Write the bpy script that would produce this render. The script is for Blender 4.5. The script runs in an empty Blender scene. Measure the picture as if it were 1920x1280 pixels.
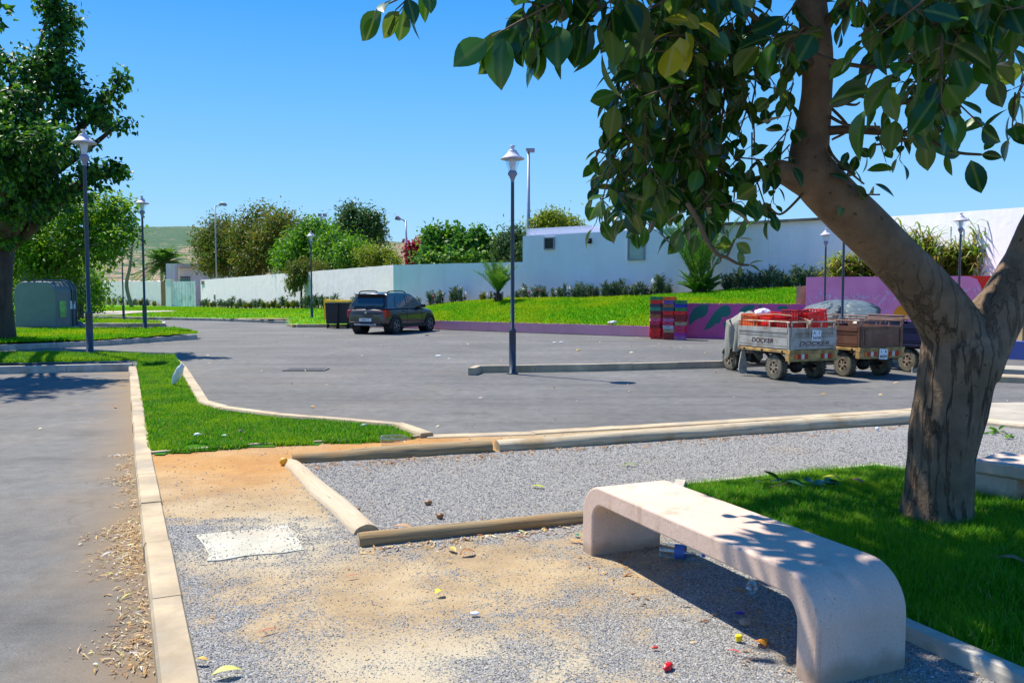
import bpy, bmesh, math, random
import numpy as np
from mathutils import Vector, Matrix, noise as mnoise
R = math.radians
scene = bpy.context.scene
COL = scene.collection

# ------------------------------------------------------------------ camera
F = 1600.0; CAMH = 1.6; TH = math.atan(95/F)
CW, SW = math.cos(TH), math.sin(TH)
cam_d = bpy.data.cameras.new("camera"); cam = bpy.data.objects.new("camera", cam_d); COL.objects.link(cam)
cam_d.lens = 36*F/1920; cam_d.sensor_width = 36; cam_d.clip_start = .05; cam_d.clip_end = 6000
cam.location = (0, 0, CAMH); cam.rotation_euler = (math.pi/2-TH, 0, 0)
scene.camera = cam
# ------------------------------------------------------------------ sky + sun
SUN = Vector((-1.95, 1.6, 4.15)).normalized()
w = bpy.data.worlds.new("World"); scene.world = w; w.use_nodes = True
nt = w.node_tree; nt.nodes.clear()
sky = nt.nodes.new('ShaderNodeTexSky'); sky.sky_type = 'NISHITA'; sky.sun_disc = False
sky.sun_elevation = math.asin(SUN.z); sky.sun_rotation = math.atan2(SUN.x, SUN.y)
sky.air_density = 1.15; sky.dust_density = 0.1; sky.ozone_density = 3.0
hs = nt.nodes.new('ShaderNodeHueSaturation'); hs.inputs['Saturation'].default_value = 1.72; hs.inputs['Hue'].default_value = .508
hs.inputs['Value'].default_value = 1.0
bg = nt.nodes.new('ShaderNodeBackground'); bg.inputs['Strength'].default_value = 0.088
ow = nt.nodes.new('ShaderNodeOutputWorld')
gm = nt.nodes.new('ShaderNodeGamma'); gm.inputs['Gamma'].default_value = .78
mu = nt.nodes.new('ShaderNodeMix'); mu.data_type = 'RGBA'; mu.blend_type = 'MULTIPLY'; mu.inputs[0].default_value = 1; mu.inputs[7].default_value = (1.42, 1.54, 1.95, 1)
nt.links.new(sky.outputs[0], gm.inputs['Color']); nt.links.new(gm.outputs[0], hs.inputs['Color']); nt.links.new(hs.outputs[0], mu.inputs[6]); 
wt = nt.nodes.new('ShaderNodeTexCoord'); wsx = nt.nodes.new('ShaderNodeSeparateXYZ'); nt.links.new(wt.outputs['Generated'], wsx.inputs[0])
wr = nt.nodes.new('ShaderNodeValToRGB'); we = wr.color_ramp.elements
for i_, (p_, c_) in enumerate(((0, (.44, .79, 1)), (.075, (.37, .74, 1)), (.13, (.295, .69, 1)), (.22, (.175, .57, 1)), (.31, (.088, .44, .96)), (.45, (.045, .32, .85)), (1, (.02, .17, .62)))):
    el_ = we[0] if i_ == 0 else (we[1] if i_ == 1 else we.new(p_)); el_.position = p_; el_.color = (*c_, 1)
nt.links.new(wsx.outputs[2], wr.inputs[0])
wm = nt.nodes.new('ShaderNodeVectorMath'); wm.operation = 'MULTIPLY'; wm.inputs[1].default_value = (6.7, 6.7, 7.6); nt.links.new(wr.outputs[0], wm.inputs[0])
wx = nt.nodes.new('ShaderNodeMix'); wx.data_type = 'RGBA'; wx.inputs[0].default_value = .86; nt.links.new(mu.outputs[2], wx.inputs[6]); nt.links.new(wm.outputs[0], wx.inputs[7]); nt.links.new(wx.outputs[2], bg.inputs['Color']); nt.links.new(bg.outputs[0], ow.inputs['Surface'])
sl = bpy.data.lights.new("sun", 'SUN'); sl.energy = 5.0; sl.angle = R(.53); sl.color = (1, .94, .82)
so = bpy.data.objects.new("sun", sl); COL.objects.link(so); so.location = (0, 0, 30)
so.rotation_euler = (-SUN).to_track_quat('-Z', 'Y').to_euler()
scene.view_settings.view_transform = 'Standard'; scene.view_settings.look = 'None'
scene.view_settings.exposure = 0.66; scene.view_settings.gamma = 1
scene.render.engine = 'CYCLES'
scene.cycles.max_bounces = 8; scene.cycles.transparent_max_bounces = 12

# ------------------------------------------------------------------ helpers
def ray(px, py):
    v = 640-py
    return Vector((px-960, F*CW+v*SW, -F*SW+v*CW))
def G(px, py, z=0.0):
    d = ray(px, py); t = (z-CAMH)/d.z
    return Vector((d.x*t, d.y*t, z))
def AT(px, py, Y):
    d = ray(px, py); t = Y/d.y
    return Vector((d.x*t, Y, CAMH+d.z*t))
def ONW(px, py, P0, P1):
    d = ray(px, py); ax, ay = P1[0]-P0[0], P1[1]-P0[1]
    t = (P0[0]*ay-P0[1]*ax)/(d.x*ay-d.y*ax)
    return Vector((d.x*t, d.y*t, CAMH+d.z*t))
def G2(px, py, z=0.0):
    p = G(px, py, z); return (p.x, p.y)
def tag(o, label=None, cat=None, group=None, kind=None):
    if label: o['label'] = label
    if cat: o['category'] = cat
    if group: o['group'] = group
    if kind: o['kind'] = kind
    return o
def empty(name, loc=(0, 0, 0), rz=0, sc=1, **k):
    o = bpy.data.objects.new(name, None); COL.objects.link(o); o.location = loc; o.rotation_euler = (0, 0, rz); o.scale = (sc,)*3
    o.empty_display_size = .1
    tag(o, **k); return o
def copy_tree(o, parent=None):
    c = o.copy(); COL.objects.link(c)
    if parent is not None: c.parent = parent
    for ch in list(o.children): copy_tree(ch, c)
    return c
def link_mesh(name, me, mats, parent=None, smooth=False, loc=None, **k):
    for m in (mats if isinstance(mats, (list, tuple)) else [mats]): me.materials.append(m)
    me.polygons.foreach_set('use_smooth', np.full(len(me.polygons), bool(smooth)))
    o = bpy.data.objects.new(name, me); COL.objects.link(o)
    if parent is not None: o.parent = parent
    if loc is not None: o.location = loc
    tag(o, **k); return o
def frames(pts):
    T = []
    for i in range(len(pts)):
        a = pts[max(i-1, 0)]; b = pts[min(i+1, len(pts)-1)]; T.append((b-a).normalized())
    n = T[0].orthogonal().normalized()
    if abs(T[0].z) > .9: n = (Vector((1, 0, 0))-T[0]*T[0].x).normalized()
    out = []
    for t in T:
        n = (n-t*n.dot(t)); n = n.normalized() if n.length > 1e-6 else t.orthogonal().normalized()
        out.append((t, n, t.cross(n)))
    return out
def smooth_path(pts, k=4):
    P = [Vector(p[:3]) for p in pts]; rr = [p[3] if len(p) > 3 else 0 for p in pts]; o, ro = [], []
    for i in range(len(P)-1):
        p0, p1, p2, p3 = P[max(i-1, 0)], P[i], P[i+1], P[min(i+2, len(P)-1)]
        for j in range(k):
            t = j/k
            o.append(.5*((2*p1)+(p2-p0)*t+(2*p0-5*p1+4*p2-p3)*t*t+(3*p1-p0-3*p2+p3)*t**3)); ro.append(rr[i]*(1-t)+rr[i+1]*t)
    o.append(P[-1]); ro.append(rr[-1]); return o, ro
class MB:
    def __init__(s): s.v = []; s.f = []; s.m = []; s.mi = 0
    def add(s, vs, fs, mi=None):
        b = len(s.v); s.v += [tuple(v) for v in vs]; s.f += [tuple(i+b for i in f) for f in fs]; s.m += [s.mi if mi is None else mi]*len(fs)
        return s
    def box(s, c, d, rot=None, mi=None, taper=1.0):
        hx, hy, hz = d[0]/2, d[1]/2, d[2]/2
        vs = [Vector((x*hx*(taper if z > 0 else 1), y*hy*(taper if z > 0 else 1), z*hz)) for z in (-1, 1) for y in (-1, 1) for x in (-1, 1)]
        if rot is not None:
            m = rot if isinstance(rot, Matrix) else Matrix.Rotation(rot, 3, 'Z'); vs = [m@v for v in vs]
        c = Vector(c); vs = [v+c for v in vs]
        return s.add(vs, [(0, 2, 3, 1), (4, 5, 7, 6), (0, 1, 5, 4), (2, 6, 7, 3), (0, 4, 6, 2), (1, 3, 7, 5)], mi)
    def bar(s, a, b, w_, h_, mi=None):
        a, b = Vector(a), Vector(b); t = (b-a); L = t.length; t.normalize()
        up = Vector((0, 0, 1)) if abs(t.z) < .95 else Vector((0, 1, 0))
        n = t.cross(up).normalized(); u = n.cross(t)
        vs = [p+n*(i*w_/2)+u*(j*h_/2) for p in (a, b) for j in (-1, 1) for i in (-1, 1)]
        return s.add(vs, [(0, 1, 3, 2), (4, 6, 7, 5), (0, 4, 5, 1), (2, 3, 7, 6), (0, 2, 6, 4), (1, 5, 7, 3)], mi)
    def tube(s, pts, r, n=8, mi=None, caps=True, nf=None):
        pts = [Vector(p) for p in pts]; rr = r if isinstance(r, (list, tuple)) else [r]*len(pts)
        fr = frames(pts); vs = []; fs = []
        for i, (p, (t, a, b)) in enumerate(zip(pts, fr)):
            for k in range(n):
                an = 2*math.pi*k/n; q = rr[i]
                d = a*math.cos(an)+b*math.sin(an)
                if nf: q = nf(p, d, q)
                vs.append(p+d*q)
        for i in range(len(pts)-1):
            for k in range(n):
                k2 = (k+1) % n; fs.append((i*n+k, i*n+k2, (i+1)*n+k2, (i+1)*n+k))
        if caps: fs.append(tuple(range(n-1, -1, -1))); fs.append(tuple((len(pts)-1)*n+k for k in range(n)))
        return s.add(vs, fs, mi)
    def lathe(s, prof, n=20, c=(0, 0, 0), axis='Z', mi=None):
        vs = []; fs = []; c = Vector(c)
        for r_, z in prof:
            for k in range(n):
                an = 2*math.pi*k/n; x, y = max(r_, 1e-4)*math.cos(an), max(r_, 1e-4)*math.sin(an)
                p = Vector((x, y, z)) if axis == 'Z' else (Vector((z, x, y)) if axis == 'X' else Vector((y, z, x)))
                vs.append(p+c)
        for i in range(len(prof)-1):
            for k in range(n):
                k2 = (k+1) % n; fs.append((i*n+k, i*n+k2, (i+1)*n+k2, (i+1)*n+k))
        return s.add(vs, fs, mi)
    def prism(s, outline, a, b, fn, mi=None):
        """outline: list of 2-tuples; fn(u,v,w) -> point; extruded from w=a to w=b"""
        n = len(outline); vs = [fn(u, v, a) for u, v in outline]+[fn(u, v, b) for u, v in outline]
        fs = [tuple(range(n)), tuple(range(2*n-1, n-1, -1))]+[(i, i+n, (i+1) % n+n, (i+1) % n) for i in range(n)]
        return s.add(vs, fs, mi)
    def sheet(s, pts, mi=None): return s.add(pts, [tuple(range(len(pts)))], mi)
    def build(s, name, mats, parent=None, smooth=False, bevel=0, loc=None, fixn=True, **k):
        me = bpy.data.meshes.new(name); me.from_pydata(s.v, [], s.f)
        me.polygons.foreach_set('material_index', s.m); me.update()
        if fixn:
            bm = bmesh.new(); bm.from_mesh(me); bmesh.ops.recalc_face_normals(bm, faces=bm.faces); bm.to_mesh(me); bm.free()
        o = link_mesh(name, me, mats, parent, smooth, loc, **k)
        if smooth == 'auto':
            pass
        if bevel:
            md = o.modifiers.new('bevel', 'BEVEL'); md.width = bevel; md.segments = 2; md.limit_method = 'ANGLE'; md.angle_limit = R(35)
        return o
def np_mesh(name, V, Fa, mat, parent=None, smooth=False, attrs=None, **k):
    V = np.asarray(V, dtype=np.float32).reshape(-1, 3); Fa = np.asarray(Fa, dtype=np.int32); kf = Fa.shape[1]; nF = Fa.shape[0]
    me = bpy.data.meshes.new(name); me.vertices.add(len(V)); me.vertices.foreach_set('co', V.ravel())
    me.loops.add(nF*kf); me.loops.foreach_set('vertex_index', Fa.ravel())
    me.polygons.add(nF); me.polygons.foreach_set('loop_start', np.arange(0, nF*kf, kf, dtype=np.int32))
    try: me.polygons.foreach_set('loop_total', np.full(nF, kf, dtype=np.int32))
    except Exception: pass
    me.update(calc_edges=True)
    for an, av in (attrs or {}).items():
        a = me.attributes.new(an, 'FLOAT', 'POINT'); a.data.foreach_set('value', np.asarray(av, dtype=np.float32))
    me.validate()
    return link_mesh(name, me, mat, parent, smooth, **k)
def stamp(tv, tf, pos, X, Y, Z, sc):
    """copies of a template: tv (n,3), tf (m,k), frames X,Y,Z (N,3), sc (N,) or (N,3)"""
    N = len(pos); sc = np.asarray(sc); sc = sc[:, None]*np.ones((1, 3)) if sc.ndim == 1 else sc
    V = pos[:, None, :]+tv[None, :, 0:1]*(X*sc[:, 0:1])[:, None, :]+tv[None, :, 1:2]*(Y*sc[:, 1:2])[:, None, :]+tv[None, :, 2:3]*(Z*sc[:, 2:3])[:, None, :]
    Fo = tf[None, :, :]+(np.arange(N)*len(tv))[:, None, None]
    return V.reshape(-1, 3), Fo.reshape(-1, tf.shape[1])
def nrm(a): return a/np.maximum(np.linalg.norm(a, axis=-1, keepdims=True), 1e-9)
def inpoly(x, y, poly):
    x = np.asarray(x); y = np.asarray(y); r = np.zeros(x.shape, bool); n = len(poly)
    for i in range(n):
        x1, y1 = poly[i][:2]; x2, y2 = poly[(i+1) % n][:2]
        c = ((y1 > y) != (y2 > y)) & (x < (x2-x1)*(y-y1)/((y2-y1) or 1e-9)+x1); r ^= c
    return r
def vnoise(x, y, s, seed=0, oct=3):
    x = np.asarray(x, float)/s; y = np.asarray(y, float)/s; out = 0; amp = .5; tot = 0
    for o in range(oct):
        xi = np.floor(x).astype(np.int64); yi = np.floor(y).astype(np.int64); fx = x-xi; fy = y-yi
        fx = fx*fx*(3-2*fx); fy = fy*fy*(3-2*fy)
        def h(a, b):
            n = (a*374761393+b*668265263+(seed+o)*974634777) & 0xffffffff
            n = ((n ^ (n >> 13))*1274126177) & 0xffffffff
            return ((n ^ (n >> 16)) & 0xffff)/65535.0
        v = (h(xi, yi)*(1-fx)+h(xi+1, yi)*fx)*(1-fy)+(h(xi, yi+1)*(1-fx)+h(xi+1, yi+1)*fx)*fy
        out = out+v*amp; tot += amp; amp *= .5; x = x*2.03; y = y*2.03
    return out/tot

# ------------------------------------------------------------------ materials
def newmat(name):
    m = bpy.data.materials.new(name); m.use_nodes = True; t = m.node_tree
    return m, t, t.nodes['Principled BSDF'], t.nodes['Material Output']
def N(t, kind, **k):
    n = t.nodes.new(kind)
    for a, b in k.items():
        if a.startswith('i_'):
            key = a[2:].replace('_', ' '); n.inputs[key].default_value = b
        else: setattr(n, a, b)
    return n
def ramp(t, stops, fac=None):
    n = t.nodes.new('ShaderNodeValToRGB'); e = n.color_ramp.elements
    while len(e) > 1: e.remove(e[-1])
    for i, (p, c) in enumerate(stops):
        el = e[0] if i == 0 else e.new(p)
        el.position = p; el.color = (c[0], c[1], c[2], 1) if len(c) == 3 else c
    if fac is not None: t.links.new(fac, n.inputs[0])
    return n
def coords(t, scale=(1, 1, 1), kind='Object'):
    tc = t.nodes.new('ShaderNodeTexCoord'); mp = t.nodes.new('ShaderNodeMapping'); mp.inputs['Scale'].default_value = scale
    t.links.new(tc.outputs[kind], mp.inputs[0]); return mp.outputs[0]
def mixc(t, fac, a, b, mode='MIX'):
    n = t.nodes.new('ShaderNodeMix'); n.data_type = 'RGBA'; n.blend_type = mode
    for sock, val in ((n.inputs[0], fac), (n.inputs[6], a), (n.inputs[7], b)):
        if hasattr(val, 'is_linked'): t.links.new(val, sock)
        elif isinstance(val, (int, float)): sock.default_value = val
        else: sock.default_value = (*val[:3], 1)
    return n.outputs[2]
def bump(t, p, h, strength=.3, dist=.01, prev=None):
    b = N(t, 'ShaderNodeBump', i_Strength=strength, i_Distance=dist); t.links.new(h, b.inputs['Height'])
    if prev is not None: t.links.new(prev, b.inputs['Normal'])
    t.links.new(b.outputs[0], p.inputs['Normal']); return b.outputs[0]
def noise(t, vec, scale, detail=4, rough=.55):
    n = N(t, 'ShaderNodeTexNoise', i_Scale=scale, i_Detail=detail, i_Roughness=rough); t.links.new(vec, n.inputs['Vector']); return n.outputs[0]
def plain(name, col, rough=.6, metal=0, var=.12, scale=6, bmp=.0, spec=None, stretch=(1, 1, 1), dirt=None, coat=0):
    m, t, p, o = newmat(name); v = coords(t, stretch)
    n1 = noise(t, v, scale)
    c = [max(0, x*(1-var*1.6)) for x in col]; d = [min(1, x*(1+var*1.6)) for x in col]
    rc = ramp(t, [(.3, c), (.7, d)], n1).outputs[0]
    if dirt:
        n2 = noise(t, v, scale*.6, 6, .7); rr = ramp(t, [(.5, (0, 0, 0)), (.68, (1, 1, 1))], n2)
        rc = mixc(t, rr.outputs[0], rc, dirt)
    t.links.new(rc, p.inputs['Base Color']); p.inputs['Roughness'].default_value = rough; p.inputs['Metallic'].default_value = metal
    if coat: p.inputs['Coat Weight'].default_value = coat; p.inputs['Coat Roughness'].default_value = .05
    if spec is not None: p.inputs['Specular IOR Level'].default_value = spec
    if bmp: bump(t, p, noise(t, v, scale*6, 5), bmp, .01)
    return m
def leafmat(name, stops, trans=.35, rough=.5, spec=.4, patch=None, rib=None, tcol=None):
    m, t, p, o = newmat(name); g = N(t, 'ShaderNodeNewGeometry')
    rc = ramp(t, stops, g.outputs['Random Per Island']).outputs[0]
    if patch:
        v = coords(t); nn = ramp(t, [(.45, (0, 0, 0)), (.6, (1, 1, 1))], noise(t, v, patch[1], 3)).outputs[0]
        rc = mixc(t, nn, rc, patch[0])
    if rib:
        a = N(t, 'ShaderNodeAttribute', attribute_name='rib'); rr = ramp(t, [(.0, (1, 1, 1)), (.1, (0, 0, 0))], a.outputs['Fac']).outputs[0]
        rc = mixc(t, rr, rc, rib)
    t.links.new(rc, p.inputs['Base Color']); p.inputs['Roughness'].default_value = rough; p.inputs['Specular IOR Level'].default_value = spec
    tr = N(t, 'ShaderNodeBsdfTranslucent'); hsn = N(t, 'ShaderNodeHueSaturation', i_Value=1.5, i_Hue=.48); t.links.new(rc, hsn.inputs['Color']); t.links.new(hsn.outputs[0], tr.inputs['Color'])
    mx = N(t, 'ShaderNodeMixShader'); mx.inputs[0].default_value = trans
    t.links.new(p.outputs[0], mx.inputs[1]); t.links.new(tr.outputs[0], mx.inputs[2]); t.links.new(mx.outputs[0], o.inputs['Surface'])
    return m
def glassmat(name, tint=(.9, .95, 1), k=.12, dark=None):
    m, t, p, o = newmat(name); t.nodes.remove(p)
    tr = N(t, 'ShaderNodeBsdfTransparent', i_Color=(*tint, 1)); gl = N(t, 'ShaderNodeBsdfGlossy', i_Roughness=.03)
    mx = N(t, 'ShaderNodeMixShader'); mx.inputs[0].default_value = k
    t.links.new(tr.outputs[0], mx.inputs[1]); t.links.new(gl.outputs[0], mx.inputs[2]); t.links.new(mx.outputs[0], o.inputs['Surface'])
    return m
M = {}
def asphalt():
    m, t, p, o = newmat('asphalt'); v = coords(t)
    big = noise(t, v, .35, 5, .6); c = ramp(t, [(.3, (.102, .098, .091)), (.55, (.138, .134, .125)), (.75, (.182, .176, .162))], big).outputs[0]
    vs = coords(t, (.12, 1.3, 1)); st = ramp(t, [(.48, (0, 0, 0)), (.72, (.6, .6, .6))], noise(t, vs, 1.3, 5, .65)).outputs[0]
    c = mixc(t, st, c, (.062, .06, .058))
    du = ramp(t, [(.56, (0, 0, 0)), (.75, (.12, .12, .12))], noise(t, v, .22, 6, .6)).outputs[0]; c = mixc(t, du, c, (.30, .245, .17))
    fine = noise(t, v, 85, 5, .85); cf = ramp(t, [(.3, (.45, .45, .45)), (.7, (1.45, 1.45, 1.45))], fine).outputs[0]; c = mixc(t, 1.0, c, cf, 'MULTIPLY')
    sp = ramp(t, [(.67, (0, 0, 0)), (.71, (.75, .75, .75))], noise(t, v, 34, 2, .5)).outputs[0]; c = mixc(t, sp, c, (.05, .05, .055))
    md = ramp(t, [(.35, (.80, .80, .80)), (.65, (1.16, 1.16, 1.16))], noise(t, v, 5, 5, .7)).outputs[0]; c = mixc(t, 1, c, md, 'MULTIPLY')
    vc = N(t, 'ShaderNodeTexVoronoi', feature='DISTANCE_TO_EDGE', i_Scale=.23); wv = N(t, 'ShaderNodeVectorMath', operation='ADD'); nz_ = N(t, 'ShaderNodeTexNoise', i_Scale=1.5, i_Detail=5.0); t.links.new(v, nz_.inputs['Vector']); t.links.new(v, wv.inputs[0]); t.links.new(nz_.outputs['Color'], wv.inputs[1]); t.links.new(wv.outputs[0], vc.inputs['Vector'])
    ck = ramp(t, [(0, (.55, .55, .55)), (.004, (0, 0, 0))], vc.outputs['Distance']).outputs[0]; c = mixc(t, ck, c, (.05, .048, .045))
    oil = ramp(t, [(.64, (0, 0, 0)), (.72, (.45, .45, .45))], noise(t, v, .9, 3, .5)).outputs[0]; c = mixc(t, oil, c, (.06, .058, .056))
    oc = ramp(t, [(.70, (0, 0, 0)), (.78, (.55, .55, .55))], noise(t, v, 1.7, 3, .5)).outputs[0]; c = mixc(t, oc, c, (.34, .23, .10))
    a = N(t, 'ShaderNodeAttribute', attribute_name='dirt'); c = mixc(t, a.outputs['Fac'], c, (.20, .14, .08))
    t.links.new(c, p.inputs['Base Color']); p.inputs['Roughness'].default_value = .85
    bump(t, p, fine, .5, .006); return m
M['asphalt'] = asphalt()
def pathmat():
    m, t, p, o = newmat('path_ground'); v = coords(t)
    def at(n): return N(t, 'ShaderNodeAttribute', attribute_name=n).outputs['Fac']
    n1 = noise(t, v, 3, 6, .65)
    soil = ramp(t, [(.25, (.27, .185, .095)), (.5, (.38, .275, .15)), (.75, (.47, .365, .22))], n1).outputs[0]
    soil = mixc(t, at('pale'), soil, (.46, .41, .30)); soil = mixc(t, at('orange'), soil, ramp(t, [(.3, (.36, .165, .04)), (.7, (.48, .26, .075))], n1).outputs[0])
    sg = ramp(t, [(.25, (.62, .62, .62)), (.75, (1.28, 1.28, 1.28))], noise(t, v, 190, 3, .8)).outputs[0]; soil = mixc(t, 1, soil, sg, 'MULTIPLY')
    vo = N(t, 'ShaderNodeTexVoronoi', i_Scale=105.0); t.links.new(v, vo.inputs['Vector'])
    gr = ramp(t, [(0, (.15, .147, .142)), (.4, (.32, .313, .30)), (.8, (.46, .45, .43)), (1, (.66, .64, .60))], vo.outputs['Color']).outputs[0]
    ed = ramp(t, [(0, (1, 1, 1)), (.5, (.75, .75, .75)), (.8, (.3, .3, .3))], vo.outputs['Distance']).outputs[0]; gr = mixc(t, .8, gr, ed, 'MULTIPLY')
    gm = N(t, 'ShaderNodeMath', operation='ADD'); t.links.new(at('gravel'), gm.inputs[0])
    nf = N(t, 'ShaderNodeMath', operation='MULTIPLY_ADD'); t.links.new(noise(t, v, 75, 3, .75), nf.inputs[0]); nf.inputs[1].default_value = 3.4; nf.inputs[2].default_value = -1.7
    t.links.new(nf.outputs[0], gm.inputs[1]); mk = ramp(t, [(.45, (0, 0, 0)), (.55, (1, 1, 1))], gm.outputs[0]).outputs[0]
    c = mixc(t, mk, soil, gr)
    t.links.new(c, p.inputs['Base Color']); p.inputs['Roughness'].default_value = .95
    b1 = bump(t, p, noise(t, v, 60, 4), .4, .008)
    h = N(t, 'ShaderNodeMath', operation='MULTIPLY'); t.links.new(mk, h.inputs[0]); inv = N(t, 'ShaderNodeMath', operation='SUBTRACT'); inv.inputs[0].default_value = 1; t.links.new(vo.outputs['Distance'], inv.inputs[1]); t.links.new(inv.outputs[0], h.inputs[1])
    bump(t, p, h.outputs[0], .7, .01, b1); return m
M['path'] = pathmat()
def lawnmat(name, a, b, dry):
    m, t, p, o = newmat(name); v = coords(t)
    c = ramp(t, [(.3, a), (.7, b)], noise(t, v, 3, 6, .7)).outputs[0]
    d = ramp(t, [(.55, (0, 0, 0)), (.72, (1, 1, 1))], noise(t, v, .8, 5, .7)).outputs[0]; c = mixc(t, d, c, dry)
    f = ramp(t, [(.3, (.5, .5, .5)), (.7, (1.3, 1.3, 1.3))], noise(t, v, 40, 3, .8)).outputs[0]; c = mixc(t, 1, c, f, 'MULTIPLY')
    t.links.new(c, p.inputs['Base Color']); p.inputs['Roughness'].default_value = .9; p.inputs['Specular IOR Level'].default_value = .1
    bump(t, p, noise(t, v, 50, 4, .8), .6, .03); return m
M['lawn'] = lawnmat('lawn_soil', (.03, .13, .004), (.06, .24, .006), (.16, .18, .03))
M['grass'] = leafmat('grass_blades', [(0, (.02, .17, .002)), (.5, (.045, .25, .003)), (.85, (.11, .34, .005)), (.93, (.26, .36, .03)), (1, (.42, .36, .14))], .35, .6, .2, patch=((.15, .33, .008), 1.6))
M['farlawn'] = lawnmat('far_lawn', (.06, .24, .002), (.13, .40, .003), (.28, .38, .006))
M['fargrass'] = leafmat('far_grass', [(0, (.045, .22, .002)), (.5, (.065, .31, .003)), (.88, (.15, .40, .004)), (1, (.40, .42, .03))], .35, .7, .1, patch=((.24, .37, .006), .3))
def wallmat(name, col, stain=(.5, .45, .36), zs=(0, .5), streak=.5):
    m, t, p, o = newmat(name); v = coords(t)
    c = ramp(t, [(.3, [x*.93 for x in col]), (.7, col)], noise(t, v, 1.2, 6, .6)).outputs[0]
    sv = coords(t, (1.4, 1.4, .10)); s = ramp(t, [(.5, (0, 0, 0)), (.8, (streak,)*3)], noise(t, sv, 1.2, 5, .7)).outputs[0]
    c = mixc(t, s, c, [x*.78 for x in col])
    a = N(t, 'ShaderNodeAttribute', attribute_name='foot'); nz = noise(t, v, 2.2, 5, .7)
    mm = N(t, 'ShaderNodeMath', operation='MULTIPLY_ADD'); t.links.new(nz, mm.inputs[0]); mm.inputs[1].default_value = 1.1; t.links.new(a.outputs['Fac'], mm.inputs[2])
    f = ramp(t, [(.95, (0, 0, 0)), (1.35, (.85, .85, .85))], mm.outputs[0]); f.color_ramp.elements[0].position = .8; f.color_ramp.elements[1].position = 1.0
    c = mixc(t, f.outputs[0], c, stain)
    t.links.new(c, p.inputs['Base Color']); p.inputs['Roughness'].default_value = .9
    b1 = bump(t, p, noise(t, v, 1.3, 4), .35, .08); bump(t, p, noise(t, v, 25, 4), .25, .01, b1); return m
M['white'] = wallmat('white_paint', (.84, .83, .90))
M['whitewash'] = wallmat('whitewash', (.96, .80, .85), (.5, .33, .16))
M['concrete'] = plain('concrete', (.46, .42, .35), .9, 0, .14, 5, .35, dirt=(.36, .30, .22))
M['kerb'] = plain('kerb_concrete', (.44, .345, .22), .9, 0, .18, 3, .5, dirt=(.33, .28, .21))
M['paving'] = plain('pale_paving', (.38, .34, .27), .9, 0, .12, 3, .2)
M['hatch'] = plain('hatch_concrete', (.44, .42, .34), .9, 0, .12, 5, .3, dirt=(.42, .36, .28))
M['soil'] = plain('soil', (.34, .25, .14), .95, 0, .2, 2, .3)
M['poleg'] = plain('dark_grey_paint', (.045, .055, .075), .45, .2, .06, 5)
M['lampw'] = plain('lamp_hat_paint', (.62, .58, .62), .5, .0, .05, 5)
M['lampneck'] = plain('lamp_neck_paint', (.25, .25, .33), .5, .1, .06, 5)
M['diff'] = plain('lamp_diffuser', (.8, .78, .85), .5, 0, .03, 5)
M['glass'] = glassmat('clear_glass', (.88, .95, .98), .12)
M['galv'] = plain('galvanised', (.36, .37, .4), .5, .4, .06, 3)
M['black'] = plain('black', (.012, .012, .014), .7, 0, .1, 8)
M['rubber'] = plain('rubber', (.022, .021, .02), .85, 0, .2, 20, .2)
# ================================================================== SETTING
rng = np.random.default_rng(7); random.seed(7)
def grid_poly(name, poly, step, zf, mat, holes=(), attrs=None, kind='structure', smooth=True, **k):
    xs = [p[0] for p in poly]; ys = [p[1] for p in poly]
    gx = np.arange(min(xs), max(xs)+step, step); gy = np.arange(min(ys), max(ys)+step, step)
    X, Y = np.meshgrid(gx, gy, indexing='ij'); nx, ny = X.shape
    cx = (X[:-1, :-1]+step/2).ravel(); cy = (Y[:-1, :-1]+step/2).ravel()
    ok = inpoly(cx, cy, poly)
    for h in holes: ok &= ~inpoly(cx, cy, h)
    I, J = np.meshgrid(np.arange(nx-1), np.arange(ny-1), indexing='ij'); a = (I*ny+J).ravel()
    Fq = np.stack([a, a+ny, a+ny+1, a+1], 1)[ok]
    used = np.unique(Fq); remap = np.full(nx*ny, -1); remap[used] = np.arange(len(used))
    x = X.ravel()[used]; y = Y.ravel()[used]; z = zf(x, y)
    at = {n: f(x, y) for n, f in (attrs or {}).items()}
    return np_mesh(name, np.stack([x, y, z], 1), remap[Fq], mat, smooth=smooth, attrs=at, kind=kind, **k)
def seg_dist(x, y, a, b):
    ax, ay = a[0], a[1]; dx, dy = b[0]-ax, b[1]-ay; t = np.clip(((x-ax)*dx+(y-ay)*dy)/(dx*dx+dy*dy), 0, 1)
    return np.hypot(x-ax-t*dx, y-ay-t*dy)
# ---- big ground to the horizon
MB().sheet([(-3000, -60, -1.2), (3000, -60, -1.2), (3000, 4000, -1.2), (-3000, 4000, -1.2)]).build('ground', M['soil'], kind='structure')

# key lines (world metres)
KZ = .12
K_top = [G2(x, y, KZ) for x, y in ((249, 686), (269, 848), (338, 1280))]       # long kerb, mid line
kd = Vector((K_top[2][0]-K_top[0][0], K_top[2][1]-K_top[0][1])).normalized()
kend = (K_top[2][0]+kd.x*3.5, K_top[2][1]+kd.y*3.5)
triR = [G2(x, y, KZ) for x, y in ((330, 676), (343, 690), (382, 754), (420, 765), (520, 778), (640, 787), (745, 796), (800, 815))]
ISL = .2
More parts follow.
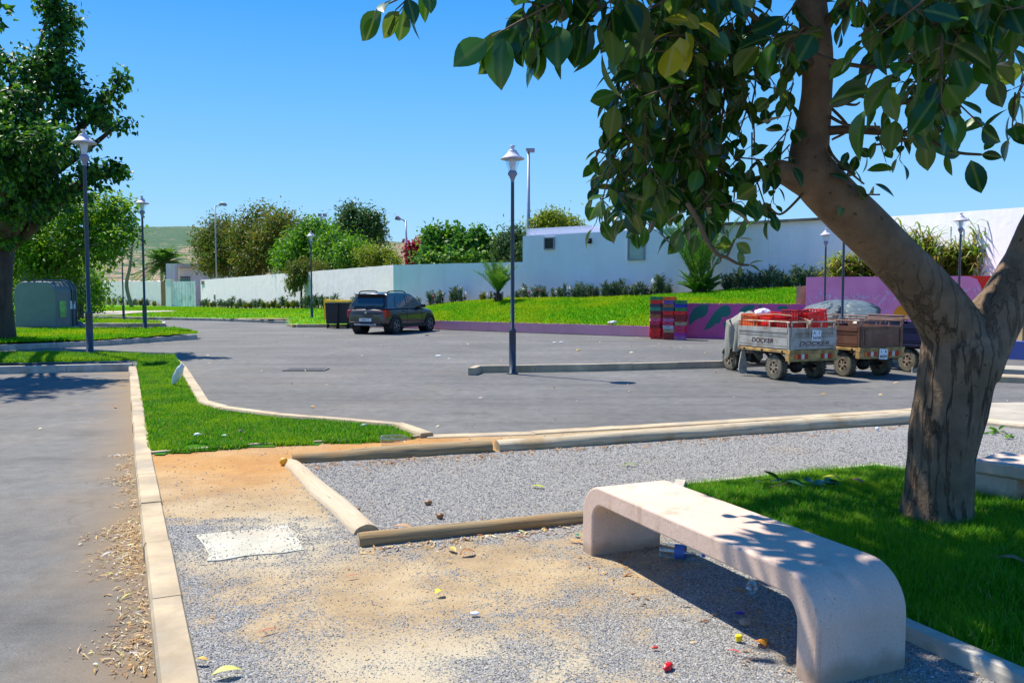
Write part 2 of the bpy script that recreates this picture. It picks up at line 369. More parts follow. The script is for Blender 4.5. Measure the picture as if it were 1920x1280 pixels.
# ---- asphalt
kerb_line = [K_top[0], K_top[1], K_top[2], kend]
def dirt(x, y):
    d = np.minimum(seg_dist(x, y, K_top[0], K_top[1]), seg_dist(x, y, K_top[1], kend))
    left = (x < -1)
    return np.clip(1.1-d/.55+1.1*(vnoise(x, y, .5, 3)-.5), 0, .9)+.10*(vnoise(x, y, 1.2, 8) > .55)*left*(y < 18)
lotp = [(-60, -6), (40, -6), (40, 32), (4.6, 31), (-5.4, 38), (-12, 48), (-60, 60)]
grid_poly('parking_lot', lotp, .25, lambda x, y: x*0, M['asphalt'], attrs={'dirt': dirt})
# ---- gravel path
LOGZ = .08
L1a, L1b, L2b = G(545, 862, .14), G(925, 838, .14), G(1760, 781, .16)
L3a, L3b = G(533, 866, .10), G(706, 1004, .10); L4a, L4b = G(668, 1018, .12), G(1110, 968, .12)
far_edge = [G2(800, 818, .1), G2(1000, 812, .1), G2(1300, 792, .1), G2(1700, 768, .1), G2(2100, 765, .1)]
pathp = [K_top[1], (K_top[1][0]+kd.x*.0, K_top[1][1])]+[G2(275, 851, .1), G2(480, 835, .1), G2(720, 824, .1)]+far_edge+[(14, 8), (14, -2), (kend[0], kend[1])]
bed = [(1.29, 6.45), (.98, 5.35), (1.72, 3.66), (2.45, 2.0), (6.5, 2.6), (5.8, 5.7), (3.9, 6.2), (3.1, 7.2)]
frame_poly = [L3a[:2], L1b[:2], L2b[:2], (14, 9.8), (14, 0), (2.5, 1.8), (1.5, 3.6), (.95, 5.2), (.5, 5.35), L4a[:2]]
slab = [G2(x, y, .1) for x, y in ((372, 1003), (540, 984), (572, 1031), (392, 1050))]
def inframe(x, y): return inpoly(x, y, frame_poly)
def f_orange(x, y):
    d1 = seg_dist(x, y, K_top[1], (L3a.x, L3a.y)); d2 = seg_dist(x, y, (L3a.x, L3a.y), far_edge[0])
    d3 = seg_dist(x, y, (L3a.x-.2, L3a.y+.25), (L1b.x, L1b.y+.35))
    v = 1.2-np.minimum(np.minimum(d1/1.25, d2/.9), d3/.5)+.9*(vnoise(x, y, .7, 11)-.5)
    return np.clip(v, 0, 1)*(~inframe(x, y))
def f_pale(x, y):
    cx = sum(p[0] for p in slab)/4; cy = sum(p[1] for p in slab)/4
    d = np.hypot((x-cx)/1.1, (y-cy)/.8)
    v = 1.5-d/.62+.8*(vnoise(x, y, .4, 21)-.5)
    v2 = 1.2-np.hypot((x+.25)/1.2, (y-3.35)/.35)+.9*(vnoise(x, y, .35, 5)-.5)
    return np.clip(np.maximum(v, v2*.7), 0, 1)*(~inframe(x, y))
def f_gravel(x, y):
    inside = inframe(x, y)
    n1 = vnoise(x, y, .75, 31, 4)
    o = .36+1.0*(n1-.47)+1.1*(vnoise(x, y, .14, 61, 4)-.5)
    o = o+.35*np.clip((x-.1)/1.2, -.3, 1)                                  # thicker towards the bench
    dk = seg_dist(x, y, K_top[1], kend); o = o+.7*np.clip(1-dk/.55, 0, 1)*(y < 5.4)   # band along the kerb
    o = np.where(y > 5.6, o-.75, o)
    d4 = seg_dist(x, y, L4a, L4b); o = o+.35*np.clip(1-d4/.5, 0, 1)
    i = .85+.5*(vnoise(x, y, .9, 41)-.5)
    return np.clip(np.where(inside, i, o), 0, 1)
def pathz(x, y): return .095+.012*(vnoise(x, y, .6, 9)-.5)
grid_poly('gravel_path', pathp, .06, pathz, M['path'], holes=[bed], attrs={'orange': f_orange, 'pale': f_pale, 'gravel': f_gravel})
# pebbles
def pebbles():
    tv = np.array([(1, 0, 0), (0, 1, 0), (-1, 0, 0), (0, -1, 0), (0, 0, .7), (0, 0, -.5)], float)
    tf = np.array([(0, 1, 4), (1, 2, 4), (2, 3, 4), (3, 0, 4), (1, 0, 5), (2, 1, 5), (3, 2, 5), (0, 3, 5)])
    n = 430000; u = rng.random(n)
    y = 2.4*np.exp(u*math.log(9.0/2.4)); x = -3+rng.random(n)*12
    hw = .63*y+.3; ok = (np.abs(x) < hw) & inpoly(x, y, pathp) & ~inpoly(x, y, bed)
    g = f_gravel(x, y); og = f_orange(x, y); g = g*(1-.8*og); pr = np.where(g > .5, .35+g*.65, (.10+g*g*1.2)*(1-.8*og)); pr = pr*np.clip(4.5/y, .3, 1)
    sl = inpoly(x, y, slab); dsl = np.minimum.reduce([seg_dist(x, y, slab[i], slab[(i+1) % 4]) for i in range(4)]); pr = np.where(sl, np.where(dsl < .06, .35, .06), np.where(dsl < .07, .9, pr)); ok &= rng.random(n) < pr
    ok_i = ok; x, y = x[ok], y[ok]; k = len(x); z = np.maximum(pathz(x, y), np.where(sl[ok_i], .101, 0))+.001
    a = rng.random(k)*6.283; X = np.stack([np.cos(a), np.sin(a), .3*rng.standard_normal(k)], 1); X = nrm(X)
    Z = nrm(np.stack([.3*rng.standard_normal(k), .3*rng.standard_normal(k), np.ones(k)], 1)); Y = nrm(np.cross(Z, X)); Z = np.cross(X, Y)
    s = (.0026+.0034*rng.random(k)**1.5)[:, None]*(.8+.5*rng.random((k, 3)))*np.clip(y/4.5, .9, 1.6)[:, None]
    V, Fa = stamp(tv, tf, np.stack([x, y, z], 1), X, Y, Z, s)
    m, t, p, o = newmat('pebbles'); g_ = N(t, 'ShaderNodeNewGeometry')
    t.links.new(ramp(t, [(0, (.12, .12, .125)), (.5, (.28, .278, .28)), (.85, (.42, .415, .41)), (.93, (.48, .42, .34)), (1, (.6, .58, .53))], g_.outputs['Random Per Island']).outputs[0], p.inputs['Base Color']); p.inputs['Roughness'].default_value = .8
    np_mesh('pebbles', V, Fa, m, kind='stuff', label='loose grey pebbles strewn over the sandy path', category='pebbles') if False else tag(np_mesh('pebbles', V, Fa, m), 'loose grey pebbles strewn over the sandy path', 'pebbles', None, 'stuff')
pebbles()
# ---- kerbs (swept stones with joints)
def kerb(name, pts, zt, zb, w_, mat, stone=1.0, closed=False, gap=.008, **k):
    mb = MB(); P = [Vector((p[0], p[1], 0)) for p in pts]
    # offset polyline sides
    def off(i):
        a = P[max(i-1, 0)]; b = P[min(i+1, len(P)-1)]; c = P[i]
        d1 = (c-a).normalized() if i > 0 else (b-c).normalized(); d2 = (b-c).normalized() if i < len(P)-1 else d1
        n1 = Vector((-d1.y, d1.x, 0)); n2 = Vector((-d2.y, d2.x, 0)); n = (n1+n2).normalized(); return n/max(.5, n.dot(n1))
    for i in range(len(P)-1):
        a, b = P[i], P[i+1]; na, nb = off(i), off(i+1); L = (b-a).length; n = max(1, round(L/stone)); 
        for j in range(n):
            t0, t1 = j/n, (j+1)/n
            if j > 0: t0 += gap/L
            dz = random.uniform(-.004, .004); dn = random.uniform(-.004, .004)
            q = []
            for t in (t0, t1):
                c = a.lerp(b, t); nn = na.lerp(nb, t)
                for s, z in ((-1, zb), (-1, zt-.025), (-.84, zt), (.84, zt), (1, zt-.025), (1, zb)):
                    q.append(c+nn*(s*w_/2+dn)+Vector((0, 0, z+(dz if z > zb else 0))))
            mb.add(q, [(k_, k_+1, k_+7, k_+6) for k_ in range(5)]+[(5, 4, 3, 2, 1, 0), (6, 7, 8, 9, 10, 11)])
    return mb.build(name, mat, kind=k.pop('kind', 'structure'), **k)
kerb('kerb', kerb_line, KZ, -.1, .15, M['kerb'])
kerb('kerb', triR, KZ+.02, -.1, .15, M['kerb'])
kerb('kerb', [G2(280, 850, .1), G2(480, 834, .1), G2(720, 824, .1), G2(800, 817, .1)], .115, 0, .06, M['kerb'])
# near left island (lamp stands on it)
isl_front = [G2(-700, 694, .15), G2(0, 686, .15), G2(248, 681, .15)]
kerb('kerb', isl_front, .15, -.1, .14, M['concrete'])
triangle = [G2(258, 683, .12), G2(281, 849, .12), G2(480, 834, .12), G2(720, 824, .12), G2(775, 818, .12)]+[G2(x, y, .12) for x, y in ((738, 801), (640, 791), (520, 782.5), (416, 770), (374, 758), (334, 692), (300, 674))]
strip = [G2(-700, 692, .12), G2(0, 684, .12), G2(252, 681, .12), G2(343, 692, .12), G2(325, 675, .12), G2(300, 667.5, .2), G2(150, 664, .2), G2(-700, 664, .2)]
def trz(x, y):
    z = .10+.02*(vnoise(x, y, 1.5, 2)-.5)
    return z+np.clip((y-15.8)/2.2, 0, 1)*.11*(x < -5.5)
grid_poly('lawn', triangle, .10, trz, M['lawn'])
grid_poly('lawn', strip, .12, trz, M['lawn'])
# second island with kerb point at (375,633)
i2f = [G2(-700, 668, .12), G2(0, 648, .12), G2(200, 640, .12), G2(330, 631, .12), G2(368, 629.5, .12)]
i2b = [G2(368, 629.5, .12), G2(330, 619, .12), G2(200, 617, .12), G2(-700, 617, .12)]
kerb('kerb', i2f, .15, -.1, .16, M['concrete'], 1.2)
i3f = [G2(-700, 618, .12), G2(140, 606.5, .12), G2(240, 607, .12), G2(304, 607, .12)]
kerb('kerb', [G2(304, 607, .12), G2(304, 604, .12)], .15, -.1, .3, M['concrete'], 1.2)
kerb('kerb', i3f[1:], .15, -.1, .2, M['concrete'], 1.5)
isl2 = i2f+[G2(372, 627, .12), G2(330, 619, .12), G2(200, 618, .15), G2(-700, 622, .15)]
isl3 = i3f+[G2(304, 604, .12), G2(240, 600, .12), G2(120, 597.5, .12), G2(-700, 597.5, .12)]
grid_poly('lawn', isl2, .3, lambda x, y: .12+.06*np.clip((y-19)/4, 0, 1)+.03*vnoise(x, y, 2, 2), M['farlawn'])
grid_poly('lawn', isl3, .4, lambda x, y: .12+.03*vnoise(x, y, 2, 2), M['farlawn'])
# far lawn
WA = (AT(738, 583, 45.8).x, 45.8); WB = (AT(377, 577, 98).x, 98.0)                       # sunlit boundary wall
def wallY(px): return 1/(.0218+(px-738)*1.15e-5)
WC = (AT(980, 560, wallY(980)).x, wallY(980)); WD = (AT(1640, 540, 31.0).x, 31.0); WE = (AT(1920, 540, 24).x, 24.0); WE2 = (WE[0]+.9, 19.0)
GTE = [(AT(x, 575, y).x, y) for x, y in ((367, 98), (316, 103), (302, 104.7), (180, 128), (60, 165), (-300, 200))]
PK0 = G2(690, 613.5, 0); PK1 = G2(1217, 632, 0)
MU0 = G2(1219, 632.5, 0); MU1 = (9.28, 27.0); MU2 = (13.96, 24.7); MU3 = (19.0, 22.2)
flf = [G2(-300, 592, .12), G2(133, 592, .12), G2(400, 597, .12), G2(545, 602, .12), G2(543, 607, .12), G2(560, 608.5, .12), G2(700, 608, .12), (PK0[0], PK0[1])]
kerb('kerb', flf[:4], .14, -.1, .16, M['concrete'], 2)
kerb('kerb', flf[4:7], .14, -.1, .18, M['kerb'], 1.4)
far_l = flf+[(PK0[0]+1, PK0[1]+1.5), WA, WB]+GTE[:5]
def farz(x, y):
    b = np.clip(1-seg_dist(x, y, WA, WB)/9, 0, 1)*.42*np.clip((75-y)/25, 0, 1)
    return .12+b+.05*(vnoise(x, y, 3, 2)-.5)-.008*np.clip(y-55, 0, 200)
grid_poly('lawn', far_l, .5, farz, M['farlawn'])
# bank between the pink kerb wall and the shaded wall: front line -> back line
def backz(px): return float(np.interp(px, [690, 738, 800, 850, 940, 1100, 1215, 1300, 1400, 1510, 1640], [.30, .45, .74, .95, 1.18, 1.25, 1.35, 1.45, 1.62, 1.68, 1.7]))
def bank(name, f0, f1, fz, pxa, pxb, n=50, m=26, bulge=.0):
    V = []
    for i in range(n+1):
        t = i/n; fx, fy = f0[0]+(f1[0]-f0[0])*t, f0[1]+(f1[1]-f0[1])*t; px = pxa+(pxb-pxa)*t; Y = wallY(px); X = (px-960)*Y/F
        bz = backz(px)
        for j in range(m+1):
            s = j/m; x = fx+(X-fx)*s; y = fy+(Y-fy)*s
            sh = math.sin(s*math.pi/2)**1.0
            z = fz+(bz-fz)*sh+bulge*math.sin(math.pi*s)+.05*(float(vnoise(x, y, 1.6, 5))-.5)*min(1, s*8)
            V.append((x, y, z))
    Fq = [(i*(m+1)+j, (i+1)*(m+1)+j, (i+1)*(m+1)+j+1, i*(m+1)+j+1) for i in range(n) for j in range(m)]
    np_mesh(name, V, Fq, M['farlawn'], smooth=True, kind='structure'); return V, Fq
BK1 = bank('lawn', PK0, PK1, .35, 700, 1221, bulge=.06)
BK2 = bank('lawn', MU0, MU1, 1.12, 1221, 1640, bulge=.03)
# ---- walls
def wall(name, segs, thick, mat, label=None, cat='wall', foot=.9, top_noise=.012, step=.7, parent=None, side=1, **k):
    """segs: list of (x,y,z0,z1)"""
    P = []
    for a, b in zip(segs[:-1], segs[1:]):
        L = math.hypot(b[0]-a[0], b[1]-a[1]); n = max(1, int(L/step))
        P += [tuple(a[i]+(b[i]-a[i])*j/n for i in range(4)) for j in range(n)]
    P.append(tuple(segs[-1])); V = []; A = []; rows = (0, .12, .25, .4, .6, .85, 1.3, 99)
    nrow = len(rows); 
    for side_ in (0, 1):
        for i, p in enumerate(P):
            a = P[max(i-1, 0)]; b = P[min(i+1, len(P)-1)]; d = Vector((b[0]-a[0], b[1]-a[1])).normalized(); n_ = Vector((-d.y, d.x))*side
            ox, oy = p[0]+n_.x*thick*side_, p[1]+n_.y*thick*side_
            tz = p[3]+top_noise*(mnoise.noise(Vector((p[0]*1.3, p[1]*1.3, 0)))*2)
            for r_ in rows:
                z = min(p[2]+r_, tz) if r_ < 99 else tz
                V.append((ox, oy, z)); A.append(max(0, 1-r_/foot) if r_ < 99 else 0)
    n = len(P); Fq = []
    for s_ in (0, 1):
        for i in range(n-1):
            for r_ in range(nrow-1):
                a = s_*n*nrow+i*nrow+r_; Fq.append((a, a+nrow, a+nrow+1, a+1))
    for i in range(n-1):
        a = i*nrow+nrow-1; b = n*nrow+a; Fq.append((a, a+nrow, b+nrow, b))
    for i in (0, n-1):
        for r_ in range(nrow-1):
            a = i*nrow+r_; b = n*nrow+a; Fq.append((a, a+1, b+1, b))
    return np_mesh(name, V, Fq, mat, parent=parent, attrs={'foot': A}, label=label and label, cat=cat, **k) if False else tag(np_mesh(name, V, Fq, mat, parent=parent, attrs={'foot': A}), label, cat if parent is None else None, **k)
ztA = CAMH+(545-497)/F*45.8
ztB = CAMH+(545-525)/F*98
wa = wall('boundary_wall', [(WA[0], WA[1], .2, ztA), (WB[0], WB[1], -.45, ztB)], .25, M['whitewash'], 'long sunlit whitewashed wall running back to the gate beneath overhanging trees', foot=1.0, side=-1)
pf = ONW(382, 530, WA, WB)
wd_ = Vector((WB[0]-WA[0], WB[1]-WA[1], 0)).normalized(); wn = Vector((-wd_.y, wd_.x, 0));
if wn.dot(Vector((0, -1, 0))) < 0: wn = -wn
wrz = math.atan2(wd_.y, wd_.x)
for px, py, ww, hh, nm in ((381, 530, 1.6, .45, 'breeze_block_vent'), (403, 557, .5, .6, 'meter_box')):
    c = ONW(px, py, WA, WB); mb = MB(); mb.mi = 0
    mb.box((c.x+wn.x*.03, c.y+wn.y*.03, c.z), (ww, .09, hh), wrz)
    mb.mi = 1
    for i in range(4 if ww > 1 else 1):
        for j in range(2 if ww > 1 else 1):
            u = (i-1.5)*ww/4.4 if ww > 1 else 0; v = (j-.5)*hh/2.2 if ww > 1 else 0
            mb.box((c.x+wn.x*.08+wd_.x*u, c.y+wn.y*.08+wd_.y*u, c.z+v), (ww/6 if ww > 1 else .34, .02, hh/3.4 if ww > 1 else .4), wrz)
    mb.build(nm, [M['concrete'], M['black']], wa)
# shaded wall (low part) + building
z2a = CAMH+(545-497)/F*45.8; z2b = CAMH+(545-491)/F*wallY(985)
wall('garden_wall', [(WA[0], WA[1], .2, z2a), (WC[0], WC[1], .9, z2b)], .25, M['white'], 'lower shaded white wall between the sunlit corner and the tall building', foot=.7, side=1)
bl = empty('white_building', (WC[0], WC[1], 0), label='long white building in shade behind the lawn with small dark windows', cat='building')
bwall = wall('wall', [(0, 0, .9, 4.18), (WD[0]-WC[0], WD[1]-WC[1], 1.4, 4.25)], .3, M['white'], parent=bl, foot=.6, side=1)
# end wall return on the left and roof body
dBl = Vector((WD[0]-WC[0], WD[1]-WC[1], 0)); Lb = dBl.length; dB = dBl.normalized(); nB = Vector((dB.y, -dB.x, 0)); brz = math.atan2(dB.y, dB.x)
mb = MB(); mb.box(dB*(Lb/2)-nB*3.3+Vector((0, 0, 2.3)), (Lb-.1, 5.9, 3.4), brz); mb.build('rear_block', M['white'], bl)
def onb(px, py, out=0.0):
    p = ONW(px, py, WC, WD)-Vector((WC[0], WC[1], 0)); return p+nB*out
M['stain'] = plain('roof_edge', (.30, .22, .17), .9, 0, .3, 1.5, .4, dirt=(.06, .05, .05))
mb = MB(); a = onb(1325, 424); b = onb(1640, 410); a.z = b.z = 4.28
mb.bar(a-nB*.1, b-nB*.1, .55, .09); mb.build('roof_edge', M['stain'], bl)
# parapet of the roof hut
a = onb(987, 440); b = onb(1090, 440); mb = MB(); c = (a+b)/2-nB*2.2; c.z = 4.3; mb.box(c, ((b-a).length+.6, 3.6, .5), brz); mb.build('roof_hut', M['white'], bl)
M['shut'] = plain('shutter_green', (.42, .5, .44), .7, 0, .06, 4)
M['pane'] = plain('recess_shade', (.01, .012, .014), .25, 0, .1, 4)
M['frame'] = plain('weathered_frame', (.30, .31, .34), .7, 0, .1, 4)
def window(px0, px1, py0, py1, kind):
    a = onb(px0, (py0+py1)/2); b = onb(px1, (py0+py1)/2); zt = onb((px0+px1)/2, py0).z; zb = onb((px0+px1)/2, py1).z
    ww = (b-a).length; c = (a+b)/2; c.z = (zt+zb)/2; h = zt-zb
    fr = MB()
    if kind == 'outline':
        for sx in (-1, 1): fr.box(c+dB*(sx*ww/2)+nB*.005, (.03, .03, h), brz)
        for sz in (-1, 1): fr.box(c+Vector((0, 0, sz*h/2))+nB*.006, (ww+.03, .034, .03), brz)
        fr.build('bricked_window', M['white'], bl); return
    for sx in (-1, 1): fr.box(c+dB*(sx*ww/2)+nB*.03, (.06, .10, h+.06), brz)
    for sz in (-1, 1): fr.box(c+Vector((0, 0, sz*h/2))+nB*.032, (ww-.062, .11, .06), brz)
    if kind == 'shutter': fr.box(c+Vector((0, 0, h*.33))+nB*.033, (ww-.062, .1, .04), brz)
    f = fr.build('window', [M['frame'] if kind != 'hole' else M['white']], bl)
    pn = MB(); pn.box(c+nB*.008, (ww-.06, .02, h-.06), brz)  # flat dark panel stands in for the shaded recess, nothing is cut out
    if kind == 'shutter':
        for q in range(14): pn.box(c+nB*.02+Vector((0, 0, -h/2+.08+q*(h*.78)/14)), (ww-.08, .02, .035), brz)
    pn.build('shutter' if kind == 'shutter' else 'pane', M['shut'] if kind == 'shutter' else M['pane'], f)
window(1022, 1040, 446, 467, 'win'); window(1179, 1209, 448, 487, 'shutter'); window(1352, 1370, 449, 463, 'hole'); window(1443, 1482, 441, 474, 'outline')
mb = MB(); c = onb(1107, 452, .08); mb.box(c, (.16, .16, .22), brz); mb.lathe([(.0, -.05), (.1, 0), (.0, .05)], 8, c+nB*.1); mb.build('hole_shade_block', M['black'], bl)  # black block stands in for the shade inside a hole in the wall
mb = MB(); mb.tube([onb(1250, 445, .1), onb(1284, 446, .1)], .03, 6); mb.build('drain_pipe', M['stain'], bl)
# tall sunlit wall on the right
wall('tall_wall', [(WD[0]+.3, WD[1]+.3, 1.2, 4.27), (WE[0], WE[1], 1.0, CAMH+155/F*24), (WE2[0], WE2[1], .5, 3.6)], .3, M['white'], 'tall sunlit white wall rising behind the reeds at right', foot=.3, side=1)
# house behind the gate
hz0 = Vector((AT(313, 560, 112).x, 112, 0))
hs_ = empty('gate_house', hz0, label='small white house with green shutter behind the whitewashed wall by the gate', cat='house')
M['house'] = wallmat('house_render', (.66, .64, .60), (.4, .35, .3), streak=.8)
def hbx(nm, px0, px1, py0, py1, Y, dep, mat, par=None):
    a = AT(px0, py1, Y); b = AT(px1, py0, Y); mb = MB(); mb.box(((a.x+b.x)/2-hz0.x, Y+dep/2-hz0.y, (a.z+b.z)/2), (b.x-a.x, dep, b.z-a.z)); return mb.build(nm, mat, par or hs_)
hbx('pillar', 313, 328, 494, 580, 110, 1.0, M['house']); hw = hbx('wall', 328.2, 420, 502, 585, 112, 6, M['house']); hbx('roof_edge', 326, 424, 494, 501.5, 111.4, 7, M['concrete'])
M['green'] = plain('green_paint', (.03, .22, .17), .6, 0, .1, 4)
wn_ = hbx('window', 337, 356, 523, 530, 111.9, .2, M['green']); mb = MB()
for i in range(6):
    a = AT(337.5+i*3.2, 520, 111.85); mb.box((a.x-hz0.x+.1, a.y-hz0.y, a.z), (.12, .1, .22))
mb.build('vent_row', M['black'], hs_)
# gate wall left, pillars, door, gate
def gpt(px, py): 
    for p, q in zip(GTE[:-1], GTE[1:]):
        r_ = ONW(px, py, p, q)
        if min(p[0], q[0])-1e-6 <= r_.x <= max(p[0], q[0])+1e-6: return r_
    return ONW(px, py, GTE[0], GTE[1])
zt = lambda px, py: gpt(px, py).z
M['wash2'] = wallmat('whitewashed_brick', (.97, .80, .82), (.5, .36, .2), streak=.9)
gw = [gpt(301, 527), gpt(240, 527), gpt(178, 527)]
wall('brick_wall', [(p.x, p.y, -.7, p.z) for p in gw]+[(GTE[4][0], GTE[4][1], -.8, 3.4), (GTE[5][0], GTE[5][1], -.8, 3.6)], .3, M['wash2'], 'uneven whitewashed block wall left of the brown door', foot=1.0, top_noise=.06, side=-1)
M['brown'] = plain('rust_door', (.22, .10, .03), .7, 0, .2, 1.5, .2)
a, b = gpt(302.5, 529), gpt(312, 529); dd = (b-a); mb = MB(); mb.box(((a+b)/2).xy.to_3d()+Vector((0, 0, 1.15)), (dd.length, .12, 3.1), math.atan2(dd.y, dd.x))
dr = mb.build('side_door', [M['brown']], label='narrow rusty brown door beside the white metal gate', cat='door')
mb = MB(); mb.box(((a+b)/2).xy.to_3d()+Vector((.2, -.15, 1.0)), (.65, .06, 2.6), math.atan2(dd.y, dd.x)); mb.build('opening', M['black'], dr)
a, b = gpt(313, 525), gpt(323, 525); dd = b-a; mb = MB(); mb.box(((a+b)/2).xy.to_3d()+Vector((0, 0, 1.2)), (dd.length, .4, 3.4), math.atan2(dd.y, dd.x)); mb.box(((a+b)/2).xy.to_3d()+Vector((0, 0, 2.94)), (dd.length+.1, .5, .08), math.atan2(dd.y, dd.x))
gp = mb.build('gate_pillar', [M['wash2'], M['brown']], label='white pillar between the brown door and the gate', cat='pillar')
a, b = gpt(324, 527), gpt(366, 527); dd = b-a; u = dd.normalized(); gz = empty('metal_gate', (a.x, a.y, 0), math.atan2(dd.y, dd.x), label='white painted corrugated metal gate beside the brown door', cat='gate')
M['gate'] = plain('gate_paint', (.95, .77, .80), .6, 0, .07, 1.2, dirt=(.5, .46, .42))
for k_ in range(2):
    mb = MB(); L_ = dd.length/2
    for i in range(9): mb.box((k_*L_+L_*(i+.5)/9, .02*(i % 2), 1.15), (L_/9*.98, .06, 3.1))
    mb.build('gate_leaf', M['gate'], gz)
# path to the gate
pth = [G(150, 587, .13), G(205, 582, .13), G(300, 581.5, .11), G(322, 581.5, .11), G(335, 583, .11), G(250, 587.5, .13), G(225, 591, .13), G(130, 591, .13)]
pth = [Vector((p.x, p.y, .17-.008*max(0, p.y-55))) for p in pth]
MB().sheet(pth).build('footpath', M['paving'], kind='structure')
# ---- hill
def hill():
    m, t, p, o = newmat('hill'); v = coords(t)
    tan = ramp(t, [(.3, (.26, .18, .10)), (.7, (.42, .29, .18))], noise(t, v, .012, 5)).outputs[0]
    big = noise(t, v, .0035, 3, .5); bs = noise(t, v, .11, 4, .8)
    ad = N(t, 'ShaderNodeMath', operation='MULTIPLY_ADD'); t.links.new(big, ad.inputs[0]); ad.inputs[1].default_value = .7; t.links.new(bs, ad.inputs[2])
    k = ramp(t, [(.93, (0, 0, 0)), (1.0, (1, 1, 1))], ad.outputs[0]); k.color_ramp.elements[0].position = .80; k.color_ramp.elements[1].position = .85
    t.links.new(mixc(t, k.outputs[0], tan, (.05, .12, .05)), p.inputs['Base Color']); p.inputs['Roughness'].default_value = 1
    bump(t, p, bs, 1.0, 6)
    nx, ny = 140, 30; V = []
    for i in range(nx+1):
        px = -700+i*(3400/nx)
        yr = float(np.interp(px, [-700, 0, 390, 560, 700, 850, 1000, 1500, 2700], [440, 437, 435, 447, 454, 466, 478, 500, 520]))
        for j in range(ny+1):
            s = j/ny; Y = 380+s*900
            H = (545-yr)/F*1180
            z = H*(math.sin(min(1, s/.88)*math.pi/2)**1.15)
            X = (px-960)/F*(1180)
            z += 4*mnoise.noise(Vector((X*.01, Y*.01, 3)))*math.sin(math.pi*min(s/.88, 1)); V.append((X*(.5+.5*s*1.1), Y, z-.4))
    Fq = [(i*(ny+1)+j, (i+1)*(ny+1)+j, (i+1)*(ny+1)+j+1, i*(ny+1)+j+1) for i in range(nx) for j in range(ny)]
    np_mesh('hill', V, Fq, m, smooth=True, kind='structure')
hill()
# ---- pink kerb wall + murals
M['pink'] = wallmat('faded_pink', (.85, .36, .42), (.35, .27, .2), streak=.9)
wall('pink_kerb_wall', [(PK0[0], PK0[1], -.05, .37), (PK1[0], PK1[1], -.05, .38)], .16, M['pink'], 'low faded pink retaining wall along the foot of the lawn', foot=.12, top_noise=.004, side=1)
def colour(n, c): M[n] = plain(n, c, .8, 0, .08, 2, .1)
for n_, c_ in (('mag_low', (.58, .09, .27)), ('mag_high', (.98, .27, .46)), ('leafgreen', (.02, .16, .12)), ('redp', (.95, .03, .01)), ('orangep', (1.0, .30, .01)), ('chalk', (.9, .6, .75)), ('bluep', (.05, .09, .32))): colour(n_, c_)
def mural(name, P0, P1, zt_, zb_, mats, label, shapes, lines, thick=.22, ret=None, cap=None):
    P0v, P1v = Vector((P0[0], P0[1], 0)), Vector((P1[0], P1[1], 0)); d = (P1v-P0v); L = d.length; u = d.normalized(); n_ = Vector((u.y, -u.x, 0))
    mb = MB(); mid = (P0v+P1v)/2; mb.box(Vector((mid.x, mid.y, (zt_+zb_)/2))-n_*thick/2, (L, thick, zt_-zb_), math.atan2(u.y, u.x), 0)
    if ret:
        q = P0v-n_*(thick+ret/2)+u*thick/2; mb.box((q.x, q.y, (zt_+zb_)/2-.003), (thick, ret, zt_-zb_-.006), math.atan2(u.y, u.x), 0)
    def fn(px, py, w_=0):
        p = ONW(px, py, P0, P1); p.z = min(p.z, zt_-.002); return p+n_*w_
    for mi, poly in shapes:
        pts = [fn(x, y, .004) for x, y in poly]; mb.sheet(pts, mi)
    for mi, pl in lines:
        pts, _ = smooth_path([fn(x, y, .006) for x, y in pl], 4)
        for a_, b_ in zip(pts[:-1], pts[1:]):
            if (b_-a_).length > 1e-4: mb.bar(a_, b_, .006, .022, mi)
    return mb.build(name, mats, label=label, cat='mural wall')
leaf1 = [(1292, 607), (1293, 592), (1300, 579), (1313, 571), (1329, 570.8), (1328, 580), (1325, 590), (1318, 594), (1310, 597), (1302, 602), (1294, 609)]
leaf2 = [(1320, 619), (1324, 610), (1330, 600), (1336, 590), (1345, 580), (1355, 573), (1364, 572), (1370, 577), (1370, 588), (1364, 594), (1353, 594), (1352, 600), (1348, 606), (1341, 607), (1338, 611), (1330, 616)]
leaf3 = [(1386, 582), (1394, 575), (1404, 571.5), (1418, 571.8), (1414, 578), (1404, 584), (1392, 588)]
leaf4 = [(1419, 574), (1424, 571.8), (1430, 572), (1426, 577)]; leaf5 = [(1455, 578), (1462, 573.4), (1476, 573.8), (1478, 578), (1468, 582)]
leaf6 = [(1356, 603), (1366, 606), (1374, 618), (1378, 634), (1370, 634), (1360, 622)]
mural('painted_wall', MU0, (MU1[0], MU1[1]), 1.18, -.05, [M['mag_low'], M['leafgreen'], M['pink']], 'low magenta wall painted with big dark green leaves behind the crates', [(1, l) for l in (leaf1, leaf2, leaf3, leaf4, leaf5, leaf6)], [], ret=2.6)
scr = []
for k_ in range(26):
    x0 = 1532+random.random()*150; y0 = 572-random.random()*20; pl = [(x0, y0)]
    for q in range(3): pl.append((pl[-1][0]+random.uniform(-7, 9), pl[-1][1]+random.uniform(-9, 9)*(1 if q else -1)))
    scr.append((3, [(a, max(528, min(b, 584))) for a, b in pl]))
for k_ in range(20):
    x0 = 1800+random.random()*48; y0 = 570-random.random()*24; scr.append((3, [(x0, y0), (x0+random.uniform(-4, 6), y0-random.uniform(3, 10)), (x0+random.uniform(0, 9), y0+random.uniform(-4, 8))]))
scr += [(3, [(1800, 545), (1799, 537)]), (3, [(1799, 546), (1811, 545), (1810, 540)]), (3, [(1640, 585), (1655, 560), (1668, 552), (1662, 585)]), (3, [(1600, 586), (1618, 562), (1630, 556), (1632, 580)]), (3, [(1514, 555), (1525, 575), (1535, 590)])]
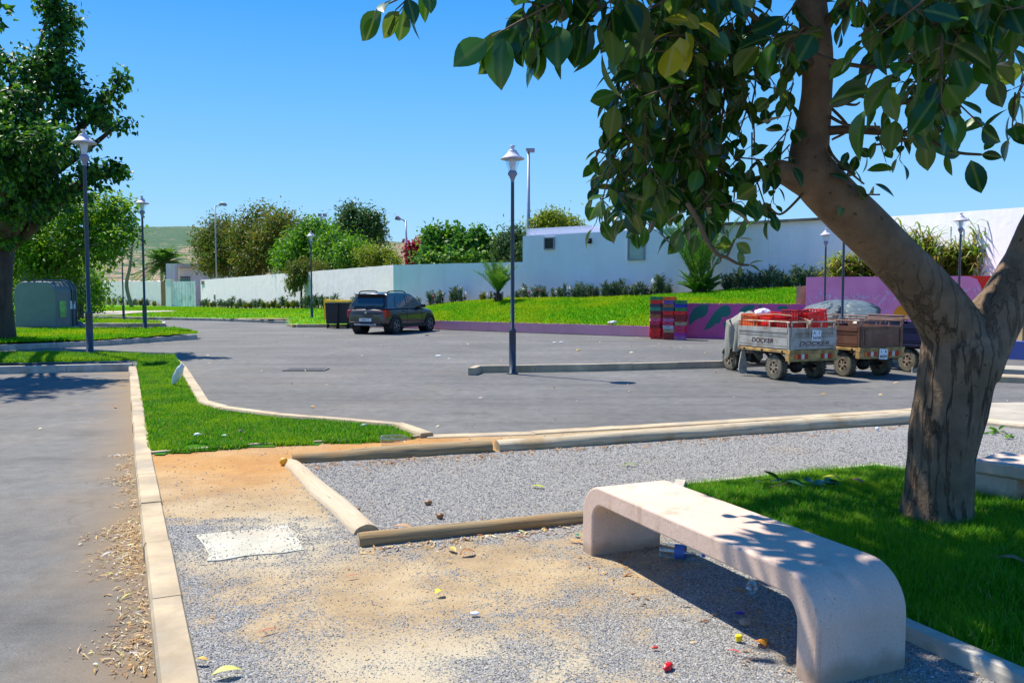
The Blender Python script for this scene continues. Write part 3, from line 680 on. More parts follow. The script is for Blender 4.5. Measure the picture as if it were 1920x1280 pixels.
mural('painted_wall', MU1, MU3, 2.03, -.05, [M['mag_high'], M['redp'], M['orangep'], M['chalk'], M['bluep']], 'taller violet-pink wall with red and orange shapes and chalk scribbles',
      [(1, [(1805, 515.5), (1818, 518), (1832, 523), (1838, 534), (1843, 547), (1850, 558), (1858, 552), (1866, 545), (1874, 530), (1872, 515)]), (2, [(1676, 584), (1680, 578), (1688, 572), (1696, 574), (1700, 584), (1702, 600), (1676, 600)]),
       (4, [(1876, 515), (1990, 514), (1990, 640), (1862, 640), (1866, 560)])], scr, thick=.25)
# low wall piece, kerbs and paving at the far right
blw = [G(1866, 672, 0), G(2200, 690, 0)]
wall('blue_wall', [(blw[0].x, blw[0].y, -.05, .42), (blw[1].x, blw[1].y, -.05, .42)], .3, M['bluep'], 'low blue painted wall seen right of the big trunk', foot=.05, side=1)
kerb('kerb', [G2(1700, 686, .1), G2(1860, 688, .1), G2(2200, 702, .1)], .12, -.1, .7, M['paving'], 1.5)
kerb('kerb', [G2(1820, 702, .1), G2(2200, 718, .1)], .12, -.1, .35, M['kerb'], 1.2)
rp = [G2(1760, 764, .1), G2(1840, 757, .1), G2(2200, 752, .1), G2(2200, 815, .1), G2(1840, 792, .1), G2(1762, 786, .1)]
MB().prism(rp, -.05, .115, lambda u, v, w_: Vector((u, v, w_))).build('pavement', M['paving'], kind='structure')
M['stainedk'] = plain('stained_kerb', (.6, .5, .36), .9, 0, .14, 4, .2, dirt=(.62, .3, .08))
kerb('kerb', [G2(1755, 788, .1), G2(1840, 793, .1), G2(1920, 802, .1), G2(2200, 832, .1)], .15, 0, .17, M['stainedk'], 1.2)
# lot divider kerb by the lamp (875..1350)
kk = [G2(884, 697.5, .06), G2(897, 686, .13), G2(1100, 683.5, .13), G2(1345, 677.5, .13), G2(1420, 675, .13), G2(1700, 668, .13)]
kerb('kerb', kk, .14, -.1, .14, M['kerb'], 1.0)
# back kerb along the log (pale)
kerb('kerb', [G2(800, 818, .1), G2(1000, 811.5, .1), G2(1300, 793.5, .1), G2(1700, 769.5, .1), G2(1770, 765, .1)], .108, -.1, .22, M['kerb'], 1.0)
# bed kerb
kerb('kerb', [bed[0], bed[1], bed[2], bed[3]], .16, 0, .09, M['concrete'], 1.0)
kerb('kerb', [bed[0], bed[7], bed[6], bed[5]], .13, 0, .08, M['concrete'], 1.0)
def bedz(x, y):
    e = np.minimum.reduce([seg_dist(x, y, bed[i], bed[(i+1) % len(bed)]) for i in range(len(bed))])
    return .10+.07*np.clip(e/.8, 0, 1)+.03*(vnoise(x, y, .5, 3)-.5)
grid_poly('lawn', bed, .06, bedz, M['lawn'])
# hatch slab
s3 = [Vector((p[0], p[1], 0)) for p in slab]
sl2 = []
for i in range(4):
    for q in range(9):
        a_, b_ = slab[i], slab[(i+1) % 4]; f = q/9; x_, y_ = a_[0]+(b_[0]-a_[0])*f, a_[1]+(b_[1]-a_[1])*f; sl2.append((x_+.03*mnoise.noise(Vector((x_*7, y_*7, 1))), y_+.03*mnoise.noise(Vector((x_*7, y_*7, 5)))))
mb = MB(); mb.prism(sl2, .08, .101, lambda u, v, w_: Vector((u, v, w_)))
mb.build('utility_hatch', M['hatch'], label='square pale concrete hatch cover set flush in the gravel', cat='hatch cover')
# drain grate
gc = G(574, 693, .004); mb = MB(); mb.box((gc.x, gc.y, .006), (.8, .5, .004), 0, 0)
for i in range(11): mb.box((gc.x-.36+i*.072, gc.y, .014), (.036, .44, .012), 0, 1)
for s_ in (-1, 1): mb.box((gc.x, gc.y+s_*.24, .0145), (.84, .03, .013), 0, 1); mb.box((gc.x+s_*.41, gc.y, .0145), (.03, .45, .013), 0, 1)
mb.build('drain_grate', [M['black'], plain('iron', (.15, .145, .14), .7, .2)], label='long iron drain grate set in the asphalt', cat='drain grate')
# ---- grass blades
def blades(name, tri_pts, zf, n, h, wd, mat, label, prune=None):
    """n blades in polygon"""
    if callable(tri_pts): x, y, z = tri_pts(n)
    else:
        xs = [p[0] for p in tri_pts]; ys = [p[1] for p in tri_pts]; x = np.empty(0); y = np.empty(0)
        while len(x) < n:
            a = rng.uniform(min(xs), max(xs), n); b = rng.uniform(min(ys), max(ys), n); k = inpoly(a, b, tri_pts)
            if prune is not None: k &= prune(a, b)
            x = np.concatenate([x, a[k]]); y = np.concatenate([y, b[k]])
        x, y = x[:n], y[:n]; z = zf(x, y)
    tv = np.array([(-.5, 0, 0), (.5, 0, 0), (.38, .12, .5), (-.38, .12, .5), (0, .5, 1)], float); tf = np.array([(0, 1, 2), (0, 2, 3), (3, 2, 4)])
    a = rng.random(n)*6.283; X = np.stack([np.cos(a), np.sin(a), 0*a], 1); lean = nrm(np.stack([.35*rng.standard_normal(n), .35*rng.standard_normal(n), np.ones(n)], 1))
    Y = np.stack([-np.sin(a), np.cos(a), 0*a], 1)
    hh = h*(.5+.8*rng.random(n))*(.65+.7*vnoise(x, y, .35 if h < .12 else 2.5, 77)); ww = wd*(.7+.6*rng.random(n))
    V, Fa = stamp(tv, tf, np.stack([x, y, z-.004], 1), X, Y, lean, np.stack([ww, hh*.7, hh], 1))
    tag(np_mesh(name, V, Fa, mat), label, 'grass', None, 'stuff')
inview = lambda a, b: np.abs(a) < .64*b+.4
blades('grass', bed, bedz, 125000, .062, .0045, M['grass'], 'long dark green grass growing round the foot of the big tree', lambda a, b: inview(a, b) & (b > 2.6))
blades('grass', triangle, trz, 95000, .050, .010, M['grass'], 'bright mown grass of the kerbed triangle with a white bag on it', lambda a, b: inview(a, b) & ~((seg_dist(a, b, triangle[1], triangle[4]) < .55) & (vnoise(a, b, .30, 15, 2) > .57)))
blades('grass', strip, trz, 36000, .075, .013, M['grass'], 'strip of shaded grass under the nearest left street lamp', lambda a, b: inview(a, b))
def on_bank(B):
    V, Fq = B; V = np.array(V); Fq = np.array(Fq); A = V[Fq[:, 0]]; Bv = V[Fq[:, 1]]; C = V[Fq[:, 2]]; D = V[Fq[:, 3]]
    ar = np.linalg.norm(np.cross(Bv-A, D-A), axis=1); ar = ar/ar.sum()
    def f(n):
        i = rng.choice(len(Fq), n, p=ar); u = rng.random(n)[:, None]; v = rng.random(n)[:, None]
        p = (A[i]*(1-u)+Bv[i]*u)*(1-v)+(D[i]*(1-u)+C[i]*u)*v; return p[:, 0], p[:, 1], p[:, 2]
    return f
blades('grass', on_bank(BK1), None, 60000, .10, .030, M['fargrass'], 'bright green grass bank sloping up behind the pink wall')
blades('grass', on_bank(BK2), None, 30000, .10, .028, M['fargrass'], 'yellowish grass above the magenta leaf mural')
blades('grass', far_l, farz, 60000, .09, .045, M['fargrass'], 'far bright lawn below the sunlit wall', lambda a, b: inview(a, b) & (b < 95) & ~inpoly(a, b, [(q.x, q.y) for q in pth]))
blades('grass', isl2, lambda x, y: .12+.06*np.clip((y-19)/4, 0, 1)+.03*vnoise(x, y, 2, 2), 38000, .085, .022, M['fargrass'], 'grass island in front of the recycling container', lambda a, b: inview(a, b))
blades('grass', isl3, lambda x, y: .12+.03*vnoise(x, y, 2, 2), 22000, .09, .03, M['fargrass'], 'small grass island behind the recycling container', lambda a, b: inview(a, b))
# ================================================================== THINGS
# ---- street lamps
def make_lamp():
    r = empty('street_lamp')
    mb = MB(); mb.lathe([(.11, 0), (.11, .02), (.067, .03), (.067, .80), (.072, .81), (.072, .85), (.045, .87), (.045, .885), (.037, .89), (.037, 2.2), (.032, 3.69)], 16); mb.build('pole', M['poleg'], r, smooth=True)
    mb = MB(); mb.lathe([(.033, 3.66), (.036, 3.70), (.06, 3.76), (.09, 3.80), (.092, 3.835), (.074, 3.85), (.07, 3.87), (.0, 3.871)], 18); nk = mb.build('lantern_neck', M['lampneck'], r, smooth=True)
    mb = MB(); mb.lathe([(.078, 3.865), (.10, 3.94), (.13, 4.02), (.165, 4.10)], 20); mb.build('globe', M['glass'], r, smooth=True)
    mb = MB(); mb.lathe([(.045, 3.87), (.055, 3.95), (.068, 4.03), (.078, 4.10), (0, 4.105)], 14); mb.build('diffuser', M['diff'], r, smooth=True)
    mb = MB(); mb.lathe([(0, 4.115), (.20, 4.095), (.226, 4.085), (.228, 4.10), (.16, 4.145), (.115, 4.19), (.085, 4.235), (.085, 4.25), (.05, 4.265), (.028, 4.28), (.028, 4.30), (.05, 4.325), (.048, 4.345), (0, 4.35)], 22); mb.build('lamp_hat', M['lampw'], r, smooth=True)
    return r
L0 = make_lamp(); GL = 'lantern-style street lamps'
lamp_spots = [((961, 701, 0), None, 0, 4.35, 'nearest lantern street lamp standing alone by the low kerb in the car park'),
    ((169, 666, .21), None, 0, None, 'tall lantern street lamp on the left grass strip, its hat touching the tree'),
    ((272, 619, .18), None, 0, None, 'lantern street lamp at the end of the grass island, in front of the gate wall'),
    ((585, 602, .12), None, 0, None, 'distant lantern street lamp beside the black bins and the overhanging tree'),
    ((232, 601, .13), 455, 0, None, 'street lamp on the small far island with its head lost among leaves'),
    ((1546, 575, 0), 428, 26.0, None, 'small lantern street lamp in front of the violet wall, half behind the big limb'),
    ((1797, 575, 0), 399, 23.6, None, 'lantern street lamp in front of the reeds between the two limbs of the big tree'),
    ((1577, 683, 0), 395, 18.6, None, 'street lamp rising behind the brown cargo trike, its head hidden by the big limb')]
tops = {0: 274, 1: 243, 2: 367, 3: 433}
for i, ((px, py, gz_), tp, Yf, H, lab) in enumerate(lamp_spots):
    p = G(px, py, gz_) if not Yf else Vector((AT(px, py, Yf).x, Yf, 0))
    if H is None: H = AT(px, tp if tp else tops[i], p.y).z-p.z
    o = L0 if i == 0 else copy_tree(L0); o.location = p; o.scale = (H/4.35,)*3; tag(o, lab, 'street lamp', GL)
# cobra head and mast lights
def cobra(px, ptop, pbot, Y, side, lab, hd=1.6, name='road_light'):
    b = AT(px, pbot, Y); t_ = AT(px, ptop, Y); b.z = min(b.z, 0.2); r = empty(name, (b.x, Y, 0), label=lab, cat='road light')
    mb = MB(); mb.tube([(0, 0, 0), (0, 0, t_.z)], [.11, .06], 8); mb.build('pole', M['galv'], r, smooth=True)
    mb = MB(); h = t_.z; mb.tube([(0, 0, h-.15), (side*.25, 0, h+.05), (side*.5, 0, h+.1)], .045, 6)
    mb.tube([(side*.4, 0, h+.05), (side*.7, 0, h+.22), (side*(hd), 0, h+.12), (side*(hd+.15), 0, h+.06)], [.09, .2, .17, .04], 8); mb.build('lamp_head', M['lampneck'], r, smooth=True)
cobra(405, 386, 470, 90, 1, 'grey road light on a thin mast behind the left brown tree', 1.1)
cobra(762, 413, 520, 62, -1, 'grey road light with its head turned left, beyond the corner of the wall', .65)
cobra(768, 452, 520, 95, -1, 'tiny distant road light just right of the taller one', .5)
cobra(808, 437, 520, 75, -1, 'small road light peeping over the fig-green tree', .6)
mt = AT(991, 284, 60); r = empty('mast_light', (mt.x, 60, 0), label='very tall thin floodlight mast rising behind the white building', cat='floodlight mast')
mb = MB(); mb.tube([(0, 0, 0), (0, 0, mt.z)], [.17, .09], 10); mb.build('mast', M['galv'], r, smooth=True)
mb = MB(); mb.box((.2, -.1, mt.z+.05), (.45, .3, .28)); mb.box((-.08, -.1, mt.z+.1), (.2, .25, .2)); mb.build('floodlight', M['lampneck'], r, bevel=.03)
am = AT(602, 405, 110); r = empty('mast_light', (am.x, 110, 0), label='far mast with a cluster of small lights between the two tree crowns', cat='floodlight mast')
mb = MB(); mb.tube([(0, 0, 0), (0, 0, am.z)], .08, 6); mb.build('mast', M['galv'], r)
for q in range(4): mb = MB(); mb.box((-.5+q*.33, 0, am.z-.6+(q % 2)*.7), (.45, .3, .4), R(20*q)); mb.build('floodlight', M['lampneck'], r)
# ---- bench
def pinkm(): return plain('pink_concrete', (.62, .47, .37), .85, 0, .09, 2.5, .3, dirt=(.54, .39, .29))
def benchm():
    m, t, p, o = newmat('pink_concrete'); v = coords(t); c = ramp(t, [(.3, (.58, .42, .33)), (.7, (.71, .53, .42))], noise(t, v, 2.2, 6, .65)).outputs[0]
    st = ramp(t, [(.54, (0, 0, 0)), (.68, (.7, .7, .7))], noise(t, coords(t, (3, 3, .6)), 2.3, 6, .7)).outputs[0]; c = mixc(t, st, c, (.46, .31, .22))
    pit = ramp(t, [(.70, (0, 0, 0)), (.73, (.75, .75, .75))], noise(t, v, 75, 2, .5)).outputs[0]; c = mixc(t, pit, c, (.24, .17, .13))
    fg = ramp(t, [(.3, (.88, .88, .88)), (.7, (1.1, 1.1, 1.1))], noise(t, v, 120, 3, .7)).outputs[0]; c = mixc(t, 1, c, fg, 'MULTIPLY')
    sx = N(t, 'ShaderNodeSeparateXYZ'); tc = N(t, 'ShaderNodeTexCoord'); t.links.new(tc.outputs['Object'], sx.inputs[0]); ad = N(t, 'ShaderNodeMath', operation='MULTIPLY_ADD'); t.links.new(noise(t, v, 6, 4), ad.inputs[0]); ad.inputs[1].default_value = -.14; t.links.new(sx.outputs[2], ad.inputs[2])
    ft = ramp(t, [(.06, (.7, .7, .7)), (.11, (0, 0, 0))], ad.outputs[0]).outputs[0]; c = mixc(t, ft, c, (.36, .24, .15))
    t.links.new(c, p.inputs['Base Color']); p.inputs['Roughness'].default_value = .85; b1 = bump(t, p, noise(t, v, 40, 5, .7), .25, .008); bump(t, p, noise(t, v, 3, 3), .2, .04, b1); return m
M['bench'] = benchm()
def bench():
    z0 = .10; A = G(1092, 1031, z0); B = G(1531, 1289, z0); C = G(1692, 1250, z0)
    u = (B-A); L = u.length; u.normalize(); n = Vector((-u.y, u.x, 0)); n = n if n.dot(C-B) > 0 else -n
    W_ = .46; H = .405; t = .10; prof = []
    def arc(cx, cz, r, a0, a1, k=24): return [(cx+r*math.cos(R(a0+(a1-a0)*i/k)), cz+r*math.sin(R(a0+(a1-a0)*i/k))) for i in range(k+1)]
    ro = .19; ri = .10
    outer = [(0, -.03)]+arc(ro, H-ro, ro, 180, 90)+arc(L-ro, H-ro, ro, 90, 0)+[(L, -.03)]
    inner = [(L-.115, -.03)]+arc(L-.115-ri, H-t-ri, ri, 0, 90)+arc(.115+ri, H-t-ri, ri, 90, 180)+[(.115, -.03)]
    m_ = len(outer); 
    ring = outer+inner[::-1]   # paired
    # build strip: outer[i] with inner matched
    ob = outer; ib = inner[::-1]; nn = len(ob); vs = []
    for w_ in (0, W_):
        for (x, z) in ob: vs.append(A+u*x+n*w_+Vector((0, 0, z)))
        for (x, z) in ib: vs.append(A+u*x+n*w_+Vector((0, 0, z)))
    fs = []
    for i in range(nn-1):
        fs += [(i, i+1, nn+i+1, nn+i), (2*nn+i+1, 2*nn+i, 3*nn+i, 3*nn+i+1), (i+1, i, 2*nn+i, 2*nn+i+1), (nn+i, nn+i+1, 3*nn+i+1, 3*nn+i)]
    fs += [(0, nn, 3*nn, 2*nn), (nn-1, 3*nn-1, 4*nn-1, 2*nn-1)]
    mb = MB(); mb.add(vs, fs); o = mb.build('bench', M['bench'], bevel=.010, label='curved pink concrete bench in the foreground with leaf shadows on its near end', cat='bench')
    return A, u, n, L
BA, BU, BN, BL = bench()
p1, p2 = G(1822, 862, .43), G(2010, 890, .43); d = (p2-p1); u2 = d.normalized(); n2 = Vector((-u2.y, u2.x, 0)); L2 = 1.9
r2 = empty('bench', (p1.x, p1.y, .09), math.atan2(u2.y, u2.x), label='second concrete bench in full shade behind the trunk at the right edge', cat='bench')
mb = MB(); mb.box((L2/2, .24, .30), (L2, .48, .09)); mb.build('seat', M['bench'], r2, bevel=.015)
for xx in (.0, L2-.42): mb = MB(); mb.box((xx+.14, .24, .12), (.28, .42, .26)); mb.build('leg', M['bench'], r2, bevel=.012)
# ---- logs
def woodm(name, a, b, dirt, sc=1.0):
    m, t, p, o = newmat(name); v = coords(t, (1, 1, 1), 'UV')
    tc = coords(t, (1, 1, 1)); a_ = N(t, 'ShaderNodeAttribute', attribute_name='along'); cmb = N(t, 'ShaderNodeCombineXYZ'); b_ = N(t, 'ShaderNodeAttribute', attribute_name='around')
    t.links.new(a_.outputs['Fac'], cmb.inputs[0]); t.links.new(b_.outputs['Fac'], cmb.inputs[1]); mp = N(t, 'ShaderNodeMapping'); mp.inputs['Scale'].default_value = (2.2, 22, 1); t.links.new(cmb.outputs[0], mp.inputs[0])
    n1 = noise(t, mp.outputs[0], 1.2, 6, .65); c = ramp(t, [(.3, a), (.62, b), (.8, [x*1.15 for x in b])], n1).outputs[0]
    cr = ramp(t, [(.30, (.12, .10, .08)), (.37, (1, 1, 1))], n1).outputs[0]; c = mixc(t, 1, c, cr, 'MULTIPLY')
    dm = ramp(t, [(.5, (0, 0, 0)), (.65, (.8, .8, .8))], noise(t, tc, 3, 4)).outputs[0]; c = mixc(t, dm, c, dirt)
    t.links.new(c, p.inputs['Base Color']); p.inputs['Roughness'].default_value = .9; bump(t, p, n1, .6, .01); return m
M['wood1'] = woodm('weathered_log', (.17, .12, .06), (.38, .28, .15), (.34, .19, .07)); M['wood2'] = woodm('pale_log', (.36, .30, .20), (.56, .47, .33), (.36, .24, .12))
M['wood3'] = woodm('dusty_log', (.42, .33, .22), (.52, .43, .31), (.48, .36, .22)); M['endgrain'] = plain('log_end', (.42, .33, .2), .9, 0, .2, 12, .3)
def log(name, a, b, ra, rb, mat, label, seed, droop=0, flat=1.0):
    a, b = Vector(a), Vector(b); n = 60; ns = 20; L = (b-a).length; vs = []; al = []; ar = []
    t = (b-a).normalized(); s = Vector((-t.y, t.x, 0)).normalized(); up = t.cross(s)*-1; up = Vector((0, 0, 1))
    for i in range(n+1):
        f = i/n; p = a.lerp(b, f)+s*(.018*mnoise.noise(Vector((f*L*1.2, seed, 0))))+up*(.01*mnoise.noise(Vector((f*L*1.5, seed, 9))))
        r_ = (ra+(rb-ra)*f)
        if i in (0, n): r_ *= .93
        for k in range(ns):
            an = 2*math.pi*k/ns; q = r_*(1+.13*mnoise.noise(Vector((f*L*1.1, math.cos(an)*1.1+seed, math.sin(an)*1.1)))+.05*mnoise.noise(Vector((f*L*5, math.cos(an)*4+seed, math.sin(an)*4))))
            vs.append(p+s*math.cos(an)*q+up*math.sin(an)*q*flat); al.append(f*L); ar.append(k/ns if k <= ns/2 else 1-k/ns)
    fs = [(i*ns+k, i*ns+(k+1) % ns, (i+1)*ns+(k+1) % ns, (i+1)*ns+k) for i in range(n) for k in range(ns)]
    o = np_mesh(name, vs, fs, mat, smooth=True, attrs={'along': al, 'around': ar}); tag(o, label, 'log')
    for i, e in ((0, -1), (n, 1)):
        mb = MB(); c = sum((vs[i*ns+k] for k in range(ns)), Vector())/ns+t*e*.004
        pts = [vs[i*ns+k]+t*e*.002 for k in range(ns)]; mb.add(pts+[c], [(k, (k+1) % ns, ns) for k in range(ns)])
        mb.build('end_grain', M['endgrain'], o)
    return o
log('border_log', G(548, 864, .11), G(920, 839.5, .12), .070, .080, M['wood1'], 'dark round border log between the orange soil and the gravel', 1)
log('border_log', G(932, 839, .12), G(1765, 781, .13), .084, .112, M['wood2'], 'long pale border log running along the far side of the gravel', 2, flat=.85)
log('border_log', G(545, 870, .085), G(688, 1000, .095), .075, .095, M['wood3'], 'half-buried dusty log lying diagonally towards the hatch', 3, flat=.7)
log('border_log', G(672, 1014, .12), G(1150, 964, .12), .052, .044, M['wood1'], 'thin brown border log ending behind the front bench', 4)
# ---- recycling container
def contm(): return plain('container_shell', (.15, .185, .19), .45, 0, .06, 1.5, dirt=(.12, .15, .15))
M['cont'] = contm()
def container():
    a = G(22, 619, .14); b = G(112, 619, .14); Y = a.y; x0, x1 = a.x, b.x; Wc = x1-x0; H = AT(60, 525, Y).z-.14; Dp = 1.25
    r = empty('recycling_container', ((x0+x1)/2, Y, .14), R(-8), label='large pale grey-green round-topped recycling container behind the left tree trunk', cat='recycling container')
    def prof(w_, h, rr): 
        o_ = [(-w_/2, .1)]
        for i in range(9): an = math.pi-(math.pi/2)*i/8; o_.append((-w_/2+rr+rr*math.cos(an), h-rr+rr*math.sin(an)))
        for i in range(9): an = math.pi/2-(math.pi/2)*i/8; o_.append((w_/2-rr+rr*math.cos(an), h-rr+rr*math.sin(an)))
        return o_+[(w_/2, .1)]
    mb = MB(); mb.prism(prof(Wc*.95, H-.05, .42), -Dp/2, Dp/2, lambda u, v, w_: Vector((u, w_+Dp/2, v))); mb.build('shell', M['cont'], r, bevel=.05)
    for y_ in (.86, 1.08):
        mb = MB(); pr = prof(Wc*.985, H, .44); pts = [Vector((u, y_+.07, v)) for u, v in pr[:]]; mb.tube(pts, .028, 6); mb.build('rib', M['cont'], r, smooth=True)
    mb = MB(); mb.box((0, Dp/2, .06), (Wc, Dp*.98, .12)); mb.build('plinth', M['concrete'], r, bevel=.02)
    mb = MB(); mb.box((Wc*.475+.012, Dp*.3, H*.42), (.02, .36, .6)); mb.build('sticker', plain('green_sticker', (.25, .55, .12), .5, 0, .3, 3), r)
    mb = MB(); mb.box((Wc*.475+.014, Dp*.75, H*.5), (.02, .3, .3)); mb.build('label_plate', M['diff'], r)
    mb = MB(); mb.box((Wc*.478, Dp*.77, H*.66), (.05, .13, .55)); mb.build('slot', M['black'], r)
    mb = MB(); mb.tube([(0, Dp/2, H-.06), (0, Dp/2, H+.06)], .03, 8); mb.lathe([(.0, 0), (.07, .02), (.0, .05)], 10, (0, Dp/2, H+.05)); mb.build('lifting_eye', M['poleg'], r)
container()
for (x0, x1, yt, lab) in ((44, 51, 490, 'taller of two blue-grey steel posts behind the recycling container'), (61, 67, 506, 'shorter blue-grey steel post behind the recycling container')):
    a = AT(x0, 600, 37); b = AT(x1, yt, 37); mb = MB(); mb.box(((a.x+b.x)/2, 37, b.z/2), (b.x-a.x, .16, b.z)); mb.box(((a.x+b.x)/2, 37, b.z+.02), (b.x-a.x+.03, .2, .04)); mb.build('steel_post', plain('blue_post', (.06, .09, .12), .5, .1), label=lab, cat='post', bevel=.01)
def bag(px, py, s, mat, lab, z=.14, name='garbage_bag', cat='garbage bag'):
    p = G(px, py, z); bm = bmesh.new(); bmesh.ops.create_icosphere(bm, subdivisions=4, radius=1)
    for v in bm.verts:
        q = v.co.copy(); k = 1+.22*mnoise.noise(q*1.7+Vector((px, 0, 0)))+.10*mnoise.turbulence(q*3, 3, True)
        v.co = Vector((q.x*s*k, q.y*s*.8*k, max(-.55, q.z*k)*s*.62+s*.34))
    me = bpy.data.meshes.new(name); bm.to_mesh(me); bm.free(); return link_mesh(name, me, mat, smooth=True, loc=p, label=lab, cat=cat)
M['bagd'] = plain('dark_film', (.10, .12, .20), .3, 0, .3, 6, spec=.6); M['bagt'] = plain('teal_film', (.10, .45, .45), .35, 0, .4, 6); M['bagw'] = plain('white_film', (.75, .76, .78), .4, 0, .06, 20, .4)
M['bagp'] = plain('purple_film', (.35, .08, .35), .4, 0, .4, 6); M['card'] = plain('cardboard', (.42, .31, .2), .9, 0, .15, 5)
bag(141, 616, .30, M['bagd'], 'dark translucent rubbish bag slumped on the grass by the container'); bag(127, 616, .20, M['bagt'], 'small teal rubbish bag between the container and the dark bag'); bag(118, 617, .14, M['bagp'], 'little purple plastic bag at the foot of the recycling container')
bag(152, 614, .16, M['card'], 'crumpled tan cardboard beside the rubbish bags', name='crumpled_box', cat='box')
# ---- bins
M['binb'] = plain('bin_charcoal', (.018, .018, .022), .45, 0, .1, 3); M['biny'] = plain('bin_yellow', (.95, .60, .01), .45, 0, .06, 3)
def bin_(px, lab, tint, lidside, Y=36.5):
    p = Vector((AT(px, 612, Y).x, Y, 0)); r = empty('wheelie_bin', p, R(4), label=lab, cat='bin', group='wheelie bins beside the car'); W_, D_, H = .56, .6, 1.08
    mb = MB(); mb.box((0, 0, .62), (W_*.86, D_*.84, .84), taper=1.13); mb.build('tub', M[tint], r, bevel=.02)
    mb = MB(); mb.box((0, 0, 1.06), (W_*1.02, D_*1.0, .06)); mb.build('rim', M['binb'], r, bevel=.01)
    mb = MB(); mb.box((0, D_*.55, .78), (W_*1.06, .05, .62), Matrix.Rotation(R(-6), 3, 'X')); mb.box((0, D_*.50, 1.115), (W_*1.06, .16, .05)); mb.build('lid', M['biny'], r, bevel=.01)
    mb = MB(); mb.tube([(-W_*.45, D_*.52, 1.0), (W_*.45, D_*.52, 1.0)], .018, 8); mb.build('handle', M['binb'], r)
    for sx in (-1, 1):
        for sy in (-1, 1):
            mb = MB(); mb.lathe([(0, -.025), (.07, -.025), (.09, -.015), (.09, .015), (.07, .025), (0, .025)], 12, (sx*W_*.36, sy*.2, .092), 'X'); mb.bar((sx*W_*.36, sy*.2, .1), (sx*W_*.36, sy*.2, .22), .03, .03); mb.build('castor', M['rubber'], r)
bin_(624, 'leftmost charcoal wheelie bin with its yellow lid thrown back', 'binb', -1)
bin_(643, 'middle charcoal wheelie bin in the row next to the car', 'binb', -1, 36.7)
bin_(664, 'yellow-bodied wheelie bin half hidden behind the parked car', 'biny', 1, 37.2)
p = Vector((AT(614, 612, 37.4).x, 37.4, 0)); mb = MB(); mb.box((-.02, 0, .78), (.26, .06, .9)); mb.box((.5, .02, 1.17), (1.1, .3, .05)); o = mb.build('loose_lid', M['biny'], bevel=.01, loc=p, label='loose yellow bin lid leaning behind the leftmost charcoal bin', cat='bin lid')
# ---- car
M['carp'] = plain('brown_grey_metallic', (.085, .068, .06), .3, .55, .02, 1, coat=.9); M['carglass'] = plain('tinted_glass', (.015, .03, .035), .04, 0, .0, 1, spec=1.0)
M['redlens'] = plain('red_lens', (.42, .008, .006), .15, 0, .1, 8); M['rim'] = plain('alloy', (.38, .39, .42), .35, .8, .05, 8); M['blackp'] = plain('black_plastic', (.02, .02, .022), .55, 0, .08, 8); M['chrome'] = plain('chrome', (.7, .7, .72), .15, 1, .02, 2); M['plate'] = plain('plate_white', (.75, .78, .8), .4, 0, .02, 2); M['ink'] = plain('plate_ink', (.02, .02, .025), .6)
def text(s, size, mat, parent, M4, name='lettering', ext=.002, shear=0, sx=1.0):
    cu = bpy.data.curves.new(name, 'FONT'); cu.body = s; cu.size = size; cu.extrude = ext; cu.align_x = 'CENTER'; cu.align_y = 'CENTER'; cu.shear = shear
    o = bpy.data.objects.new(name, cu); COL.objects.link(o); dg = bpy.context.evaluated_depsgraph_get(); me = bpy.data.meshes.new_from_object(o.evaluated_get(dg)); bpy.data.objects.remove(o); bpy.data.curves.remove(cu)
    me.transform(Matrix.Diagonal((sx, 1, 1, 1))); me.transform(M4); return link_mesh(name, me, mat, parent)
def face_mat(loc, nrm_, up=Vector((0, 0, 1))):
    n = Vector(nrm_).normalized(); x = up.cross(n).normalized(); y = n.cross(x); m = Matrix((x, y, n)).transposed().to_4x4(); m.translation = Vector(loc); return m
def wheel_mesh(parent, c, rad, wd, side, rimmat, spokes=5, name='wheel', rough=False, rimr=.66):
    """axis X; side=+1 outer face toward +X"""
    c = Vector(c); mb = MB(); h = wd/2; prof = [(rad*rimr, -h), (rad*.9, -h), (rad*.985, -h*.75), (rad, -h*.4), (rad, h*.4), (rad*.985, h*.75), (rad*.9, h), (rad*rimr, h), (rad*rimr, -h)]
    mb.lathe(prof, 28, c, 'X'); wh = mb.build(name, M['tyre2'] if rough else M['rubber'], parent, smooth=False)
    if rough:
        tb = MB()
        for k in range(30):
            an = 2*math.pi*k/30
            for s_ in (-1, 1):
                q = Vector((s_*h*.55, math.cos(an+s_*.05)*rad*1.0, math.sin(an+s_*.05)*rad*1.0)); tb.box(c+q, (h*.8, .018, .02), Matrix.Rotation(an, 3, 'X'))
        tb.build('tread', M['rubber'], wh)
    rb = MB(); o_ = side*h*.7; R1 = rad*rimr
    rb.lathe([(R1*1.0, side*h*1.0), (R1*.93, side*h*1.02), (R1*.9, side*h*.6), (R1*.88, side*h*.1), (0, side*h*.05)], 24, c, 'X')
    rb.lathe([(0, side*h*1.0), (R1*.22, side*h*.95), (R1*.26, side*h*.3)], 12, c, 'X')
    for k in range(spokes):
        an = 2*math.pi*k/spokes; d_ = Vector((0, math.cos(an), math.sin(an))); rb.bar(c+d_*R1*.15+Vector((side*h*.85, 0, 0)), c+d_*R1*.93+Vector((side*h*.7, 0, 0)), R1*.2, .03)
    rb.build('rim', rimmat, wh)
    return wh
M['tyre2'] = plain('dusty_tyre', (.16, .145, .10), .95, 0, .2, 8, .3, dirt=(.05, .048, .04))
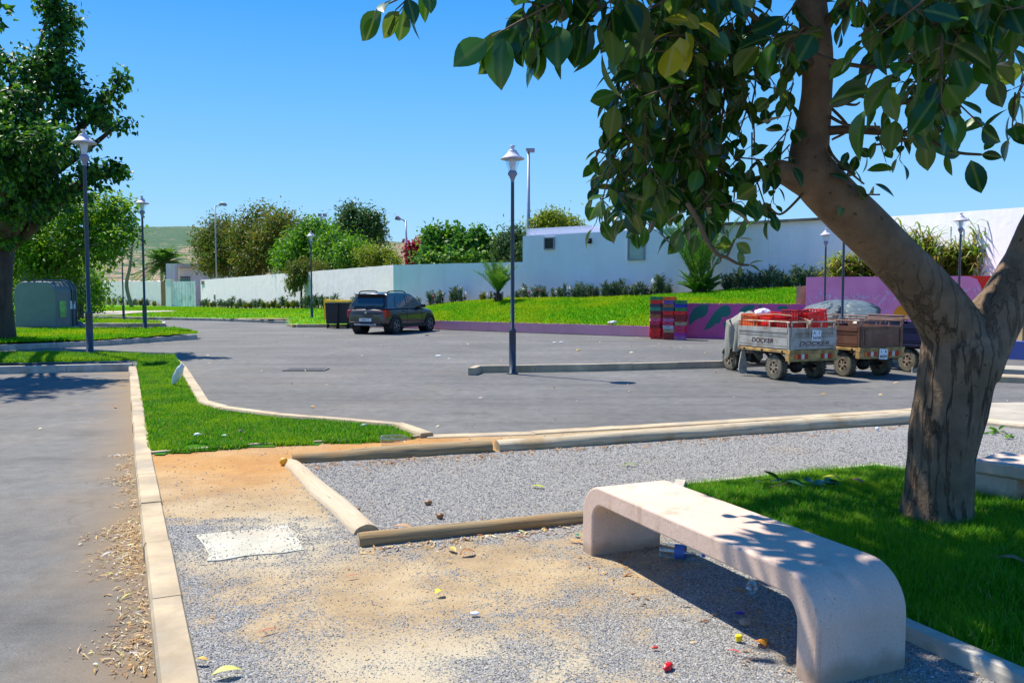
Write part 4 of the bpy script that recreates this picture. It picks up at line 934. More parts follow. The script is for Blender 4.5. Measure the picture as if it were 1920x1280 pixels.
def car():
    RR = G(741, 626, 0); FR = G(803, 619.5, 0); f = Vector((.39, .92, 0)).normalized(); rz = math.atan2(f.y, f.x)-math.pi/2
    # local: X right, Y forward, origin = ground under rear axle centre
    wb, tr = 2.59, 1.5; xr = Vector((f.y, -f.x, 0)); org = RR-xr*(tr/2+.05)
    r = empty('parked_car', org, rz, label='grey-brown hatchback with roof rails parked with its back to the camera', cat='car')
    hw = .86; B0 = -.72; 
    # lower body loft: y stations (forward), rings
    st = [(-.74, .42, .72, .66), (-.71, .36, .84, .74), (-.62, .32, .955, .80), (-.35, .27, .975, .845), (.2, .26, .985, .862), (1.0, .25, .975, .866), (1.8, .25, .965, .866), (2.35, .26, .945, .862), (2.75, .27, .90, .84), (3.05, .29, .82, .79), (3.22, .33, .72, .70), (3.30, .40, .60, .60)]
    mb = MB(); ns = 0; rings = []
    for (y, zb, zt_, w_) in st:
        h = zt_-zb; ring = [(-w_*.88, zb), (-w_*.97, zb+h*.1), (-w_, zb+h*.35), (-w_*.985, zb+h*.62), (-w_*.955, zb+h*.86), (-w_*.90, zb+h*.97), (-w_*.6, zt_+.012), (0, zt_+.02)]
        ring = ring+[(-x, z) for x, z in ring[-2::-1]]; rings.append([(x, y, z) for x, z in ring]); ns = len(ring)
    vs = [v for rg in rings for v in rg]; fs = [(i*ns+k, i*ns+k+1, (i+1)*ns+k+1, (i+1)*ns+k) for i in range(len(st)-1) for k in range(ns-1)]
    fs += [(i*ns+ns-1, i*ns, (i+1)*ns, (i+1)*ns+ns-1) for i in range(len(st)-1)]; fs += [tuple(range(ns)), tuple((len(st)-1)*ns+k for k in range(ns-1, -1, -1))]
    mb.add(vs, fs); body = mb.build('body', M['carp'], r, smooth=True); sb = body.modifiers.new('sub', 'SUBSURF'); sb.levels = 1; sb.render_levels = 2
    # cabin
    zw = lambda z: .835-(z-.95)*.36
    side = [(-.62, .94), (-.50, 1.16), (-.36, 1.40), (-.30, 1.475), (-.1, 1.505), (.5, 1.53), (1.1, 1.515), (1.42, 1.47), (1.75, 1.30), (2.35, .95)]
    vs = []; n = len(side)
    for s_ in (-1, 1):
        for y, z in side: vs.append((s_*zw(z), y, z))
    for y, z in side: vs.append((0, y+(.02 if y > 1.4 else (-.03 if y < -.25 else 0)), z+(.025 if z > 1.45 else .01)))
    fs = [tuple(range(n)), tuple(range(2*n-1, n-1, -1))]
    for i in range(n-1): fs += [(i, 2*n+i, 2*n+i+1, i+1), (2*n+i, n+i, n+i+1, 2*n+i+1)]
    mb = MB(); mb.add(vs, fs); mb.build('roof', M['carp'], r, smooth=False, bevel=.03)
    def sidept(y, z, s_, o=.012): return Vector((s_*(zw(z)+o), y, z))
    for s_ in (-1, 1):
        for nm, pl in (('rear_window', [(-.02, 1.0), (.03, 1.2), (.14, 1.36), (.30, 1.43), (.76, 1.455), (.78, 1.0)]), ('front_window', [(.86, 1.0), (.86, 1.455), (1.30, 1.43), (1.62, 1.27), (1.98, 1.02)])):
            mb = MB(); pts = [sidept(y, z, s_) for y, z in pl]; mb.sheet(pts); mb.build(nm, M['carglass'], r)
        # roof rail
        mb = MB(); pts, _ = smooth_path([(s_*.60, -.22, 1.49), (s_*.60, -.15, 1.565), (s_*.60, .4, 1.59), (s_*.60, .95, 1.575), (s_*.60, 1.1, 1.50)], 5); mb.tube(pts, .022, 8); mb.build('roof_rail', M['blackp'], r, smooth=True)
        mb = MB(); mb.box((s_*.95, 1.88, 1.02), (.17, .10, .13)); mb.bar((s_*.82, 1.9, .97), (s_*.92, 1.88, .99), .04, .04); mb.build('mirror', M['blackp'], r, bevel=.03)
        # wheel arches + sill cladding
        for yc in (0, wb):
            mb = MB(); ou, inn = .405, .335
            po = [(yc+ou*math.cos(R(a)), .30+ou*math.sin(R(a))) for a in range(-10, 191, 10)]; pi_ = [(yc+inn*math.cos(R(a)), .30+inn*math.sin(R(a))) for a in range(190, -11, -10)]
            mb.prism(po+pi_, .80, .882, lambda u, v, w_, s_=s_: Vector((s_*w_, u, v))); mb.build('wheel_arch', M['blackp'], r)
            mb = MB(); mb.prism([(yc+.34*math.cos(R(a)), .30+.34*math.sin(R(a))) for a in range(0, 360, 15)], .5, .868, lambda u, v, w_, s_=s_: Vector((s_*w_, u, v))); mb.build('wheel_well', M['black'], r)
            wheel_mesh(r, (s_*(tr/2+.03), yc, .315), .315, .20, s_, M['rim'], 5)
        mb = MB(); mb.box((s_*.855, wb/2, .29), (.05, wb-.78, .13)); mb.build('sill', M['blackp'], r, bevel=.015)
        mb = MB(); mb.prism([(-.675, .62), (-.45, .66), (-.40, .80), (-.52, .90), (-.66, .88)], .70, .872, lambda u, v, w_, s_=s_: Vector((s_*w_*(.965 if u < -.6 else 1.0), u-.03, v))); mb.build('tail_light', M['redlens'], r, bevel=.01)
        for yy, nm in ((.62, 'door_handle'), (1.62, 'door_handle')): mb = MB(); mb.box((s_*.868, yy, .86), (.03, .16, .03)); mb.build(nm, M['carp'], r, bevel=.01)
        mb = MB()
        for yy in (.82, 1.95): mb.box((s_*.8615, yy, .63), (.006, .008, .56))
        mb.build('door_gap', M['black'], r)
        mb = MB(); mb.box((s_*.58, -.745, .43), (.2, .03, .06)); mb.build('reflector', M['redlens'], r)
    # rear glass
    mb = MB(); mb.add([(-.66, -.638, 1.02), (.66, -.638, 1.02), (.68, -.60, 1.10), (.56, -.428, 1.37), (-.56, -.428, 1.37), (-.68, -.60, 1.10)], [(0, 1, 2, 3, 4, 5)]); mb.build('rear_window', M['carglass'], r)
    mb = MB(); mb.box((0, -.40, 1.455), (1.22, .24, .035), Matrix.Rotation(R(-6), 3, 'X')); mb.build('spoiler', M['carp'], r, bevel=.012)
    mb = MB(); mb.bar((-.1, -.65, 1.0), (.32, -.61, 1.06), .02, .02); mb.build('wiper', M['blackp'], r)
    mb = MB(); mb.box((0, -.73, .40), (1.35, .12, .13)); mb.build('bumper', M['blackp'], r, bevel=.03)
    mb = MB(); mb.box((0, -.785, .36), (.95, .04, .06)); mb.build('skid_plate', M['galv'], r, bevel=.015)
    mb = MB(); mb.box((0, -.775, .535), (.52, .02, .115)); pl = mb.build('number_plate', M['plate'], r)
    mb = MB(); mb.lathe([(0, 0), (.05, 0), (.055, .01), (0, .02)], 6, (0, -.745, .80), 'Y'); mb.box((0, -.752, .80), (.11, .015, .02)); mb.build('badge', M['chrome'], r)
    text('28345  6', .085, M['ink'], pl, face_mat((0, -.787, .535), (0, -1, 0)))
    mb = MB(); mb.add([(-.74, 2.37, .96), (.74, 2.37, .96), (.66, 1.80, 1.29), (-.66, 1.80, 1.29)], [(0, 1, 2, 3)])
    for v in range(4): mb.v[v] = (mb.v[v][0], mb.v[v][1]+.02, mb.v[v][2]+.015)
    mb.build('windscreen', M['carglass'], r)
car()
# ---- cargo trikes
M['tsilver'] = plain('dusty_silver', (.42, .40, .36), .6, .15, .12, 5, .1, dirt=(.26, .19, .12)); M['trail'] = plain('cream_rust_tube', (.50, .42, .30), .6, .1, .2, 8, .1, dirt=(.25, .08, .03)); M['tbeam'] = plain('yellow_rusty_beam', (.46, .29, .09), .75, 0, .25, 8, .15, dirt=(.16, .06, .02))
M['tbrown'] = plain('brown_metal', (.15, .062, .035), .6, .1, .15, 5, .1, dirt=(.22, .13, .08)); M['tbrail'] = plain('brown_tube', (.24, .13, .09), .55, .2, .2, 9); M['tblue'] = plain('navy_metal', (.006, .009, .045), .45, .1, .1, 5); M['cloth'] = plain('grey_cloth', (.25, .25, .21), .9, 0, .12, 3, .1); M['dark'] = plain('oily_metal', (.03, .028, .026), .6, .3, .3, 12); M['orange'] = plain('amber_lens', (.55, .13, .02), .25); M['dtext'] = plain('brown_lettering', (.07, .025, .02), .6); M['wlens'] = plain('clear_lens', (.6, .58, .5), .25)
M['trim'] = plain('rusty_rim', (.42, .33, .24), .5, .4, .3, 20)
M['flap'] = plain('dusty_flap', (.38, .38, .33), .6, 0, .15, 8)
TW, TL = 1.02, 1.41
def trike(loc, body, rail, beam, lab, words=None, plate=None, plate_z=.80, cover=False, rz=R(22.7), slat=True, cargo=None):
    r = empty('cargo_trike', loc, rz, label=lab, cat='cargo trike')
    W, L = TW, TL
    mb = MB(); mb.box((W/2, L/2, .56), (W-.02, L-.02, .03)); mb.build('bed_floor', body, r)
    def panel(nm, a, b, out):   # ribbed board panel between two corners
        a, b = Vector(a), Vector(b); o_ = Vector(out); mb = MB(); d = (b-a); c = (a+b)/2; an = math.atan2(d.y, d.x); Lp = d.length
        mb.box(c+Vector((0, 0, .755)), (Lp-.04, .018, .37), an)
        for z, h, t_ in ((.905, .085, .04), (.70, .15, .035), (.598, .03, .04), (.805, .02, .03), (.835, .012, .03)): mb.box(c+o_*.012+Vector((0, 0, z)), (Lp-.07, t_, h), an)
        for e in (-1, 1): mb.box(c+d.normalized()*e*(Lp/2-.02)+Vector((0, 0, .755)), (.045, .05, .395), an)
        return mb.build(nm, body, r)
    if slat:
        sp = panel('side_panel', (0, 0, 0), (0, L, 0), (-1, 0, 0)); panel('side_panel', (W, 0, 0), (W, L, 0), (1, 0, 0)); tp = panel('tailgate', (0.03, 0, 0), (W-.03, 0, 0), (0, -1, 0))
    else:
        sp = panel('side_panel', (0, 0, 0), (0, L, 0), (-1, 0, 0)); panel('side_panel', (W, 0, 0), (W, L, 0), (1, 0, 0))
        mb = MB(); mb.box((W/2, 0, .755), (W-.05, .02, .39)); mb.box((W/2, -.012, .755), (W-.2, .012, .27)); mb.box((W/2, -.014, .93), (W-.05, .03, .03))
        for e in (.05, W-.05): mb.box((e, -.01, .755), (.035, .045, .39))
        tp = mb.build('tailgate', body, r)
    mb = MB(); mb.box((W/2, L, .755), (W-.05, .02, .39)); mb.build('front_panel', body, r)
    # rails
    def rail_(nm, a, b):
        a, b = Vector(a), Vector(b); d = (b-a).normalized(); z0, z1 = .56, 1.05; k = .06
        pts, _ = smooth_path([a+Vector((0, 0, z0)), a+Vector((0, 0, z1-k)), a+d*k*.3+Vector((0, 0, z1-k*.3)), a+d*k+Vector((0, 0, z1)), b-d*k+Vector((0, 0, z1)), b-d*k*.3+Vector((0, 0, z1-k*.3)), b+Vector((0, 0, z1-k)), b+Vector((0, 0, z0))], 3)
        mb = MB(); mb.tube(pts, .0135, 8)
        for f_ in (.36, .68): q = a.lerp(b, f_); mb.box(q+Vector((0, 0, .995)), (.022, .022, .10), math.atan2(d.y, d.x))
        mb.build(nm, rail, r, smooth=False)
    rail_('side_rail', (-.01, .04, 0), (-.01, L-.02, 0)); rail_('side_rail', (W+.01, .04, 0), (W+.01, L-.02, 0)); rail_('tail_rail', (.03, -.012, 0), (W-.03, -.012, 0)); rail_('front_rail', (.04, L+.01, 0), (W-.04, L+.01, 0))
    # beams
    mb = MB(); mb.box((-.012, L/2, .53), (.05, L, .055)); mb.box((W+.012, L/2, .53), (.05, L, .055))
    for y in (.15, .7, 1.2): mb.box((-.04, y, .53), (.02, .04, .035), None, 1)
    mb.build('chassis_beam', [beam, M['dark']], r, bevel=.006)
    mb = MB(); mb.box((W/2, -.01, .535), (W+.07, .07, .05)); mb.box((W/2, -.03, .44), (W+.04, .03, .14)); mb.box((-.02, .0, .44), (.06, .10, .15)); mb.tube([(0, -.06, .37), (W, -.06, .37)], .011, 6)
    bp = mb.build('rear_bumper', beam, r, bevel=.006)
    for x, mm in ((.10, 'orange'), (.17, 'redlens'), (.25, 'wlens'), (.33, 'redlens'), (W-.33, 'redlens'), (W-.25, 'wlens'), (W-.17, 'redlens'), (W-.10, 'orange')): mb = MB(); mb.box((x, -.05, .445), (.065, .015, .085)); mb.build('rear_light', M[mm], r, bevel=.004)
    # axle, springs, wheels
    ya = .42
    mb = MB(); mb.tube([(.02, ya, .225), (W-.02, ya, .225)], .035, 8); mb.lathe([(.035, -.13), (.11, -.06), (.12, .0), (.11, .06), (.035, .13)], 12, (W/2, ya, .225), 'X'); mb.build('axle', M['dark'], r)
    for x in (.14, W-.14):
        mb = MB(); pts, _ = smooth_path([(x, ya-.38, .48), (x, ya, .29), (x, ya+.42, .48)], 5)
        for i in range(len(pts)-1): mb.bar(pts[i], pts[i+1], .05, .03)
        mb.build('leaf_spring', M['dark'], r)
    for x, s_ in ((.05, -1), (W-.05, 1)): wheel_mesh(r, (x-s_*.02, ya, .23), .23, .14, s_, M['trim'], 6, rough=True, rimr=.52)
    mb = MB()
    for x in (.3, W-.3): mb.bar((x, 0, .50), (x, 2.0, .42), .04, .07)
    mb.bar((W/2, L, .42), (W/2, 2.25, .55), .06, .08); mb.build('frame', M['dark'], r)
    # motorcycle front
    mb = MB(); mb.box((W/2, 1.72, .32), (.24, .34, .30)); mb.lathe([(0, -.16), (.09, -.16), (.09, .16), (0, .16)], 10, (W/2, 1.72, .38), 'X'); mb.tube([(W/2-.16, 1.8, .25), (W/2-.22, 1.4, .2), (W/2-.22, .9, .24)], .03, 8); mb.build('engine', M['dark'], r, bevel=.02)
    mb = MB(); mb.box((W/2, 1.60, .70), (.36, .42, .12)); mb.build('seat', M['black'], r, bevel=.04)
    mb = MB(); mb.box((W/2, 1.98, .68), (.26, .36, .22), taper=.8); mb.build('fuel_tank', body, r, bevel=.05)
    mb = MB()
    for s_ in (-1, 1): mb.tube([(W/2+s_*.09, 2.27, .22), (W/2+s_*.09, 2.13, .95)], .022, 8)
    mb.build('fork', M['dark'], r)
    mb = MB(); pts, _ = smooth_path([(W/2-.36, 1.90, 1.0), (W/2-.2, 2.08, 1.03), (W/2, 2.12, .98), (W/2+.2, 2.08, 1.03), (W/2+.36, 1.90, 1.0)], 4); mb.tube(pts, .014, 8); mb.build('handlebar', M['dark'], r)
    mb = MB(); mb.lathe([(0, -.06), (.07, -.04), (.09, .05), (0, .06)], 14, (W/2, 2.24, .86), 'Y'); mb.build('headlight', M['wlens'], r)
    wheel_mesh(r, (W/2, 2.3, .235), .235, .10, -1, M['trim'], 6, rough=True, rimr=.6, name='front_wheel')
    mb = MB(); mb.prism([(2.3+.27*math.cos(R(a)), .235+.27*math.sin(R(a))) for a in range(20, 161, 14)]+[(2.3+.255*math.cos(R(a)), .235+.255*math.sin(R(a))) for a in range(160, 19, -14)], W/2-.07, W/2+.07, lambda u, v, w_: Vector((w_, u, v))); mb.build('mudguard', body, r)
    if words:
        text(words, .12, M['dtext'], sp, face_mat((-.034, L*.50, .70), (-1, 0, 0)), 'lettering', .001, .25, 1.25); text(words, .105, M['dtext'], tp, face_mat((W*.5, -.034, .668), (0, -1, 0)), 'lettering', .001, .3, 1.6)
    if plate:
        px_, a_, b_ = plate; yy = -.036 if plate_z > .6 else -.07
        mb = MB(); mb.box((px_, yy, plate_z), (.20, .012, .19), Matrix.Rotation(R(4), 3, 'Y')); pl = mb.build('number_plate', M['plate'], r)
        text(a_, .075, M['ink'], pl, face_mat((px_, yy-.008, plate_z+.045), (0, -1, 0))); text(b_, .07, M['ink'], pl, face_mat((px_, yy-.008, plate_z-.045), (0, -1, 0)))
    if cover:
        # grey cloth over seat and handlebars, hanging in folds
        nu, nv = 44, 22; V = []
        for i in range(nu+1):
            a = 2*math.pi*i/nu
            for j in range(nv+1):
                s = j/nv; rad = min(1, s*2.0); fold = 1+.26*math.sin(a*5+1+s*2)*max(0, s-.3)+.16*math.sin(a*11+s*3)*max(0, s-.35)+.10*mnoise.noise(Vector((math.cos(a)*2, math.sin(a)*2, s*2)))
                x = W/2+(.33-.05*max(0, s-.5))*math.cos(a)*rad*fold; y = 1.86+(.40-.05*s)*math.sin(a)*rad*fold
                top = 1.14+.10*mnoise.noise(Vector((x*6, y*6, 2)))+.09*math.exp(-((x-.3)**2+(y-1.75)**2)/.01)+.07*math.exp(-((x-.7)**2+(y-1.9)**2)/.012)-.16*rad**3-(.06*(y-1.8))
                hem = .30+.20*(math.sin(a*2+.6)*.5+.5)+.08*math.sin(a*5)
                z = top if s < .5 else top+(hem-top)*((s-.5)*2)
                V.append((x, y, z))
        Fq = [(i*(nv+1)+j, (i+1)*(nv+1)+j, (i+1)*(nv+1)+j+1, i*(nv+1)+j+1) for i in range(nu) for j in range(nv)]
        cv = np_mesh('seat_cover', V, Fq, M['cloth'], r, smooth=True)
        mb = MB(); mb.prism([(-.03, .50), (-.09, .22), (-.10, .10), (-.06, .04), (.05, .03), (.09, .10), (.09, .2), (.03, .50)], 1.30, 1.32, lambda u, v, w_: Vector((u+.02, w_, v))); mb.build('mud_flap', M['flap'], r)
    return r
T1 = Vector((4.86, 14.9, 0)); T2 = Vector((6.33, 15.5, 0)); T3 = Vector((7.73, 18.5, 0)); T4 = Vector((7.95, 16.4, 0))
trike(T1, M['tsilver'], M['trail'], M['tbeam'], 'dusty silver cargo trike loaded with red crates, its front covered in grey cloth', 'DOCKER', (.56, 'A   1', '56528'), .81, cover=True)
t2 = trike(T2, M['tbrown'], M['tbrail'], M['tbeam'], 'brown cargo trike with a plain tailgate parked beside the silver one', None, (.5, '1   A', '80287'), .44, slat=False)
mb = MB(); mb.prism([(.52, .70), (.60, .715), (.68, .722), (.76, .715), (.84, .70), (.76, .687), (.68, .682), (.60, .687)], -.036, -.033, lambda u, v, w_: Vector((w_, u, v))); mb.build('emblem', M['plate'], t2)
trike(T3, M['tbrown'], M['tbrail'], M['tbeam'], 'third brown cargo trike standing behind the other two', None, None, slat=True)
trike(T4, M['tblue'], M['tbrail'], M['tblue'], 'dark blue cargo trike mostly hidden behind the big tree trunk', None, None, slat=True)
# ---- crates
def crate_mesh(W, D, H, bars=True):
    mb = MB(); t = .008
    mb.box((0, 0, .006), (W*.94, D*.94, .012))
    mb.box((0, -D/2, H-.012), (W, .02, .024)); mb.box((0, D/2, H-.012), (W, .02, .024)); mb.box((-W/2, 0, H-.012), (.02, D-.02, .0235)); mb.box((W/2, 0, H-.012), (.02, D-.02, .0235))
    if bars:
        for s_ in (-1, 1):
            for i in range(9): x = (-.5+i/8)*W*.95; mb.box((x*.98, s_*(D/2-.008), H*.5-.01), (.033, t, H-.03))
            for i in range(7): y = (-.5+i/6)*D*.93; mb.box((s_*(W/2-.008), y, H*.5-.01), (t, .036, H-.03))
            for z in (.012, H*.35, H*.68): mb.box((0, s_*(D/2-.0085), z), (W*.95, t*.7, .034)); mb.box((s_*(W/2-.0085), 0, z), (t*.7, D*.93, .034))
    else:
        for s_ in (-1, 1):
            mb.box((0, s_*(D/2-.01), H*.5), (W*.95, t, H-.02)); mb.box((s_*(W/2-.01), 0, H*.5), (t, D*.93, H-.02))
            mb.box((0, s_*(D/2-.004), H*.72), (W*.28, .004, H*.16), None, 1)
            for q in (-.3, .3): mb.box((q*W, s_*(D/2-.005), H*.45), (W*.14, .004, H*.3), None, 0)
    return mb
cm = {}
def cmat(c):
    k = tuple(c)
    if k not in cm: cm[k] = plain('crate_plastic', c, .5, 0, .08, 4)
    return cm[k]
cols = dict(green=(.03, .22, .07), red=(.80, .012, .01), slate=(.05, .06, .09), teal=(.03, .30, .18), maroon=(.14, .02, .03), brown=(.36, .13, .04), pink=(.62, .10, .20), crimson=(.62, .02, .09), darkred=(.30, .008, .008), orange=(.80, .13, .01), purple=(.15, .06, .32), darkteal=(.01, .10, .14), mauve=(.50, .14, .32), grey=(.42, .46, .52), beige=(.40, .30, .18), blue=(.01, .02, .35), magenta=(.42, .03, .30))
stacks = [(1233, 635.5, 'left', ['red', 'red', 'red', 'darkred', 'crimson', 'pink', 'brown', 'maroon', 'teal', 'slate', 'red', 'green']),
          (1258, 637, 'middle', ['darkred', 'darkred', 'beige', 'grey', 'crimson', 'mauve', 'darkred', 'red', 'darkteal', 'brown', 'purple', 'orange']),
          (1279, 637.5, 'right', ['mauve', 'magenta', 'crimson', 'crimson', 'beige', 'darkred', 'darkred', 'red', 'green', 'blue', 'green'])]
ordn = ['bottom', 'second', 'third', 'fourth', 'fifth', 'sixth', 'seventh', 'eighth', 'ninth', 'tenth', 'eleventh', 'twelfth']
base_me = None
for px, py, nm, cl in stacks:
    p = G(px, py, 0); Hs = .1165
    for i, c in enumerate(cl):
        if base_me is None:
            mb = crate_mesh(.36, .50, Hs, False); me = bpy.data.meshes.new('crate'); me.from_pydata(mb.v, [], mb.f); me.polygons.foreach_set('material_index', mb.m); me.polygons.foreach_set('use_smooth', np.zeros(len(me.polygons), bool)); base_me = me
        me = base_me.copy(); me.materials.append(cmat(cols[c])); me.materials.append(M['black'])
        o = bpy.data.objects.new('crate', me); COL.objects.link(o); o.location = (p.x+random.uniform(-.012, .012), p.y+.25+random.uniform(-.01, .01), i*Hs*1.003); o.rotation_euler = (0, 0, R(-20+random.uniform(-2.5, 2.5)))
        where = 'top crate' if i == len(cl)-1 else ('bottom crate' if i == 0 else ordn[i]+' crate from the bottom')
        tag(o, f'{c} plastic crate, {where} of the {nm} stack by the painted wall', 'crate', 'plastic crates stacked by the painted wall')
# red crates on the silver trike
FX = Vector((math.cos(R(22.7)), math.sin(R(22.7)), 0)); FY = Vector((-math.sin(R(22.7)), math.cos(R(22.7)), 0))
red_me = None
cr = [(.22, .40, .575, 0, 0, 0, 'red', 'lower rear left red crate showing through the tail rail of the silver trike'), (.62, .34, .575, 0, 0, 3, 'red', 'lower rear right red crate inside the silver trike'), (.30, 1.0, .575, 0, 0, 0, 'darkred', 'dark red crate low behind the side rail of the silver trike'), (.72, .95, .575, 0, 0, 0, 'teal', 'green crate low inside the silver trike bed'),
      (.18, 1.12, .90, 3, 0, 4, 'orange', 'orange-red crate at the front top of the silver trike load'), (.22, .74, .86, 0, 0, -3, 'red', 'red crate in the middle of the silver trike side, standing above the rail'), (.26, .33, .83, 0, 0, 0, 'darkred', 'dark red crate behind the rope on the silver trike'), (.58, .80, .93, 4, 5, 10, 'red', 'upper middle red crate tipped back on the silver trike load'), (.55, .42, .90, 0, 6, 0, 'darkred', 'red crate with half shade in its colour, between the tall one and the side row'), (.70, .30, .90, 0, -9, 4, 'red', 'tall bright red crate topping the rear right corner of the silver trike load')]  # the half-shaded crate gets its shade from the dark red colour
for x, y, z, rx_, ry_, rz_, c, lab in cr:
    big = 'tall' in lab
    mb = crate_mesh(.40 if not big else .46, .44, .26 if not big else .34); o = mb.build('produce_crate', cmat(cols[c]), label=lab, cat='crate', group='crates loaded on the silver trike')
    q = T1+FX*x+FY*y; o.location = (q.x, q.y, z); o.rotation_euler = (R(rx_), R(ry_), R(22.7+rz_))
mb = MB(); pts, _ = smooth_path([(-.02, 1.38, .98), (.02, 1.2, 1.12), (.2, .9, 1.17), (.35, .4, 1.15), (.42, -.01, 1.07), (.36, -.04, 1.0), (.46, -.04, 1.1), (.40, -.04, .96), (.41, -.045, .76)], 5)
mb.tube([T1+FX*p_.x+FY*p_.y+Vector((0, 0, p_.z)) for p_ in pts], .009, 6); mb.build('rope', plain('rope', (.45, .36, .24), .9), label='knotted tan rope tied over the crates on the silver trike', cat='rope')
# white sheet bundle on top of the load
bag(1435, 632, .15, M['bagw'], 'white plastic sheet lying on top of the crates', 0, 'plastic_sheet', 'plastic sheet').location = T1+FX*.42+FY*1.25+Vector((0, 0, 1.12))
# ---- tarpaulin covered car
def tarpm():
    m, t, p, o = newmat('tarpaulin'); v = coords(t); c = ramp(t, [(.3, (.06, .09, .10)), (.7, (.11, .15, .165))], noise(t, v, 1.5, 4)).outputs[0]
    t.links.new(c, p.inputs['Base Color']); p.inputs['Roughness'].default_value = .6; bump(t, p, noise(t, v, 9, 4), .25, .01); return m
def covered():
    c = Vector((AT(1592, 600, 21.2).x, 21.6, 0)); A = R(66); lx, ly = 2.15, .92; nu, nv = 130, 60; V = []
    for i in range(nu+1):
        for j in range(nv+1):
            u = (i/nu*2-1)*1.0; v = (j/nv*2-1)*1.0; au, av = abs(u), abs(v)
            hx = 1.36*(1-max(0, (au-.42)/.58)**2.1*.52)
            e = max(au**6, av**5); z = hx*(1-.16*av**2.5)
            edge = max(0, (max(au-.90, 0)/.10), (max(av-.86, 0)/.14)); z = z*(1-edge)+.06*edge
            x = u*lx*(1 if av < .9 else 1.0); y = v*ly
            q_ = mnoise.noise(Vector((x*5+y*4+z*3, x*.7-y*.5, z*.6))); q2 = mnoise.noise(Vector((x*9-y*6+z*5, 3+x*.5, z)))
            fold = (.17*(1-abs(q_)*3.4)+.08*(1-abs(q2)*3))*min(1, max(av, au)**2+.10)
            V.append((x, y-fold*(1 if v > 0 else -1), max(.03, z+.35*fold*(av > .3))))
    Fq = [(i*(nv+1)+j, (i+1)*(nv+1)+j, (i+1)*(nv+1)+j+1, i*(nv+1)+j+1) for i in range(nu) for j in range(nv)]
    o = np_mesh('covered_car', V, Fq, tarpm(), smooth=True); o.location = c; o.rotation_euler = (0, 0, A); tag(o, 'car hidden under a wrinkled grey-blue tarpaulin behind the trikes', 'covered car')
covered()
# ================================================================== VEGETATION
rng = np.random.default_rng(21); random.seed(21)
LEAF_D = (np.array([(0, 0, 0), (-.5, .45, .06), (0, .5, -.04), (.5, .45, .06), (0, 1, -.12)], float), np.array([(0, 2, 1), (0, 3, 2), (1, 2, 4), (2, 3, 4)]))
def big_leaf():
    st = [(0, 0), (.06, .10), (.16, .26), (.30, .40), (.46, .46), (.62, .43), (.76, .33), (.88, .18), (.95, .07), (1.0, 0)]
    V = []; rib = []; 
    for t, w_ in st:
        bend = -.22*t*t
        for k in (-1, -.5, 0, .5, 1):
            V.append((k*w_*.5, t, bend+abs(k)*w_*.13)); rib.append(abs(k)*w_)
    Fq = []
    for i in range(len(st)-1):
        for k in range(4): a = i*5+k; Fq.append((a, a+1, a+6, a+5))
    return np.array(V), np.array(Fq), np.array(rib)
BLV, BLF, BLR = big_leaf()
def frame_from(d, up_bias=1.0):
    """leaf axis d (N,3): returns X,Y,Z with Y=d, Z biased up"""
    N_ = len(d); nn = rng.standard_normal((N_, 3))*.55+np.array([0, 0, up_bias]); Y = nrm(d); X = nrm(np.cross(Y, nn)); Z = np.cross(X, Y); return X, Y, Z
def crown(blobs, ncl, per, leaf, sd, wid=.55, droop=.35, edge=2.2):
    """blobs: (centre, radii, weight)"""
    w_ = np.array([b[2] for b in blobs], float); w_ /= w_.sum(); idx = rng.choice(len(blobs), ncl, p=w_)
    C_ = np.array([tuple(blobs[i][0]) for i in idx]); Rr = np.array([tuple(blobs[i][1]) for i in idx])
    u = nrm(rng.standard_normal((ncl, 3))); rr = rng.random(ncl)**(1/edge); rr *= 1+.18*rng.standard_normal(ncl)*(rng.random(ncl) < .5)
    c = C_+u*rr[:, None]*Rr
    p = np.repeat(c, per, 0)+rng.standard_normal((ncl*per, 3))*sd
    d = np.repeat(u, per, 0)*.6+rng.standard_normal((ncl*per, 3))*.6+np.array([0, 0, -droop])
    X, Y, Z = frame_from(d, .9); L = leaf*(.6+.7*rng.random(len(p))); s = np.stack([L*wid, L, L], 1)
    return stamp(LEAF_D[0], LEAF_D[1], p, X, Y, Z, s), c
def branches(mb, base, tips, r0, n=6, sag=.0):
    for t in tips:
        t = Vector(t); b = Vector(base); m1 = b.lerp(t, .35)+Vector((random.uniform(-.1, .1), random.uniform(-.1, .1), .12))*(t-b).length*.6; m2 = b.lerp(t, .7)+Vector((0, 0, .05))*(t-b).length
        pts, _ = smooth_path([b, m1, m2, t], 3); mb.tube(pts, [r0*(1-.85*i/(len(pts)-1)) for i in range(len(pts))], n)
M['bark'] = plain('grey_brown_bark', (.075, .052, .036), .9, 0, .25, 6, .6, stretch=(1, 1, .3)); M['bark2'] = plain('pale_bark', (.24, .18, .12), .9, 0, .2, 6, .4, stretch=(1, 1, .3))
def lm(n, *st, **k):
    M[n] = leafmat(n, [(i/(len(st)-1), c) for i, c in enumerate(st)], **k); return M[n]
lm('lf_dark', (.008, .05, .014), (.014, .09, .012), (.03, .15, .008), (.10, .28, .008), trans=.3)
lm('lf_bright', (.02, .11, .006), (.05, .20, .006), (.13, .32, .008), trans=.38)
lm('lf_olive', (.05, .09, .008), (.12, .13, .010), (.07, .18, .010), (.20, .13, .02), (.06, .20, .01), trans=.3, rough=.6)
lm('lf_yellow2', (.04, .15, .006), (.09, .24, .006), (.18, .36, .008), trans=.42)
lm('lf_grey', (.03, .08, .02), (.05, .15, .022), (.10, .17, .05), trans=.25)
lm('lf_yellow', (.10, .18, .01), (.18, .28, .015), (.24, .30, .02), trans=.35)
lm('lf_red', (.25, .01, .02), (.38, .02, .03), (.20, .05, .02), trans=.3)
lm('lf_fig', (.03, .14, .01), (.05, .20, .012), (.12, .28, .015), trans=.3)
